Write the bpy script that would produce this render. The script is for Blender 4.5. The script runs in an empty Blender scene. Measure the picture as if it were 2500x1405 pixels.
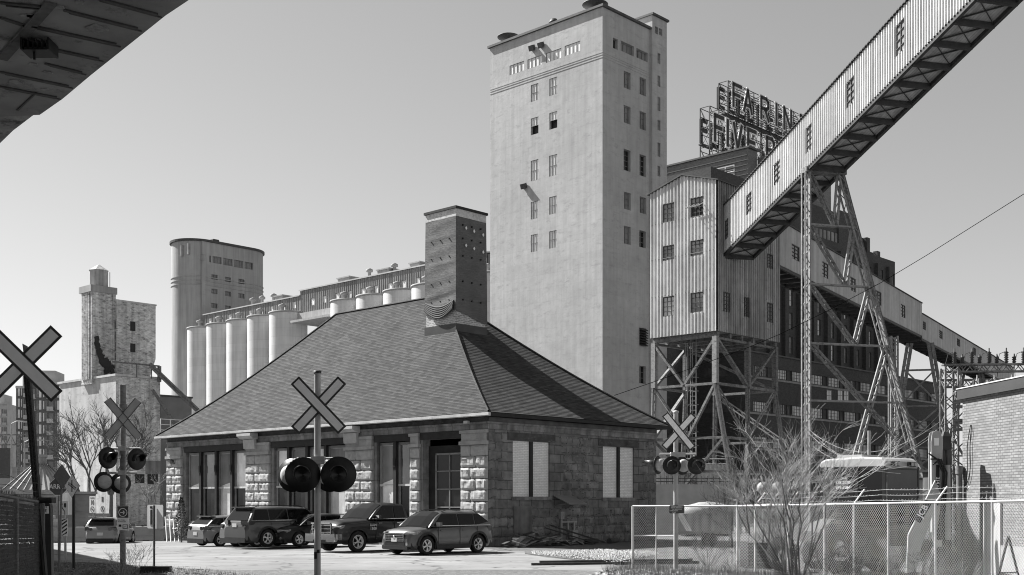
import bpy, bmesh, math, random
from mathutils import Vector, Matrix, noise
random.seed(7)
scene = bpy.context.scene
# ---------------------------------------------------------------- camera, world, sun, exposure
F = 2860.0            # focal length in pixels of a 2500 px wide picture
CAMZ = 2.0
cam = bpy.data.cameras.new('camera'); camo = bpy.data.objects.new('camera', cam)
scene.collection.objects.link(camo); scene.camera = camo
cam.sensor_width = 36; cam.lens = 36*F/2500; cam.shift_y = (1225-702.5)/2500
cam.clip_start = .1; cam.clip_end = 4000
camo.location = (0, 0, CAMZ); camo.rotation_euler = (math.radians(90), 0, 0)
SUN = Vector((-.88, .47, 0)).normalized(); ELEV = math.radians(46)
S3 = Vector((SUN.x*math.cos(ELEV), SUN.y*math.cos(ELEV), math.sin(ELEV)))
sl = bpy.data.lights.new('sun', 'SUN'); sl.energy = 5.0; sl.angle = math.radians(.5); sl.color = (1, .995, .985)
so = bpy.data.objects.new('sun', sl); scene.collection.objects.link(so); so.location = S3*50
so.rotation_euler = S3.to_track_quat('Z', 'Y').to_euler()
w = bpy.data.worlds.new('World'); scene.world = w; w.use_nodes = True
nt = w.node_tree; bg = nt.nodes['Background']
sky = nt.nodes.new('ShaderNodeTexSky'); sky.sky_type = 'NISHITA'; sky.sun_disc = False
sky.sun_elevation = ELEV; sky.sun_rotation = math.atan2(SUN.x, SUN.y)
sky.air_density = 1.0; sky.dust_density = .3; sky.ozone_density = 1.0; sky.altitude = 50
sep = nt.nodes.new('ShaderNodeSeparateColor')     # the photograph is black and white: one channel of the sky, as through a blue-green filter
mixc = nt.nodes.new('ShaderNodeMix'); mixc.data_type = 'FLOAT'; mixc.inputs[0].default_value = .62
nt.links.new(sky.outputs[0], sep.inputs[0]); nt.links.new(sep.outputs['Green'], mixc.inputs[3]); nt.links.new(sep.outputs['Blue'], mixc.inputs[2]); nt.links.new(mixc.outputs[0], bg.inputs['Color'])
bg.inputs['Strength'].default_value = .05
scene.view_settings.view_transform = 'Standard'; scene.view_settings.look = 'None'
scene.view_settings.exposure = 1.3; scene.view_settings.gamma = 1
scene.render.resolution_x = 1024; scene.render.resolution_y = 575
scene.cycles.max_bounces = 6; scene.cycles.pixel_filter_type = 'BLACKMAN_HARRIS'; scene.cycles.filter_width = 1.05
# ---------------------------------------------------------------- helpers
COL = scene.collection
A2 = Vector((-.727, .686)).normalized(); B2 = Vector((A2.y, -A2.x))   # the street grid of the site
TH = math.atan2(B2.y, B2.x)
def V(*a): return Vector(a)
def gz(x, y):                                # ground falls a little towards the far left
    a = (x+1.0)*A2.x + (y-51.0)*A2.y
    return -.012*max(0, min(a, 40))
def wx(px, Y): return (px-1250)/F*Y
def wz(py, Y): return CAMZ+(1225-py)*Y/F
class Fr:                                    # a horizontal frame: corner seen at column px, at depth Y; u to the right, v to the left
    def __init__(s, px, Y, U=B2, W=A2):
        s.O = Vector((wx(px, Y), Y)); s.U = U.normalized(); s.W = W.normalized()
        s.th = math.atan2(s.U.y, s.U.x)
    def pt(s, u, v): return s.O+s.U*u+s.W*v
    def _so(s, P, D, px):
        k = (px-1250)/F
        return (k*P.y-P.x)/(D.x-k*D.y)
    def u(s, px, v=0): return s._so(s.O+s.W*v, s.U, px)
    def v(s, px, u=0): return s._so(s.O+s.U*u, s.W, px)
    def z(s, py, u=0, v=0): return wz(py, s.pt(u, v).y)
    def zu(s, px, py): return s.z(py, s.u(px), 0)
    def zv(s, px, py): return s.z(py, 0, s.v(px))
class MB:
    def __init__(s): s.v = []; s.f = []; s.mi = []; s.sm = []; s.uv = None; s.cm = 0; s.cs = False
    def add(s, vs, fs):
        n = len(s.v); s.v += [Vector(p) for p in vs]
        for f in fs: s.f.append([i+n for i in f]); s.mi.append(s.cm); s.sm.append(s.cs)
        return s
    def quad(s, a, b, c, d): return s.add([a, b, c, d], [(0, 1, 2, 3)])
    def poly(s, pts): return s.add(pts, [tuple(range(len(pts)))])
    def box(s, x0, x1, y0, y1, z0, z1):
        return s.add([(x0,y0,z0),(x1,y0,z0),(x1,y1,z0),(x0,y1,z0),(x0,y0,z1),(x1,y0,z1),(x1,y1,z1),(x0,y1,z1)],
                     [(0,3,2,1),(4,5,6,7),(0,1,5,4),(1,2,6,5),(2,3,7,6),(3,0,4,7)])
    def obox(s, c, a, b, d):                 # centre and three half vectors
        c, a, b, d = Vector(c), Vector(a), Vector(b), Vector(d)
        P = [c-a-b-d, c+a-b-d, c+a+b-d, c-a+b-d, c-a-b+d, c+a-b+d, c+a+b+d, c-a+b+d]
        return s.add(P, [(0,3,2,1),(4,5,6,7),(0,1,5,4),(1,2,6,5),(2,3,7,6),(3,0,4,7)])
    def beam(s, p, q, w, h, up=(0, 0, 1)):
        p, q = Vector(p), Vector(q); d = (q-p)
        if d.length < 1e-6: return s
        dn = d.normalized(); up = Vector(up)
        if abs(dn.dot(up)) > .98: up = Vector((1, 0, 0)) if abs(dn.x) < .9 else Vector((0, 1, 0))
        sd = dn.cross(up).normalized(); u2 = sd.cross(dn)
        return s.obox((p+q)/2, d/2, sd*w/2, u2*h/2)
    def tube(s, p, q, r0, r1=None, n=8, caps=True):
        p, q = Vector(p), Vector(q); r1 = r0 if r1 is None else r1
        d = (q-p).normalized(); t = Vector((0, 0, 1)) if abs(d.z) < .9 else Vector((1, 0, 0))
        a = d.cross(t).normalized(); b = d.cross(a)
        vs = []
        for c, r in ((p, r0), (q, r1)):
            for i in range(n):
                g = 2*math.pi*i/n; vs.append(c+a*r*math.cos(g)+b*r*math.sin(g))
        fs = [(i, (i+1) % n, n+(i+1) % n, n+i) for i in range(n)]
        cs = s.cs; s.cs = n > 5; s.add(vs, fs); s.cs = False
        if caps: s.add(vs[:n], [tuple(range(n))[::-1]]); s.add(vs[n:], [tuple(range(n))])
        s.cs = cs; return s
    def path(s, pts, r, n=5):
        for a, b in zip(pts, pts[1:]): s.tube(a, b, r, r, n, False)
        return s
    def lathe(s, prof, n=24, c=(0, 0, 0), M=None):
        vs = []; c = Vector(c)
        for r, z in prof:
            for i in range(n):
                g = 2*math.pi*i/n; p = Vector((r*math.cos(g), r*math.sin(g), z))
                vs.append(c+(M@p if M else p))
        fs = [(j*n+i, j*n+(i+1) % n, (j+1)*n+(i+1) % n, (j+1)*n+i) for j in range(len(prof)-1) for i in range(n)]
        cs = s.cs; s.cs = True; s.add(vs, fs); s.cs = cs; return s
    def prism(s, poly, O, U, W, N):          # 2-D outline (u,w) swept along the vector N
        O, U, W, N = Vector(O), Vector(U), Vector(W), Vector(N); n = len(poly)
        a = [O+U*p[0]+W*p[1] for p in poly]; b = [p+N for p in a]
        return s.add(a+b, [tuple(range(n))[::-1], tuple(range(n, 2*n))]+[(i, (i+1) % n, n+(i+1) % n, n+i) for i in range(n)])
    def wall(s, O, U, N, W, z0, z1, holes=(), depth=.2, prof=None, zf=None, us=(), zs=()):
        O, U, N = Vector(O), Vector(U), Vector(N)
        zf = zf or (lambda u, z: z); prof = prof or (lambda u: 0)
        P = lambda u, z, d=0: O+U*u+Vector((0, 0, zf(u, z)))+N*(prof(u)-d if d == 0 else -d)
        uu = sorted(set([0, W]+[h[0] for h in holes]+[h[1] for h in holes]+[x for x in us if 0 < x < W]))
        zz = sorted(set([z0, z1]+[h[2] for h in holes]+[h[3] for h in holes]+list(zs)))
        for a, b in zip(uu, uu[1:]):
            if b-a < 1e-5: continue
            run = None
            for c, d in zip(zz, zz[1:]):
                m, k = (a+b)/2, (c+d)/2
                if any(h[0] < m < h[1] and h[2] < k < h[3] for h in holes): continue
                s.quad(P(a, c), P(b, c), P(b, d), P(a, d))
        for h in holes:
            for (a, c), (b, d) in (((h[0], h[2]), (h[1], h[2])), ((h[1], h[2]), (h[1], h[3])), ((h[1], h[3]), (h[0], h[3])), ((h[0], h[3]), (h[0], h[2]))):
                s.quad(P(a, c), P(b, d), P(b, d, depth), P(a, c, depth))
        return s
    def build(s, name, mats, parent=None, label=None, uv=True, loc=None):
        me = bpy.data.meshes.new(name)
        me.from_pydata([tuple(p) for p in s.v], [], s.f)
        if not isinstance(mats, (list, tuple)): mats = [mats]
        for m in mats: me.materials.append(m)
        me.polygons.foreach_set('material_index', s.mi); me.polygons.foreach_set('use_smooth', s.sm)
        if uv:
            l = me.uv_layers.new(name='uv').data
            for p in me.polygons:
                n = p.normal
                if abs(n.z) > .97: a, b = Vector((1, 0, 0)), Vector((0, 1, 0))
                else:
                    a = Vector((-n.y, n.x, 0)).normalized()
                    if abs(a.x) > abs(a.y): a = a if a.x > 0 else -a
                    else: a = a if a.y > 0 else -a
                    b = Vector(n).cross(a); b = b if b.z > 0 else -b
                for li in p.loop_indices:
                    c = me.vertices[me.loops[li].vertex_index].co
                    l[li].uv = (c.dot(a), c.dot(b))
        me.update()
        o = bpy.data.objects.new(name, me); COL.objects.link(o)
        if parent: o.parent = parent
        if loc: o.location = loc
        if label: o['label'] = label
        return o
def tag(o, label, cat, group=None):
    o['label'] = label; o['category'] = cat
    if group: o['group'] = group
    return o
def thing(name, label, cat, loc=(0, 0, 0), rz=0, group=None):
    o = bpy.data.objects.new(name, None); COL.objects.link(o)
    o.location = loc; o.rotation_euler = (0, 0, rz); o.empty_display_size = .3
    return tag(o, label, cat, group)
def fthing(name, label, cat, fr, group=None, z=0): return thing(name, label, cat, (fr.O.x, fr.O.y, z), fr.th, group)
def struct(o): o['kind'] = 'structure'; return o
def kids(o): return [c for c in bpy.data.objects if c.parent == o]
def copy_tree(o, parent=None):
    c = o.copy(); COL.objects.link(c); c.parent = parent
    for k in kids(o): copy_tree(k, c)
    return c
def text(name, s, size, mat, parent, loc, rot, ext=.004, align='CENTER', label=None, sx=1, bold=0):
    cu = bpy.data.curves.new(name, 'FONT'); cu.body = s; cu.size = size; cu.extrude = ext; cu.align_x = align; cu.align_y = 'CENTER'
    cu.offset = bold; cu.resolution_u = 3
    t = bpy.data.objects.new('tmp', cu); COL.objects.link(t)
    dg = bpy.context.evaluated_depsgraph_get(); me = bpy.data.meshes.new_from_object(t.evaluated_get(dg))
    bpy.data.objects.remove(t)
    me.materials.clear(); me.materials.append(mat)
    o = bpy.data.objects.new(name, me); COL.objects.link(o); o.parent = parent; o.location = loc; o.rotation_euler = rot; o.scale = (sx, 1, 1)
    if label: o['label'] = label
    return o
# ---------------------------------------------------------------- materials (all grey: the photograph is black and white)
MATS = {}
def mat(name, v, rough=.85, var=.15, sc=3., bump=.15, bsc=None, metal=0, brick=None, streak=0, big=.12, bigsc=.25, spec=.3, spots=0, spotv=.05, spotsc=1.5, coat=0, bd=.02, grain=0, board=None, crack=None):
    if name in MATS: return MATS[name]
    m = bpy.data.materials.new(name); m.use_nodes = True; N = m.node_tree.nodes; L = m.node_tree.links
    P = N['Principled BSDF']; P.inputs['Roughness'].default_value = rough; P.inputs['Metallic'].default_value = metal
    P.inputs['Specular IOR Level'].default_value = spec; P.inputs['Coat Weight'].default_value = coat; P.inputs['Coat Roughness'].default_value = .06
    tc = N.new('ShaderNodeTexCoord')
    def noi(scale, detail=5, vec=None, rg=.55):
        n = N.new('ShaderNodeTexNoise'); n.inputs['Scale'].default_value = scale; n.inputs['Detail'].default_value = detail; n.inputs['Roughness'].default_value = rg
        L.new(vec or tc.outputs['Object'], n.inputs['Vector']); return n.outputs['Fac']
    def mp(sx, sy, sz, src='Object'):
        k = N.new('ShaderNodeMapping'); k.inputs['Scale'].default_value = (sx, sy, sz); L.new(tc.outputs[src], k.inputs['Vector']); return k.outputs[0]
    def rng(x, a, b, c, d):
        k = N.new('ShaderNodeMapRange'); L.new(x, k.inputs[0])
        for i, q in enumerate((a, b, c, d)): k.inputs[i+1].default_value = q
        return k.outputs[0]
    def mul(a, b, op='MULTIPLY'):
        k = N.new('ShaderNodeMath'); k.operation = op
        for i, q in enumerate((a, b)):
            if isinstance(q, (int, float)): k.inputs[i].default_value = q
            else: L.new(q, k.inputs[i])
        return k.outputs[0]
    c = rng(noi(sc), .3, .7, v*(1-var), v*(1+var))
    c = mul(c, rng(noi(bigsc, 4), .3, .7, 1-big, 1+big))
    h = None
    if streak: c = mul(c, rng(noi(1, 4, mp(2.2, 2.2, .12)), .35, .7, 1+streak*.4, 1-streak))
    if brick:                                 # (row height, brick length, mortar size, mortar value factor, variation)
        rh, bl, ms, mv, bv = brick
        b = N.new('ShaderNodeTexBrick'); L.new(tc.outputs['UV'], b.inputs['Vector'])
        b.inputs['Scale'].default_value = 1; b.inputs['Row Height'].default_value = rh; b.inputs['Brick Width'].default_value = bl
        b.inputs['Mortar Size'].default_value = ms; b.inputs['Mortar Smooth'].default_value = .1
        b.inputs['Color1'].default_value = (1-bv,)*3+(1,); b.inputs['Color2'].default_value = (1+bv,)*3+(1,); b.inputs['Mortar'].default_value = (mv,)*3+(1,)
        b.inputs['Bias'].default_value = 0
        c = mul(c, b.outputs['Color']); h = rng(b.outputs['Fac'], 0, 1, 1, 0)
    if board:                                 # horizontal board or seam pitch in metres along UV v: (pitch, darkness, axis)
        sep = N.new('ShaderNodeSeparateXYZ'); L.new(tc.outputs['UV'], sep.inputs[0])
        t = mul(sep.outputs[board[2]], 1/board[0]); t = mul(t, 1, 'FRACT'); ln = mul(t, board[4] if len(board) > 4 else .08, 'LESS_THAN')
        c = mul(c, rng(ln, 0, 1, 1, board[1])); fl = mul(mul(sep.outputs[board[2]], 1/board[0]), 1, 'FLOOR')
        wn = N.new('ShaderNodeTexWhiteNoise'); wn.noise_dimensions = '1D'; L.new(fl, wn.inputs['W']); bvv = board[3] if len(board) > 3 else .15; c = mul(c, rng(wn.outputs[0], 0, 1, 1-bvv, 1+bvv))
    if crack:                                 # irregular cracks and stretched wheel tracks, doubling as thin painted shadow lines
        vo = N.new('ShaderNodeTexVoronoi'); vo.feature = 'DISTANCE_TO_EDGE'; vo.inputs['Scale'].default_value = crack; vo.inputs['Randomness'].default_value = 1
        wv = N.new('ShaderNodeVectorMath'); wv.operation = 'ADD'; nn = N.new('ShaderNodeTexNoise'); nn.inputs['Scale'].default_value = 1.4; L.new(tc.outputs['Object'], nn.inputs['Vector']); L.new(tc.outputs['Object'], wv.inputs[0]); L.new(nn.outputs['Color'], wv.inputs[1]); L.new(wv.outputs[0], vo.inputs['Vector'])
        c = mul(c, rng(vo.outputs['Distance'], .0, .02, .3, 1)); c = mul(c, rng(noi(1, 4, mp(.12, 1.1, 1)), .35, .65, .8, 1.15))
    if spots:
        sp = rng(noi(spotsc*1.6, 10, mp(1, 1, 2.6), .78), .5+(.5-spots)*.3, .62+(.5-spots)*.3, 0, .85)
        mx = N.new('ShaderNodeMix'); mx.data_type = 'FLOAT'; L.new(sp, mx.inputs[0]); L.new(c, mx.inputs[2]); mx.inputs[3].default_value = spotv; c = mx.outputs[0]
    L.new(c, P.inputs['Base Color'])
    if bump:
        hn = noi(bsc or sc*6, 6)
        if h is not None: hn = mul(mul(hn, .35), h, 'ADD')
        bp = N.new('ShaderNodeBump'); bp.inputs['Strength'].default_value = bump; bp.inputs['Distance'].default_value = bd
        L.new(hn, bp.inputs['Height']); L.new(bp.outputs[0], P.inputs['Normal'])
    MATS[name] = m; return m
def glassm(name, v, rough=.05, spec=.8, var=.4, sc=.8):
    return mat(name, v, rough=rough, spec=spec, var=var, sc=sc, bump=.02, bsc=3, big=.3, bigsc=.5)
M_conc = mat('tower concrete', .4, .9, .07, 1.2, .2, 3.5, board=(1.35, .93, 1, .025, .03), streak=.12, big=.12, bigsc=.12, spots=.4, spotv=.29, spotsc=.5, bd=.05)
M_silo = mat('silo concrete', .6, .9, .05, .6, .1, 1, board=(1.6, .9, 1, .035, .05), streak=.14, big=.05, bigsc=.05)
M_head = mat('head tower concrete', .36, .9, .06, .5, .1, 1, streak=.2, big=.1, bigsc=.06, spots=.3, spotv=.3, spotsc=.2)
M_dark = mat('dark metal', .035, .6, .3, 4, .05, spec=.4)
M_black = mat('black paint', .014, .45, .3, 4, .03, spec=.35)
M_coping = mat('coping metal', .07, .6, .3, 1.5, .05)
M_white = mat('white paint', .72, .6, .08, 3, .05, spots=.2, spotv=.45, spotsc=6)
M_panel = mat('pale window board', .72, .7, .08, 1.5, .04, streak=.15)
M_panelg = mat('grey window board', .22, .7, .2, 1.0, .04, streak=.3)
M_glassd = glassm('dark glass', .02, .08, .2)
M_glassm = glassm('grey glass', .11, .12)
M_glassl = glassm('pale dusty and sunlit glass', .26, .3, .5, .35, .6)
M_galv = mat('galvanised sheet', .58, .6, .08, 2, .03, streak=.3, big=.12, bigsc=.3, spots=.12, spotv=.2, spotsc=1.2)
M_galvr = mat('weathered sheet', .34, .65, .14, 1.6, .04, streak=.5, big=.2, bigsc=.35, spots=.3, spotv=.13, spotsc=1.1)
M_galvg = mat('gallery sheet', .52, .6, .08, 2, .03, streak=.25, big=.08, bigsc=.3, spots=.08, spotv=.25, spotsc=1.2)
M_steel = mat('peeling painted steel', .2, .75, .2, 3, .1, spots=.56, spotv=.04, spotsc=3, streak=.3)
M_sash = mat('window steel', .09, .7, .2, 3, .05)
M_steell = mat('pale painted steel', .27, .7, .15, 3, .1, spots=.46, spotv=.06, spotsc=2.4)
M_plank = mat('dark planking', .36, .85, .25, 1.5, .15, board=(.16, .35, 0))
M_brickd = mat('dark brick', .06, .85, .12, 3, .1, brick=(.09, .26, .008, 1.35, .25), big=.18, bigsc=.12)
M_brickm = mat('brown brick', .16, .85, .12, 3, .1, brick=(.09, .26, .008, 1.2, .2), big=.15, bigsc=.12)
M_asphalt = mat('asphalt', .2, .9, .12, .35, .25, 30, big=.2, bigsc=.09, spots=.42, spotv=.13, spotsc=.35, bd=.012, crack=.22)
# ================================================================ ground
M_ground = mat('dirt and dead grass', .1, .95, .25, 3, .5, 20, big=.2, bigsc=.3, spots=.4, spotv=.2, spotsc=6, bd=.03)
M_gravel = mat('pale gravel', .4, .95, .3, 9, .8, 14, big=.1, spots=.45, spotv=.15, spotsc=11, bd=.04)
def sheet(name, x0, x1, y0, y1, n, m, dz, mt, f=None):
    b = MB(); vs = []
    for j in range(m+1):
        for i in range(n+1):
            x, y = x0+(x1-x0)*i/n, y0+(y1-y0)*j/m; vs.append((x, y, gz(x, y)+dz+(f(x, y) if f else 0)))
    b.add(vs, [(j*(n+1)+i, j*(n+1)+i+1, (j+1)*(n+1)+i+1, (j+1)*(n+1)+i) for j in range(m) for i in range(n)])
    b.cs = False; return struct(b.build(name, mt))
def pstrip(name, poly, dz, mt, sub=None):
    b = MB(); b.poly([(x, y, gz(x, y)+dz) for x, y in poly]); return struct(b.build(name, mt))
b = MB(); R_ = 2500
for x0, x1, y0, y1 in ((-R_, R_, -300, -60), (-R_, R_, 140, R_), (-R_, -90, -60, 140), (90, R_, -60, 140)): b.quad((x0,y0,-.48), (x1,y0,-.48), (x1,y1,-.48), (x0,y1,-.48))
# fine part
g = MB(); n, m = 90, 100; vs = []
for j in range(m+1):
    for i in range(n+1):
        x, y = -90+180*i/n, -60+200*j/m
        e = min(1, (90-abs(x))/15, (y+60)/15, (140-y)/15); vs.append((x, y, gz(x, y)*e-.48*(1-e)))
b.add(vs, [(j*(n+1)+i, j*(n+1)+i+1, (j+1)*(n+1)+i+1, (j+1)*(n+1)+i) for j in range(m) for i in range(n)])
struct(b.build('ground', M_ground))
M_as2 = M_asphalt
# asphalt yard: the lot in front of the station and the road to the left
b = MB(); vs = []
def yl(x): return 34.0 if x > -9 else 34+(-9-x)*.85          # near edge of the asphalt
n, m = 60, 24
for j in range(m+1):
    for i in range(n+1):
        x = -60+60.5*i/n+ (0)
        y0 = yl(x); y1 = 51.5-(x+1)*(A2.y/-A2.x)*1.0 if x < -1 else 47; y1 = max(y1, y0+.1)
        y = y0+(y1-y0)*j/m; vs.append((x, y, gz(x, y)+.02))
b.add(vs, [(j*(n+1)+i, j*(n+1)+i+1, (j+1)*(n+1)+i+1, (j+1)*(n+1)+i) for j in range(m) for i in range(n)])
b.poly([(.5, 34, .02), (3.4, 33.2, .02), (3.2, 37, .02), (1.2, 41.5, .02), (.5, 44.2, .02)])
struct(b.build('road', M_as2))
b = MB(); b.poly([(-9, 33.98, .016), (-30, 51.8, -.05), (-30, 20, .016), (6, 20, .016), (3.4, 33.18, .016), (.5, 33.98, .016)]); struct(b.build('verge', mat('leaf litter', .11, .95, .35, 5, .6, 20, spots=.4, spotv=.28, spotsc=5, bd=.03)))
# ---------------------------------------------------------------- windows
def window(par, O, U, N, W, H, nx, nz, depth, mf, mp, fw=.05, slope=0, name='window', label=None, open_=()):
    O, U, N = Vector(O), Vector(U), Vector(N); up = Vector((0, 0, 1)); b = MB()
    U2 = U+up*slope
    o = O-N*depth
    bar = lambda u0, z0, u1, z1, w_: b.beam(o+U2*u0+up*z0, o+U2*u1+up*z1, w_, .07, N)
    h = fw/2
    bar(0, h, W, h, fw); bar(0, H-h, W, H-h, fw); bar(h, 0, h, H, fw); bar(W-h, 0, W-h, H, fw)
    for i in range(1, nx): bar(W*i/nx, 0, W*i/nx, H, fw*.6)
    for i in range(1, nz): bar(0, H*i/nz, W, H*i/nz, fw*.6)
    f = b.build(name, mf, par, label)
    p = MB(); q = o-N*.02
    p.quad(q, q+U2*W, q+U2*W+up*H, q+up*H); p.build('pane', mp, f)
    return f
M_mill = mat('pale mill glass', .65, .3, .25, .8, 0, spec=.5)
# ================================================================ concrete grain tower
def crop3(r): x0, y0, x1, y1 = r; return (1180+x0/2.81, y0/2.81, 1180+x1/2.81, y1/2.81)
fr = Fr(1471, 110); T = fthing('grain_tower', 'tall pale concrete grain tower with four ventilator caps, behind the stone station', 'tower', fr)
TL = fr.v(1196.5); TR = fr.u(1586.5); TZ = fr.z(17)
LW = [(180,418,280,520,4,3),(303,375,405,478,4,0),(430,330,535,435,4,0),(558,280,665,388,4,0),(326,570,378,703,3,0),(453,526,507,662,3,0),(326,800,378,930,3,1),(453,762,507,892,3,1),(326,1092,378,1247,3,0),(452,1057,507,1215,3,0)]
LW = [crop3(r[:4])+r[4:] for r in LW]+[(1296,490,1313,537,3,0),(1341,478,1359,525,3,0),(1296,571,1313,617,3,0),(1341,562,1359,608,3,0)]
holes = []; wins = []
for x0, y0, x1, y1, nx, k in LW:
    a, c = fr.v(x1), fr.v(x0); h = (a, c, fr.z(y1, 0, c), fr.z(y0, 0, a)); holes.append(h); wins.append((h, nx, k))
b = MB(); b.wall((0,0,0), (0,1,0), (-1,0,0), TL, -1, TZ, holes, .35)
for h, nx, k in wins:
    W_, H_ = h[1]-h[0], h[3]-h[2]
    if k == 1:
        window(T, (0, h[0], h[2]+H_*.5), (0,1,0), (-1,0,0), W_, H_*.5, nx, 1, .05, M_panelg, M_panel, .035)
        window(T, (0, h[0], h[2]), (0,1,0), (-1,0,0), W_, H_*.5, 1, 1, .33, M_dark, M_black, .05)
    else: window(T, (0, h[0], h[2]), (0,1,0), (-1,0,0), W_, H_, nx, 2 if nx == 3 else 1, .05, M_panelg, M_panel, .035)
RW = [(890,258,922,345,1,1,1),(942,278,1033,390,3,1,0),(1050,330,1128,430,3,1,0),(963,485,1010,620,2,3,0),(1072,527,1117,665,2,3,0),(963,720,1010,858,2,3,0),(1072,760,1117,900,2,3,0),(963,1020,1010,1182,2,4,1),(1072,1057,1117,1218,2,4,1),(965,1315,1012,1447,2,3,0),(1073,1347,1118,1473,2,3,0)]
RW = [crop3(r[:4])+r[4:] for r in RW]+[(1523,551,1540,599,2,3,0),(1561,562,1577,607,2,3,1),(1561,893,1577,938,2,3,1)]
rh = []
for x0, y0, x1, y1, nx, nz, k in RW:
    a, c = fr.u(x0), fr.u(x1); h = (a, c, fr.z(y1, c), fr.z(y0, a)); rh.append(h)
    window(T, (h[0], 0, h[2]), (1,0,0), (0,-1,0), h[1]-h[0], h[3]-h[2], nx, nz, .3, M_panelg, M_glassd if k else M_panelg, .06)
lv = (fr.u(1561), fr.u(1577.5), fr.z(846, fr.u(1577)), fr.z(800, fr.u(1561))); rh.append(lv)
b.wall((0,0,0), (1,0,0), (0,-1,0), TR, -1, TZ, rh, .35)
b.quad((TR,0,-1), (TR,TL,-1), (TR,TL,TZ), (TR,0,TZ)); b.quad((0,TL,-1), (TR,TL,-1), (TR,TL,TZ), (0,TL,TZ)); b.quad((0,0,TZ), (TR,0,TZ), (TR,TL,TZ), (0,TL,TZ))
for yy in (127, 132.5, 139):                      # three string lines under the top storey
    z = fr.z(yy); b.box(-.03, 0, -.03, TL, z-.05, z+.05); b.box(0, TR-.01, -.03, 0, z-.05, z+.05)
b.build('tower_body', M_conc, T)
l = MB(); 
for i in range(7):
    z = lv[2]+(lv[3]-lv[2])*(i+.5)/7; l.obox(((lv[0]+lv[1])/2, -.05, z), ((lv[1]-lv[0])/2, 0, 0), (0, .22, .14), (0, -.02, .03))
l.build('louvre_vent', M_dark, T)
c = MB(); c.box(-.22, .12, -.22, TL+.2, TZ, TZ+.22); c.box(.12, TR-.01, -.22, .12, TZ, TZ+.22); c.build('roof_coping', M_coping, T)
# stair annex, a little proud of the right face
ax1 = fr.u(1628, -.3); AZ = fr.z(37, TR, -.3); b = MB(); ah = []
AW = [(1178,180,1200,240),(1205,193,1228,250),(1195,362,1215,443),(1195,517,1215,600),(1195,663,1215,767),(1195,822,1215,900),(1195,977,1215,1080),(1195,1137,1215,1215)]
for r in AW:
    x0, y0, x1, y1 = crop3(r); a, c_ = fr.u(x0, -.3), fr.u(x1, -.3)
    h = (a-TR, c_-TR, fr.z(y1, c_, -.3), fr.z(y0, a, -.3)); ah.append(h)
    window(T, (h[0]+TR, -.3, h[2]), (1,0,0), (0,-1,0), h[1]-h[0], h[3]-h[2], 1, 2, .12, M_panelg, M_panelg, .05)
b.wall((TR,-.3,0), (1,0,0), (0,-1,0), ax1-TR, -1, AZ, ah, .15)
b.quad((TR,-.3,-1), (TR,6,-1), (TR,6,AZ), (TR,-.3,AZ)); b.quad((ax1,-.3,-1), (ax1,6,-1), (ax1,6,AZ), (ax1,-.3,AZ))
b.quad((TR,6,-1), (ax1,6,-1), (ax1,6,AZ), (TR,6,AZ)); b.quad((TR,-.3,AZ), (ax1,-.3,AZ), (ax1,6,AZ), (TR,6,AZ)); b.build('stair_annex', M_conc, T)
c = MB(); c.box(TR-.15, ax1+.15, -.5, 6.1, AZ, AZ+.2); c.build('roof_coping', M_coping, T)
for px, py, r in ((1241.5, 92, 1.15), (1352, 57, .5), (1453, 13, 1.25)):
    v_ = fr.v(px, 1.2); zz = fr.z(py, 1.2, v_)
    m = MB(); m.lathe([(.25, TZ-zz), (.25, -.25), (r, 0), (r, .06), (.3, .38), (0, .45)], 20); m.build('roof_ventilator', M_dark, T, loc=(1.2, v_, zz))
for px, py in ((1295, 119), (1317, 112), (1275, 456)):   # hooded spouts on the lit face
    v_ = fr.v(px+7); z = fr.z(py, 0, v_); m = MB()
    m.beam((-.25, v_, z), (0, v_, z+.12), .5, .45); m.beam((-.4, v_, z-.08), (-.22, v_, z-.02), .55, .5); m.build('spout_hood', M_coping, T)
# ================================================================ corrugated headhouse on steel legs
def ribs(W, pitch=.27):
    o = []; u = 0
    while u < W: o += [u, u+pitch*.3, u+pitch*.42, u+pitch*.88]; u += pitch
    return [x for x in o if 0 < x < W]
def ribprof(pitch=.27, d=.085):
    def f(u):
        t = (u/pitch) % 1
        return d if t < .31 else (0 if .40 < t < .9 else d*.5)
    def g(u):
        t = round((u/pitch) % 1, 4)
        return d if (t <= .301 or t > .999) else 0
    return g
def crop1(r): x0, y0, x1, y1 = r; return (1560+x0/2.701, 380+y0/2.701, 1560+x1/2.701, 380+y1/2.701)
fr = Fr(1750, 75); HH = fthing('headhouse', 'corrugated metal headhouse raised on a braced steel frame', 'industrial building', fr)
HL = fr.v(1588); HR = fr.u(1902); Z0 = fr.z(808); ZE = fr.z(440); ZR = fr.zv(1668, 430)
gab = lambda u, z: z if z < ZE-.5 else z+(ZR-ZE)*(1-abs(2*u/HL-1))*(1 if z >= ZE-.001 else 0)
b = MB(); hl = []
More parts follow.
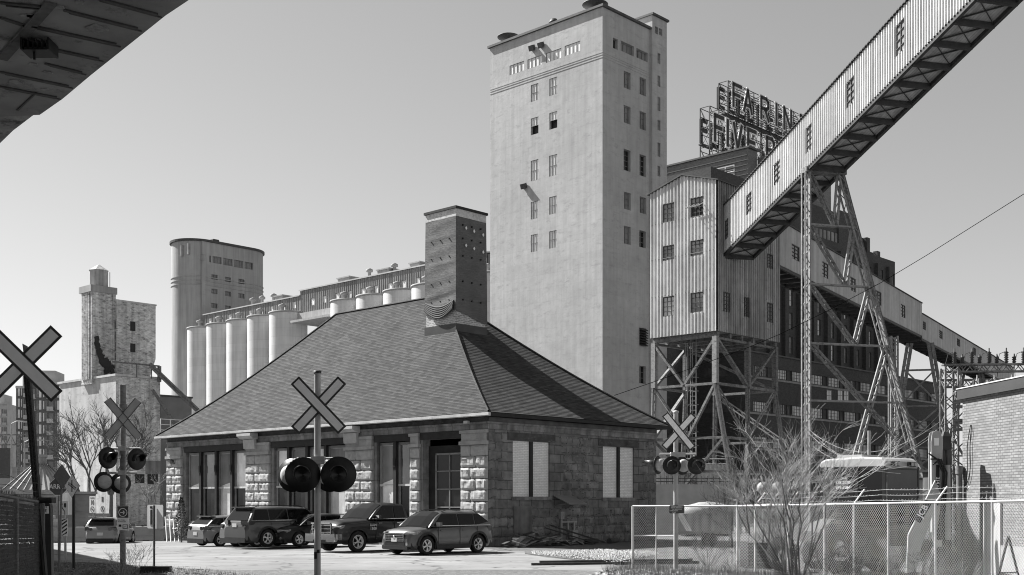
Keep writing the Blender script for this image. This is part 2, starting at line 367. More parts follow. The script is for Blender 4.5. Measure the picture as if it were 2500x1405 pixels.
for r, k in (((157,308,237,450), 0), ((342,268,425,415), 2), ((157,587,237,698), 0), ((342,552,425,668), 0), ((157,925,237,1065), 1), ((342,898,425,1040), 0)):
    x0, y0, x1, y1 = crop1(r); a, c_ = fr.v(x1), fr.v(x0); h = (a, c_, fr.z(y1, 0, c_), fr.z(y0, 0, a)); hl.append(h)
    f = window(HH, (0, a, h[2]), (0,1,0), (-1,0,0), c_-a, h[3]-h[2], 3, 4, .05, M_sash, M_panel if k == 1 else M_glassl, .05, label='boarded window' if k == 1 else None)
    if k == 2:
        zm = h[2]+(h[3]-h[2])*.66; s_ = MB()
        for i in range(4): q = a+(c_-a)*i/3; s_.beam((-.03, q, zm), (-.62, q, zm-.3), .04, .04)
        s_.beam((-.62, a, zm-.3), (-.62, c_, zm-.3), .05, .05); s_.beam((-.3, a, zm-.15), (-.3, c_, zm-.15), .04, .04)
        s_.build('open_sash', M_steell, f)
        d_ = MB(); d_.quad((.05, a+.06, zm-.75), (.05, c_-.06, zm-.75), (.05, c_-.06, zm-.02), (.05, a+.06, zm-.02)); d_.build('dark_opening', M_black, f)
b.wall((0,0,0), (0,1,0), (-1,0,0), HL, Z0, ZE, hl, .12, ribprof(), gab, ribs(HL)+[HL/2])
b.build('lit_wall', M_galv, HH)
b = MB(); hr = []
for r in ((838,645,886,755), (548,897,602,1040), (690,932,727,1070), (838,968,886,1108)):
    x0, y0, x1, y1 = crop1(r); a, c_ = fr.u(x0), fr.u(x1); h = (a, c_, fr.z(y1, c_), fr.z(y0, a)); hr.append(h)
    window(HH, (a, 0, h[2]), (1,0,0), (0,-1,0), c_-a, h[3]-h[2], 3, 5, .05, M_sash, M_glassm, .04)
b.wall((0,0,0), (1,0,0), (0,-1,0), HR, Z0, ZE, hr, .12, ribprof(), None, ribs(HR))
b.wall((HR,0,0), (0,1,0), (1,0,0), HL, Z0, ZE, (), .1, None, gab, [HL/2]); b.wall((0,HL,0), (1,0,0), (0,1,0), HR, Z0, ZE)
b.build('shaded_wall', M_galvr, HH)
b = MB(); e = .18
for v0, v1, z0, z1 in ((-e, HL/2, ZE-.05, ZR+.02), (HL+e, HL/2, ZE-.05, ZR+.02)):
    b.prism([(v0, z0), (v1, z1), (v1, z1+.07), (v0, z0+.07)], (-e, 0, 0), (0,1,0), (0,0,1), (HR+2*e, 0, 0))
b.build('roof', M_coping, HH)
b = MB(); b.box(.05, HR-.05, .05, HL-.05, Z0, Z0+.12)
for i in range(6): u_ = .3+(HR-.6)*i/5; b.box(u_-.09, u_+.09, .06, HL-.06, Z0-.32, Z0)
for v_ in (.25, HL-.25): b.box(.06, HR-.06, v_-.1, v_+.1, Z0-.45, Z0-.32)
b.build('floor_frame', M_steel, HH)
for i, zz in enumerate((fr.z(610), fr.z(705), fr.z(520))):
    s_ = MB(); s_.box(-.058, -.05, 0, HL, zz, zz+.03)
    s_.build('sheet_lap', M_galvr, HH)
def laced(mb, p, q, wd, n, side, chord=.1, lace=.045, th=.12, solid=False):
    p, q = Vector(p), Vector(q); side = Vector(side).normalized()
    for s_ in (-1, 1): mb.beam(p+side*s_*wd/2, q+side*s_*wd/2, chord, th, side)
    for i in range(n):
        a, c_ = p+(q-p)*i/n, p+(q-p)*(i+1)/n; k = 1 if i % 2 else -1
        mb.beam(a+side*k*wd/2, c_-side*k*wd/2, lace, lace)
ZB = fr.z(1000); zk = fr.z(935); zl = fr.z(1067)
# corner legs: upper vertical, lower part splayed
legs = {'near': ((.15, .2), (-.1, -.1, 0)), 'left': ((.15, HL-.2), (0, .0, 0)), 'mid': ((HR*.52, .2), (0, 0, 0)), 'right': ((HR-.2, .2), (1.6, -.6, 0)), 'back': ((HR-.2, HL-.2), (1.2, .9, 0)), 'backm': ((HR*.5, HL-.2), (0, .5, 0))}
feet = {}
for k, ((lx, ly), sp) in legs.items():
    b = MB(); b.beam((lx, ly, Z0-.3), (lx, ly, zk), .34, .3, (1, 0, 0))
    f = Vector((lx+sp[0], ly+sp[1], -.3)); feet[k] = f
    if k in ('near',): f = feet[k] = Vector((lx+1.4, ly-1.0, -.3))
    if k == 'left': f = feet[k] = Vector((lx, ly+.3, -.3))
    laced(b, (lx, ly, zk), f, .26, 16, (1, 0, 0), .1, .05, .2); b.build('leg', M_steell if k in ('near', 'left') else M_steel, HH)
def brace(p, q, w_=.22, lc=False, m=None):
    b = MB()
    if lc: laced(b, p, q, w_, max(4, int((Vector(q)-Vector(p)).length/.45)), Vector(q).cross(Vector(p)) if False else (0, 0, 1) if abs((Vector(q)-Vector(p)).normalized().z) < .7 else (1, 0, 0), .06, .035, .08)
    else: b.beam(p, q, w_, .16)
    b.build('brace', m or M_steel, HH)
P = lambda k, z: Vector((legs[k][0][0], legs[k][0][1], zk)).lerp(feet[k], (zk-z)/(zk+.3)) if z < zk else Vector((*legs[k][0], z))
for a, c_ in (('near', 'left'), ('near', 'mid'), ('mid', 'right'), ('left', 'backm'), ('right', 'back')):
    for z in (zk, zl, fr.z(1150)): brace(P(a, z), P(c_, z), .2)
    m_ = (P(a, zk)+P(c_, zk))/2
zt = Z0-.4
brace(P('left', zt), (P('left', zk)+P('near', zk))/2, .26); brace(P('near', zt), (P('left', zk)+P('near', zk))/2, .2)
brace(P('near', zt), P('mid', zk), .3); brace(P('right', zt), P('mid', zk), .26)
brace(P('backm', zt), P('left', zk), .2); brace(P('backm', zt), P('right', zk), .2)
brace(P('left', zk), (P('left', zl)+P('near', zl))/2, .3, True, M_steell); brace(P('near', zk), (P('left', zl)+P('near', zl))/2, .2)
brace(P('near', zk), P('mid', zl), .3, True); brace(P('right', zk), P('mid', zl), .3, True, M_steell)
brace(P('left', zl), P('near', .2), .2); brace(P('near', zl), P('left', .2), .25); brace(P('near', zl), P('mid', .2), .3, True); brace(P('mid', zl), P('near', .2), .2)
brace(P('mid', zl), P('right', .2), .3, True); brace(P('back', zk), P('right', zl), .3, True, M_steell); brace(P('backm', zk), P('left', zl), .25)
brace(P('backm', zl), P('near', .3), .25, True, M_steell)
lad = MB(); lx, ly = 1.2, HL*.5
for s_ in (-.22, .22): lad.beam((lx, ly+s_, 0), (lx, ly+s_, Z0), .06, .06)
for i in range(34): lad.beam((lx, ly-.22, .3+i*.31), (lx, ly+.22, .3+i*.31), .03, .03)
for i in range(9):
    z = 3+i*.9; pts = [(lx-.7*math.sin(t), ly+.4*math.cos(t), z) for t in [math.pi*j/6 for j in range(7)]]; lad.path(pts, .025, 4)
for t in (.25, .5, .75): lad.beam((lx-.7*math.sin(math.pi*t), ly+.4*math.cos(math.pi*t), 3), (lx-.7*math.sin(math.pi*t), ly+.4*math.cos(math.pi*t), Z0-.5), .03, .03)
lad.build('caged_ladder', M_steell, HH)
# ================================================================ inclined conveyor gallery
def gallery(name, label, fr_, start, L_, slope, zb, zt, width, wins, s_lit, m_side, bay, flip=1):
    """fr_: u along the gallery, v across (away from the seen side); local z sheared by slope"""
    G = thing(name, label, 'conveyor gallery', (fr_.O.x, fr_.O.y, 0), fr_.th)
    sh = lambda u, z: z+slope*u
    N = (0, -1, 0) if flip > 0 else (0, 1, 0); W_ = width*flip
    b = MB(); hs = []
    for x0, x1, y0, y1 in wins:
        a, c_ = sorted((fr_.u(x0), fr_.u(x1))); m_ = (a+c_)/2; pm = fr_.pt(m_, 0).y
        zt_, zb_ = wz(y0, pm)-slope*m_, wz(y1, pm)-slope*m_; hs.append((a, c_, zb_, zt_))
        window(G, (a, 0, zb_+slope*a), (1,0,0), N, c_-a, zt_-zb_, 2, 4, .03, M_sash, M_glassl if s_lit else M_glassm, .05, slope)  # sunlit gallery gets paler panes: the light is put into the glass colour
    b.wall((0,0,0), (1,0,0), N, L_, zb, zt, hs, .1, ribprof(.21, .06), sh, ribs(L_, .21)); b.build('near_wall', m_side, G)
    b = MB(); b.wall((0, W_, 0), (1,0,0), N, L_, zb, zt, (), .1, None, sh)
    for u_ in (0, L_): b.quad((u_, 0, sh(u_, zb)), (u_, W_, sh(u_, zb)), (u_, W_, sh(u_, zt)), (u_, 0, sh(u_, zt)))
    b.build('far_wall', M_galvr, G)
    b = MB(); zr = zt+.3; o = -.14*flip
    for v0, v1 in ((o, W_/2), (W_-o, W_/2)):
        n = int(L_/.25)
        for i in range(n):
            for j, dz in ((0, .03), (.5, -.01)):
                u0, u1 = (i+j)*L_/n, (i+j+.5)*L_/n
                b.obox(((u0+u1)/2, (v0+v1)/2, (zt+zr)/2+slope*(u0+u1)/2+dz+.03), ((u1-u0)/2, 0, slope*(u1-u0)/2), (0, (v1-v0)/2, (zr-zt)/2), (0, 0, .02))
    b.build('roof', M_coping, G)
    b = MB(); b.quad((0, 0, sh(0, zb)), (L_, 0, sh(L_, zb)), (L_, W_, sh(L_, zb)), (0, W_, sh(0, zb))); b.build('plank_floor', M_plank, G)
    b = MB(); e_ = .09*flip
    for v_ in (e_, W_-e_): b.beam((0, v_, zb-.1), (L_, v_, sh(L_, zb)-.1), .18, .2)
    n = int(L_/bay)
    for i in range(n+1):
        u_ = L_*i/n; b.beam((u_, e_, sh(u_, zb)-.16), (u_, W_-e_, sh(u_, zb)-.16), .16, .26)
        if i < n:
            u2 = L_*(i+1)/n; b.beam((u_, e_, sh(u_, zb)-.08), (u2, W_-e_, sh(u2, zb)-.08), .07, .06); b.beam((u2, e_, sh(u2, zb)-.06), (u_, W_-e_, sh(u_, zb)-.06), .035, .035)
    b.build('floor_beams', M_dark, G)
    return G
g1 = Vector((.28, -1)); f1 = Fr(1766, 75.6, g1, Vector((1, .28)))
sl1 = .262/g1.length
G1 = gallery('inclined_gallery', 'long inclined corrugated conveyor gallery climbing overhead from the headhouse to upper right', f1, 0, 50, sl1,
    wz(620, 75.6), wz(507, 75.6), 2.25, [(1770,1779,537,584),(1823,1837,473,521),(1889,1905,397,450),(1968,1984,308,370),(2067,2087,195,258),(2187,2210,55,131)], True, M_galvg, 1.55)
# trestle under it
dT = f1.u(1966); TP = f1.pt(dT, 0); ppm = F/TP.y
TR1 = thing('trestle_tower', 'tall laced steel A-frame trestle holding up the inclined gallery', 'trestle', (TP.x, TP.y, 0), math.atan2(.28, 1))
zt = wz(421, TP.y); Wd = 2.25; foot = Wd+6.3
RX = lambda z: Wd+(foot-Wd)*(zt-z)/zt
b = MB()
for s_ in (-.2, .2):
    laced(b, (0.05, s_, -.3), (.05, s_, zt), .3, 44, (1, 0, 0), .07, .035, .07)
b.box(.14, .24, -.24, .24, -.3, zt); b.build('leg', M_steell, TR1)
b = MB()
for s_ in (-.2, .2): laced(b, (foot, s_, -.3), (Wd-.1, s_, zt), .32, 44, (1, 0, .3), .08, .035, .08)
b.prism([(foot+.1, -.3), (foot+.2, -.3), (Wd+.1, zt), (Wd, zt)], (0, -.24, 0), (1,0,0), (0,0,1), (0, .48, 0)); b.build('leg', M_steell, TR1)
b = MB(); b.beam((-.1, 0, zt+.12), (Wd+.2, 0, zt+.12), .6, .3); b.build('cap_beam', M_steel, TR1)
lv_ = [wz(y, TP.y) for y in (548, 693, 838, 978, 1112)]
for z in lv_: b = MB(); laced(b, (.2, 0, z), (RX(z), 0, z), .22, 14, (0, 1, 0), .09, .05, .1); b.build('strut', M_steell, TR1)
def tb(p, q, w_=.3, d=False):
    b = MB(); laced(b, (p[0], -.0, p[1]), (q[0], 0, q[1]), w_, max(5, int(math.dist(p, q)/.42)), (1, 0, 0) if abs(q[1]-p[1]) > abs(q[0]-p[0]) else (0, 0, 1), .1, .05, .12)
    b.build('brace', M_steel if d else M_steell, TR1)
for i, zl_ in enumerate(lv_[:3]):
    zu_ = zt if i == 0 else lv_[i-1]; m_ = .6*RX(zl_)
    tb((.25, zu_), (m_, zl_), .26, True); tb((RX(zu_)-.1, zu_), (m_, zl_), .26)
tb((.25, lv_[2]), (RX(lv_[4])-.2, lv_[4]), .3, True); tb((RX(lv_[2]), lv_[2]), (.45*RX(lv_[4]), lv_[4]), .3)
tb((.25, lv_[4]), (RX(-.2)-.2, -.2), .3, True); tb((RX(lv_[4]), lv_[4]), (.3, -.2), .3)
# level gallery
h2 = Vector((.677, 1)); f2 = Fr(1903, 80.6, h2, Vector((-1, .677)))
sl2 = -.0217/h2.length; L2a = f2.u(2250)
zb2, zt2 = wz(647, 80.6), wz(540, 80.6)
gw = lambda px, t, b_: (px-9, px+9, t, b_)
G2 = gallery('level_gallery', 'long corrugated conveyor gallery running right from the headhouse, behind the A-frame trestle', f2, 0, L2a, sl2, zb2, zt2, 2.25,
    [(1932,1951,600,636), (2006,2022,642,679), (2074,2089,679,712), (2138,2151,712,745), (2199,2210,745,776)], False, M_galvg, 1.6)
P3 = f2.pt(L2a, 0); f3 = Fr(2250, P3.y, h2, Vector((-1, .677))); L3 = f3.u(2475)
G3 = gallery('lower_gallery', 'far lower length of corrugated gallery stepping down beyond the level gallery', f3, 0, L3, -.028, wz(826, P3.y), wz(767, P3.y), 2.2,
    [(2252,2260,786,806), (2292,2301,808,828), (2335,2343,828,846), (2375,2382,850,868), (2414,2420,868,884)], False, M_galvg, 1.9)
# bent under the galleries
def bent(px, Y, py, spread, label):
    o = thing('support_bent', label, 'trestle', (wx(px, Y), Y, 0), math.atan2(-.677, 1)+.35); z = wz(py, Y)
    for s_ in (-1, 1):
        b = MB(); laced(b, (s_*spread, 0, -.5), (s_*.9, 0, z), .35, int(z/.55), (1, 0, 0), .12, .05, .3); b.build('leg', M_steel, o)
    for t in (.2, .42, .65, .85):
        zz = z*t; x_ = spread+(.9-spread)*t; b = MB(); b.beam((-x_, 0, zz), (x_, 0, zz), .16, .16); b.build('strut', M_steel, o)
    for t0, t1 in ((.2, .42), (.42, .65), (.65, .85)):
        x0_, x1_ = spread+(.9-spread)*t0, spread+(.9-spread)*t1
        b = MB(); b.beam((-x0_, 0, z*t0), (x1_, 0, z*t1), .14, .14); b.beam((x0_, 0, z*t0), (-x1_, 0, z*t1), .14, .14); b.build('brace', M_steel, o)
    return o
bent(2246, 108, 838, 3.6, 'splayed steel bent standing under the step between the two galleries')
bent(2372, 133, 900, 3.6, 'farthest steel bent, behind the switchgear and the pale brick building')
c = thing('lattice_column', 'slim vertical laced column behind the A-frame trestle, reaching the level gallery', 'column', (wx(2181, 92), 92, 0))
b = MB()
for s_ in (-.3, .3): laced(b, (0, s_, 0), (0, s_, wz(822, 92)), .5, 26, (1, 0, 0), .14, .06, .12)
b.build('shaft', M_steell, c)
# ================================================================ stone station
M_shing = mat('asphalt shingles', .036, .9, .12, 2, .25, 60, brick=(.145, .33, .006, .4, .55), big=.16, bigsc=.3, bd=.01)
M_stone = mat('rock faced stone', .36, .95, .12, 5, .5, 9, big=.12, bigsc=1, bd=.03)
M_ashlar = mat('weathered ashlar', .17, .95, .3, 2.4, .8, 8, brick=(.42, .8, .018, .5, .22), big=.3, bigsc=.5, spots=.3, spotv=.06, spotsc=1.2, bd=.06)
M_band = mat('stained stone band', .22, .9, .3, 3, .3, 12, brick=(3, 1.1, .012, .4, .1), big=.25, bigsc=.8, streak=.4, spots=.3, spotv=.07, spotsc=2)
M_frieze = mat('dark frieze', .07, .85, .4, 2, .3, 10, spots=.35, spotv=.17, spotsc=1.6)  # dark mottled stone, also used for the side lintels
M_lintel = mat('black lintel', .022, .7, .3, 3, .1)
M_wbrick = mat('white painted brick', .78, .8, .06, 4, .25, 30, brick=(.075, .23, .01, .72, .06), spots=.12, spotv=.2, spotsc=4, bd=.02)
M_frame = mat('grey window frame', .2, .6, .2, 3, .05)
M_wglass = glassm('station glass', .1, .06, .9, .6, .5)
M_curtrefl = glassm('curtain and reflection glass', .62, .15, .6, .35, .7)  # pale colour stands for curtains and for reflections painted into the panes
M_tarp = mat('grey mesh wrap', .12, .85, .12, 1.5, .5, 3, brick=(.11, 9, .012, .9, .05), big=.12, bigsc=.6, bd=.03)
M_flash = mat('lead flashing', .05, .5, .2, 2, .1)
M_gutter = mat('pale gutter', .5, .5, .2, 2, .05, spots=.3, spotv=.12, spotsc=2)
M_wood = mat('weathered wood', .15, .85, .25, 2, .2, streak=.4)
fr = Fr(1192, 51.2); S = fthing('stone_station', 'old rock faced stone station with a big hipped shingle roof and a wrapped chimney', 'building', fr)
SL = fr.v(410); SR = fr.u(1602); ZE = fr.z(1006, -.5, -.5); E = .5
uc = SR/2; vN = fr.v(1086, uc); vF = fr.v(822, uc); ZR = fr.z(722, uc, vN)
f_ = lambda t: t-.22*t*(1-t)*(1-.35*t)
b = MB(); NR = 74
ring = lambda t, dz=0: [Vector((-E+(uc+E)*t, -E+(vN+E)*t, ZE+(ZR-ZE)*f_(t)+dz)), Vector((SR+E-(SR+E-uc)*t, -E+(vN+E)*t, ZE+(ZR-ZE)*f_(t)+dz)),
    Vector((SR+E-(SR+E-uc)*t, SL+E-(SL+E-vF)*t, ZE+(ZR-ZE)*f_(t)+dz)), Vector((-E+(uc+E)*t, SL+E-(SL+E-vF)*t, ZE+(ZR-ZE)*f_(t)+dz))]
for i in range(NR):
    t0, t1 = i/NR, (i+1)/NR; lo = ring(t0, .02); hi = ring(t1, .006); r0 = ring(t0, .006)
    for k in range(4):
        j = (k+1) % 4; b.quad(lo[k], lo[j], hi[j], hi[k]); b.quad(r0[k], r0[j], lo[j], lo[k])
b.build('roof', M_shing, S)
b = MB()
for k in range(4):
    b.path([ring(i/20, .05)[k] for i in range(21)], .055, 4)
b.path([Vector((uc, vN, ZR+.03)), Vector((uc, vF, ZR+.03))], .07, 4); b.build('ridge_cap', M_shing, S)
b = MB(); s0, s1 = -E-.02, SR+E+.02; q0, q1 = -E-.02, SL+E+.02
b.box(s0, s0+.14, q0, q1, ZE-.16, ZE-.01); b.box(s0-.1, s0, q0-.1, q1, ZE-.14, ZE-.03); b.build('gutter', M_gutter, S)
b = MB(); b.box(s0+.14, s1, q0, q0+.14, ZE-.16, ZE-.01); b.box(s1-.14, s1, q0+.14, q1, ZE-.16, ZE-.01); b.box(s0+.14, s1-.14, q1-.14, q1, ZE-.16, ZE-.01)
b.box(s0+.14, s1-.14, q0+.14, q1-.14, ZE-.14, ZE-.06); b.build('eave_soffit', M_lintel, S)
# left facade, bays
zo = fr.z(1066, 0, .3); op = []
bays = [(455, 603, [490, 528, 566]), (668, 845, [705, 750, 795]), (920, 1003, [965]), (1033, 1126, [])]
for x0, x1, mm in bays: op.append((fr.v(x1), fr.v(x0), .05, zo))
b = MB(); b.wall((0,0,0), (0,1,0), (-1,0,0), SL, -.6, ZE-.1, op, .45); b.build('front_wall', M_band, S)
zf0, zf1 = zo+.32, zo+.55
b = MB(); b.box(-.06, 0, 0, SL, zf0, zf1); b.box(-.12, 0, -.12, SL, zf1, zf1+.09); b.build('stone_course', M_band, S)
b = MB(); b.box(-.045, 0, 0, SL, zf1+.09, ZE-.16); b.build('frieze', M_frieze, S)
for i, (x0, x1, mm) in enumerate(bays):
    a, c_ = fr.v(x1), fr.v(x0); b = MB(); b.box(-.09, -.003, a-.12, c_+.12, zo-.02, zf0-.02); b.build('lintel', M_lintel, S)
    if mm:
        ed = [c_]+[fr.v(m_) for m_ in mm]+[a]
        for m_ in mm:
            v_ = fr.v(m_); k = MB(); k.box(-.05, .3, v_-.1, v_+.1, 0, zo-.02)
            for zz in (.4, .9, zo*.75): k.box(-.1, -.05, v_-.07, v_+.07, zz, zz+.4)
            k.build('iron_mullion', M_lintel, S)
        for j, (p, q) in enumerate(zip(ed, ed[1:])):
            lo, hi = q+.11, p-.11
            f = window(S, (0, lo, .75), (0,1,0), (-1,0,0), hi-lo, zo-.8, 1, 1, .14, M_frame, M_curtrefl if (i*3+j) % 3 != 1 else M_wglass, .13)
            k = MB(); zt_ = .75+(zo-.8)*.5; k.box(.09, .18, lo, hi, zt_-.05, zt_+.05); k.build('transom', M_gutter, f)
            k = MB(); k.box(.05, .3, lo, hi, .05, .75); k.build('sill_panel', M_frame, f)
            if (i*3+j) % 4 != 2: MB().quad((.152, lo+.07, .82), (.152, hi-.07, .82), (.152, hi-.07, zt_-.05), (.152, lo+.07, zt_-.05)).build('lower_pane', M_glassd, f)  # darker lower halves vary the painted reflections
            if (i+j) % 2 == 0 and i < 3:
                k = MB(); k.quad((.155, lo+.15, zt_+.3), (.155, hi-.15, zt_+.1), (.155, hi-.15, zo-.2), (.155, lo+.15, zo-.2)); k.build('drawn_blind', M_panelg, f)
a, c_ = fr.v(1126), fr.v(1053)
dr = MB(); dr.box(.35, .45, a, fr.v(1033), .05, zo-.3); dr.build('door_surround', M_lintel, S)
D = window(S, (0, a+.05, .1), (0,1,0), (-1,0,0), c_-a-.1, zo-.75, 2, 5, .24, M_frame, M_glassd, .08, name='sectional_door')
# rusticated piers
def rock(mb, O, U, N, W, H, d, seed):       # one pillow faced block
    n, m = max(3, int(W/.09)), max(3, int(H/.09)); vs = []
    O, U, N = Vector(O), Vector(U), Vector(N)
    for j in range(m+1):
        for i in range(n+1):
            e = min(i, n-i, j, m-j)
            k = 0 if e == 0 else d*(.55+.5*noise.noise(Vector((seed*3.1+i*.33, j*.33, seed)))+.22*noise.noise(Vector((seed*7.7+i*.9, j*.9, seed))))
            vs.append(O+U*(W*i/n)+Vector((0, 0, H*j/m))+N*max(k, 0 if e == 0 else .012))
    fs = [(j*(n+1)+i, j*(n+1)+i+1, (j+1)*(n+1)+i+1, (j+1)*(n+1)+i) for j in range(m) for i in range(n)]
    mb.add(vs, fs)
sd = 1; zcap = zo-.35
for x0, x1 in ((410, 447), (603, 662), (846, 913), (1004, 1027), (1128, 1192)):
    a, c_ = fr.v(x1), fr.v(x0); a = max(a, 0); b = MB(); rows = 9; rh_ = zcap/rows
    for r in range(rows):
        z = r*rh_; w_ = c_-a; cuts = [a, c_] if w_ < 1.1 else [a, a+w_*(.42 if r % 2 else .62), c_]
        for p, q in zip(cuts, cuts[1:]):
            sd += 1; b.box(-.1, -.003, p+.012, q-.012, z+.012, z+rh_-.012); rock(b, (-.1, p+.012, z+.012), (0,1,0), (-1,0,0), q-p-.024, rh_-.024, .085, sd)
    b.build('rusticated_pier', M_stone, S)
    b = MB(); b.box(-.2, -.003, a-.02, c_+.02, zcap, zcap+.16); b.box(-.12, -.003, a+.06, c_-.06, zcap+.16, zo+.28); b.box(-.17, -.003, a-.02, c_+.02, zo+.16, zo+.3)
    b.build('pier_capital', mat('capital stone', .34, .9, .2, 3, .3, 10, spots=.2, spotv=.12, spotsc=2), S)
for x0, x1 in ((601, 634), (845, 884)):
    a, c_ = fr.v(x1), fr.v(x0); b = MB()
    b.prism([(-.62, ZE-.2), (-.62, ZE-.34), (-.45, ZE-.46), (-.12, ZE-.52), (-.12, ZE-.2)], (0, a, 0), (1,0,0), (0,0,1), (0, c_-a, 0))
    b.prism([(-.3, ZE-.52), (-.26, ZE-1.0), (-.12, ZE-1.05), (-.12, ZE-.52)], (0, a+.12, 0), (1,0,0), (0,0,1), (0, c_-a-.24, 0)); b.build('stone_bracket', mat('bracket stone', .42, .9, .15, 3, .2), S)
text('date_stone', '1887', .36, M_lintel, S, (-.16, fr.v(427), zcap-.2), (math.pi/2, 0, -math.pi/2), .012)
text('window_lettering', 'ENTRÉE', .2, M_gutter, S, (.19, fr.v(474), 1.75), (math.pi/2, 0, -math.pi/2), .004)
# right wall
holes = []; bw_ = []
for x0, x1, y0, y1 in ((1252, 1342, 1076, 1213), (1472, 1548, 1090, 1215)):
    a, c_ = fr.u(x0), fr.u(x1); h = (a, c_, fr.z(y1, a), fr.z(y0, a)); holes.append(h)
    m_ = (a+c_)/2; k = MB(); k.box(a, m_-.09, .08, .3, h[2], h[3]); k.box(m_+.09, c_, .08, .3, h[2], h[3]); k.build('bricked_window', M_wbrick, S)
    k = MB(); k.box(m_-.09, m_+.09, -.01, .25, h[2], h[3]); k.build('iron_mullion', M_lintel, S)
    k = MB(); k.box(a-.35, c_+.35, -.05, -.003, h[3]+.02, h[3]+.36); k.build('lintel', M_frieze, S)
    k = MB(); k.box(a-.1, c_+.1, -.07, .07, h[2]-.16, h[2]-.005); k.build('sill', M_band, S)
b = MB(); b.wall((0,0,0), (1,0,0), (0,-1,0), SR, -.3, zf1, holes, .3)
b.quad((SR,0,-.3), (SR,SL,-.3), (SR,SL,ZE-.1), (SR,0,ZE-.1)); b.quad((0,SL,-.6), (SR,SL,-.6), (SR,SL,ZE-.1), (0,SL,ZE-.1))
rs = random.Random(4)
for r in range(12):                                   # slightly proud blocks give the ashlar real relief
    z = .02+r*.42; u_ = -.4*(r % 2)
    while u_ < SR:
        w_ = rs.uniform(.6, 1.0); p, q = max(u_, .02), min(u_+w_, SR-.02)
        if q-p > .2 and not any(h[0]-.3 < q and p < h[1]+.3 and h[2]-.2 < z+.42 and z < h[3]+.42 for h in holes) and z+.42 < zf0:
            sd += 1; rock(b, (p+.01, -.003, z+.01), (1,0,0), (0,-1,0), q-p-.02, .4, .035+.05*rs.random(), sd)
        u_ += w_
b.build('side_wall', M_ashlar, S)
b = MB(); b.box(-.06, SR, -.07, -.003, zf0, zf1); b.box(-.02, SR, -.12, 0, zf1, zf1+.09); b.build('stone_course', M_band, S)
b = MB(); b.box(0, SR, -.045, .3, zf1+.09, ZE-.16); b.build('frieze', mat('side frieze', .13, .85, .3, 2, .3, 8), S)
a, c_ = fr.u(1252), fr.u(1296); k = MB(); k.box(a, c_, -.08, -.003, fr.z(1302, a), fr.z(1237, a)); k.build('boarded_hatch', M_wood, S)
a, c_ = fr.u(1352), fr.u(1392); z = fr.z(1209, a); k = MB(); k.obox(((a+c_)/2, -.5, z-.22), ((c_-a)/2+.05, 0, 0), (0, -.5, -.2), (0, 0, .02))
for s_ in (a+.05, c_-.05): k.beam((s_, -.01, z-.5), (s_, -.85, z-.4), .04, .04)
k.build('metal_awning', mat('awning sheet', .2, .5, .1, 2, .03), S)
a = fr.u(1366); k = MB(); k.beam((a, -.12, .1), (a, -.12, fr.z(1250, a)), .07, .07); zz = fr.z(1275, a)
k.beam((a, -.12, zz), (a+1.1, -.12, zz), .06, .06); k.beam((a+.45, -.12, zz), (a+.45, -.12, zz-.35), .06, .06); k.beam((a+.9, -.12, zz), (a+.9, -.12, zz-.4), .06, .06)
k.box(a+.6, a+1.0, -.3, -.06, zz-.75, zz-.4); k.box(a-.12, a+.12, -.2, -.04, fr.z(1262, a)-.1, fr.z(1250, a)); k.build('gas_meter', mat('meter grey', .3, .5, .2, 4, .05), S)
k = MB(); k.box(-.3, -.14, fr.v(1152), fr.v(1143), ZE-.42, ZE-.3); k.build('wall_lamp', M_gutter, S)
# chimney on the near hip
t_ = .70; uk, vk = -E+(uc+E)*t_, -E+(vN+E)*t_
vk = fr.v(1113, uk); W_ = fr.u(1185, vk)-uk; D_ = fr.v(1041, uk)-vk; zb_ = fr.z(800, uk, vk); ztc = fr.z(503, uk, vk)
C_ = MB(); C_.box(uk, uk+W_, vk, vk+D_, zb_-2.2, ztc-.5); C = C_.build('chimney', mat('chimney brick', .3, .85, .15, 4, .3, 20, brick=(.085, .23, .014, 1.9, .3)), S)
k = MB()
for i in range(4):                                     # sloped lead apron
    k.box(uk-.07, uk+W_+.07, vk-.07, vk+D_+.07, zb_-2.2, zb_+.2); break
k.build('flashing', M_flash, C)
def wrapmesh():
    k = MB(); z0, z1 = zb_+.88, ztc-.5; nz, nh = 60, 14; ex = .07
    def P(side, s_, t):
        z = z0+(z1-z0)*t; sh = 1-.035*t
        cx, cy = uk+W_/2, vk+D_/2; hw, hd = (W_/2+ex)*sh, (D_/2+ex)*sh
        bulge = .015*noise.noise(Vector((s_*2+side*5, z*1.4, side)))+.02*math.sin(z*9+s_*3)*(1 if t < .2 else .3)
        if abs(t-.52) < .012 or abs(t-.80) < .01: bulge += .012
        ed = min(s_, 1-s_); bulge *= min(1, ed*8)
        if side == 0: return Vector((cx-hw-bulge, cy-hd+2*hd*s_, z))
        if side == 1: return Vector((cx-hw+2*hw*s_, cy-hd-bulge, z))
        if side == 2: return Vector((cx+hw+bulge, cy-hd+2*hd*s_, z))
        return Vector((cx-hw+2*hw*s_, cy+hd+bulge, z))
    for side in range(4):
        vs = [P(side, i/nh, j/nz) for j in range(nz+1) for i in range(nh+1)]
        drop = .35 if side == 1 else 0
        if side in (0, 1):
            for i in range(nh+1):
                s_ = i/nh; dz = (-.45*math.sin(math.pi*s_*.5)**2-.05 if side == 1 else -.1*math.sin(math.pi*s_)); vs[i] = vs[i]+Vector((0, 0, dz))
        k.cs = True; k.add(vs, [(j*(nh+1)+i, j*(nh+1)+i+1, (j+1)*(nh+1)+i+1, (j+1)*(nh+1)+i) for j in range(nz) for i in range(nh)]); k.cs = False
    return k
wr = wrapmesh().build('wrap', M_tarp, C)
k = MB()                                              # loose folds hanging at the foot of the lit side
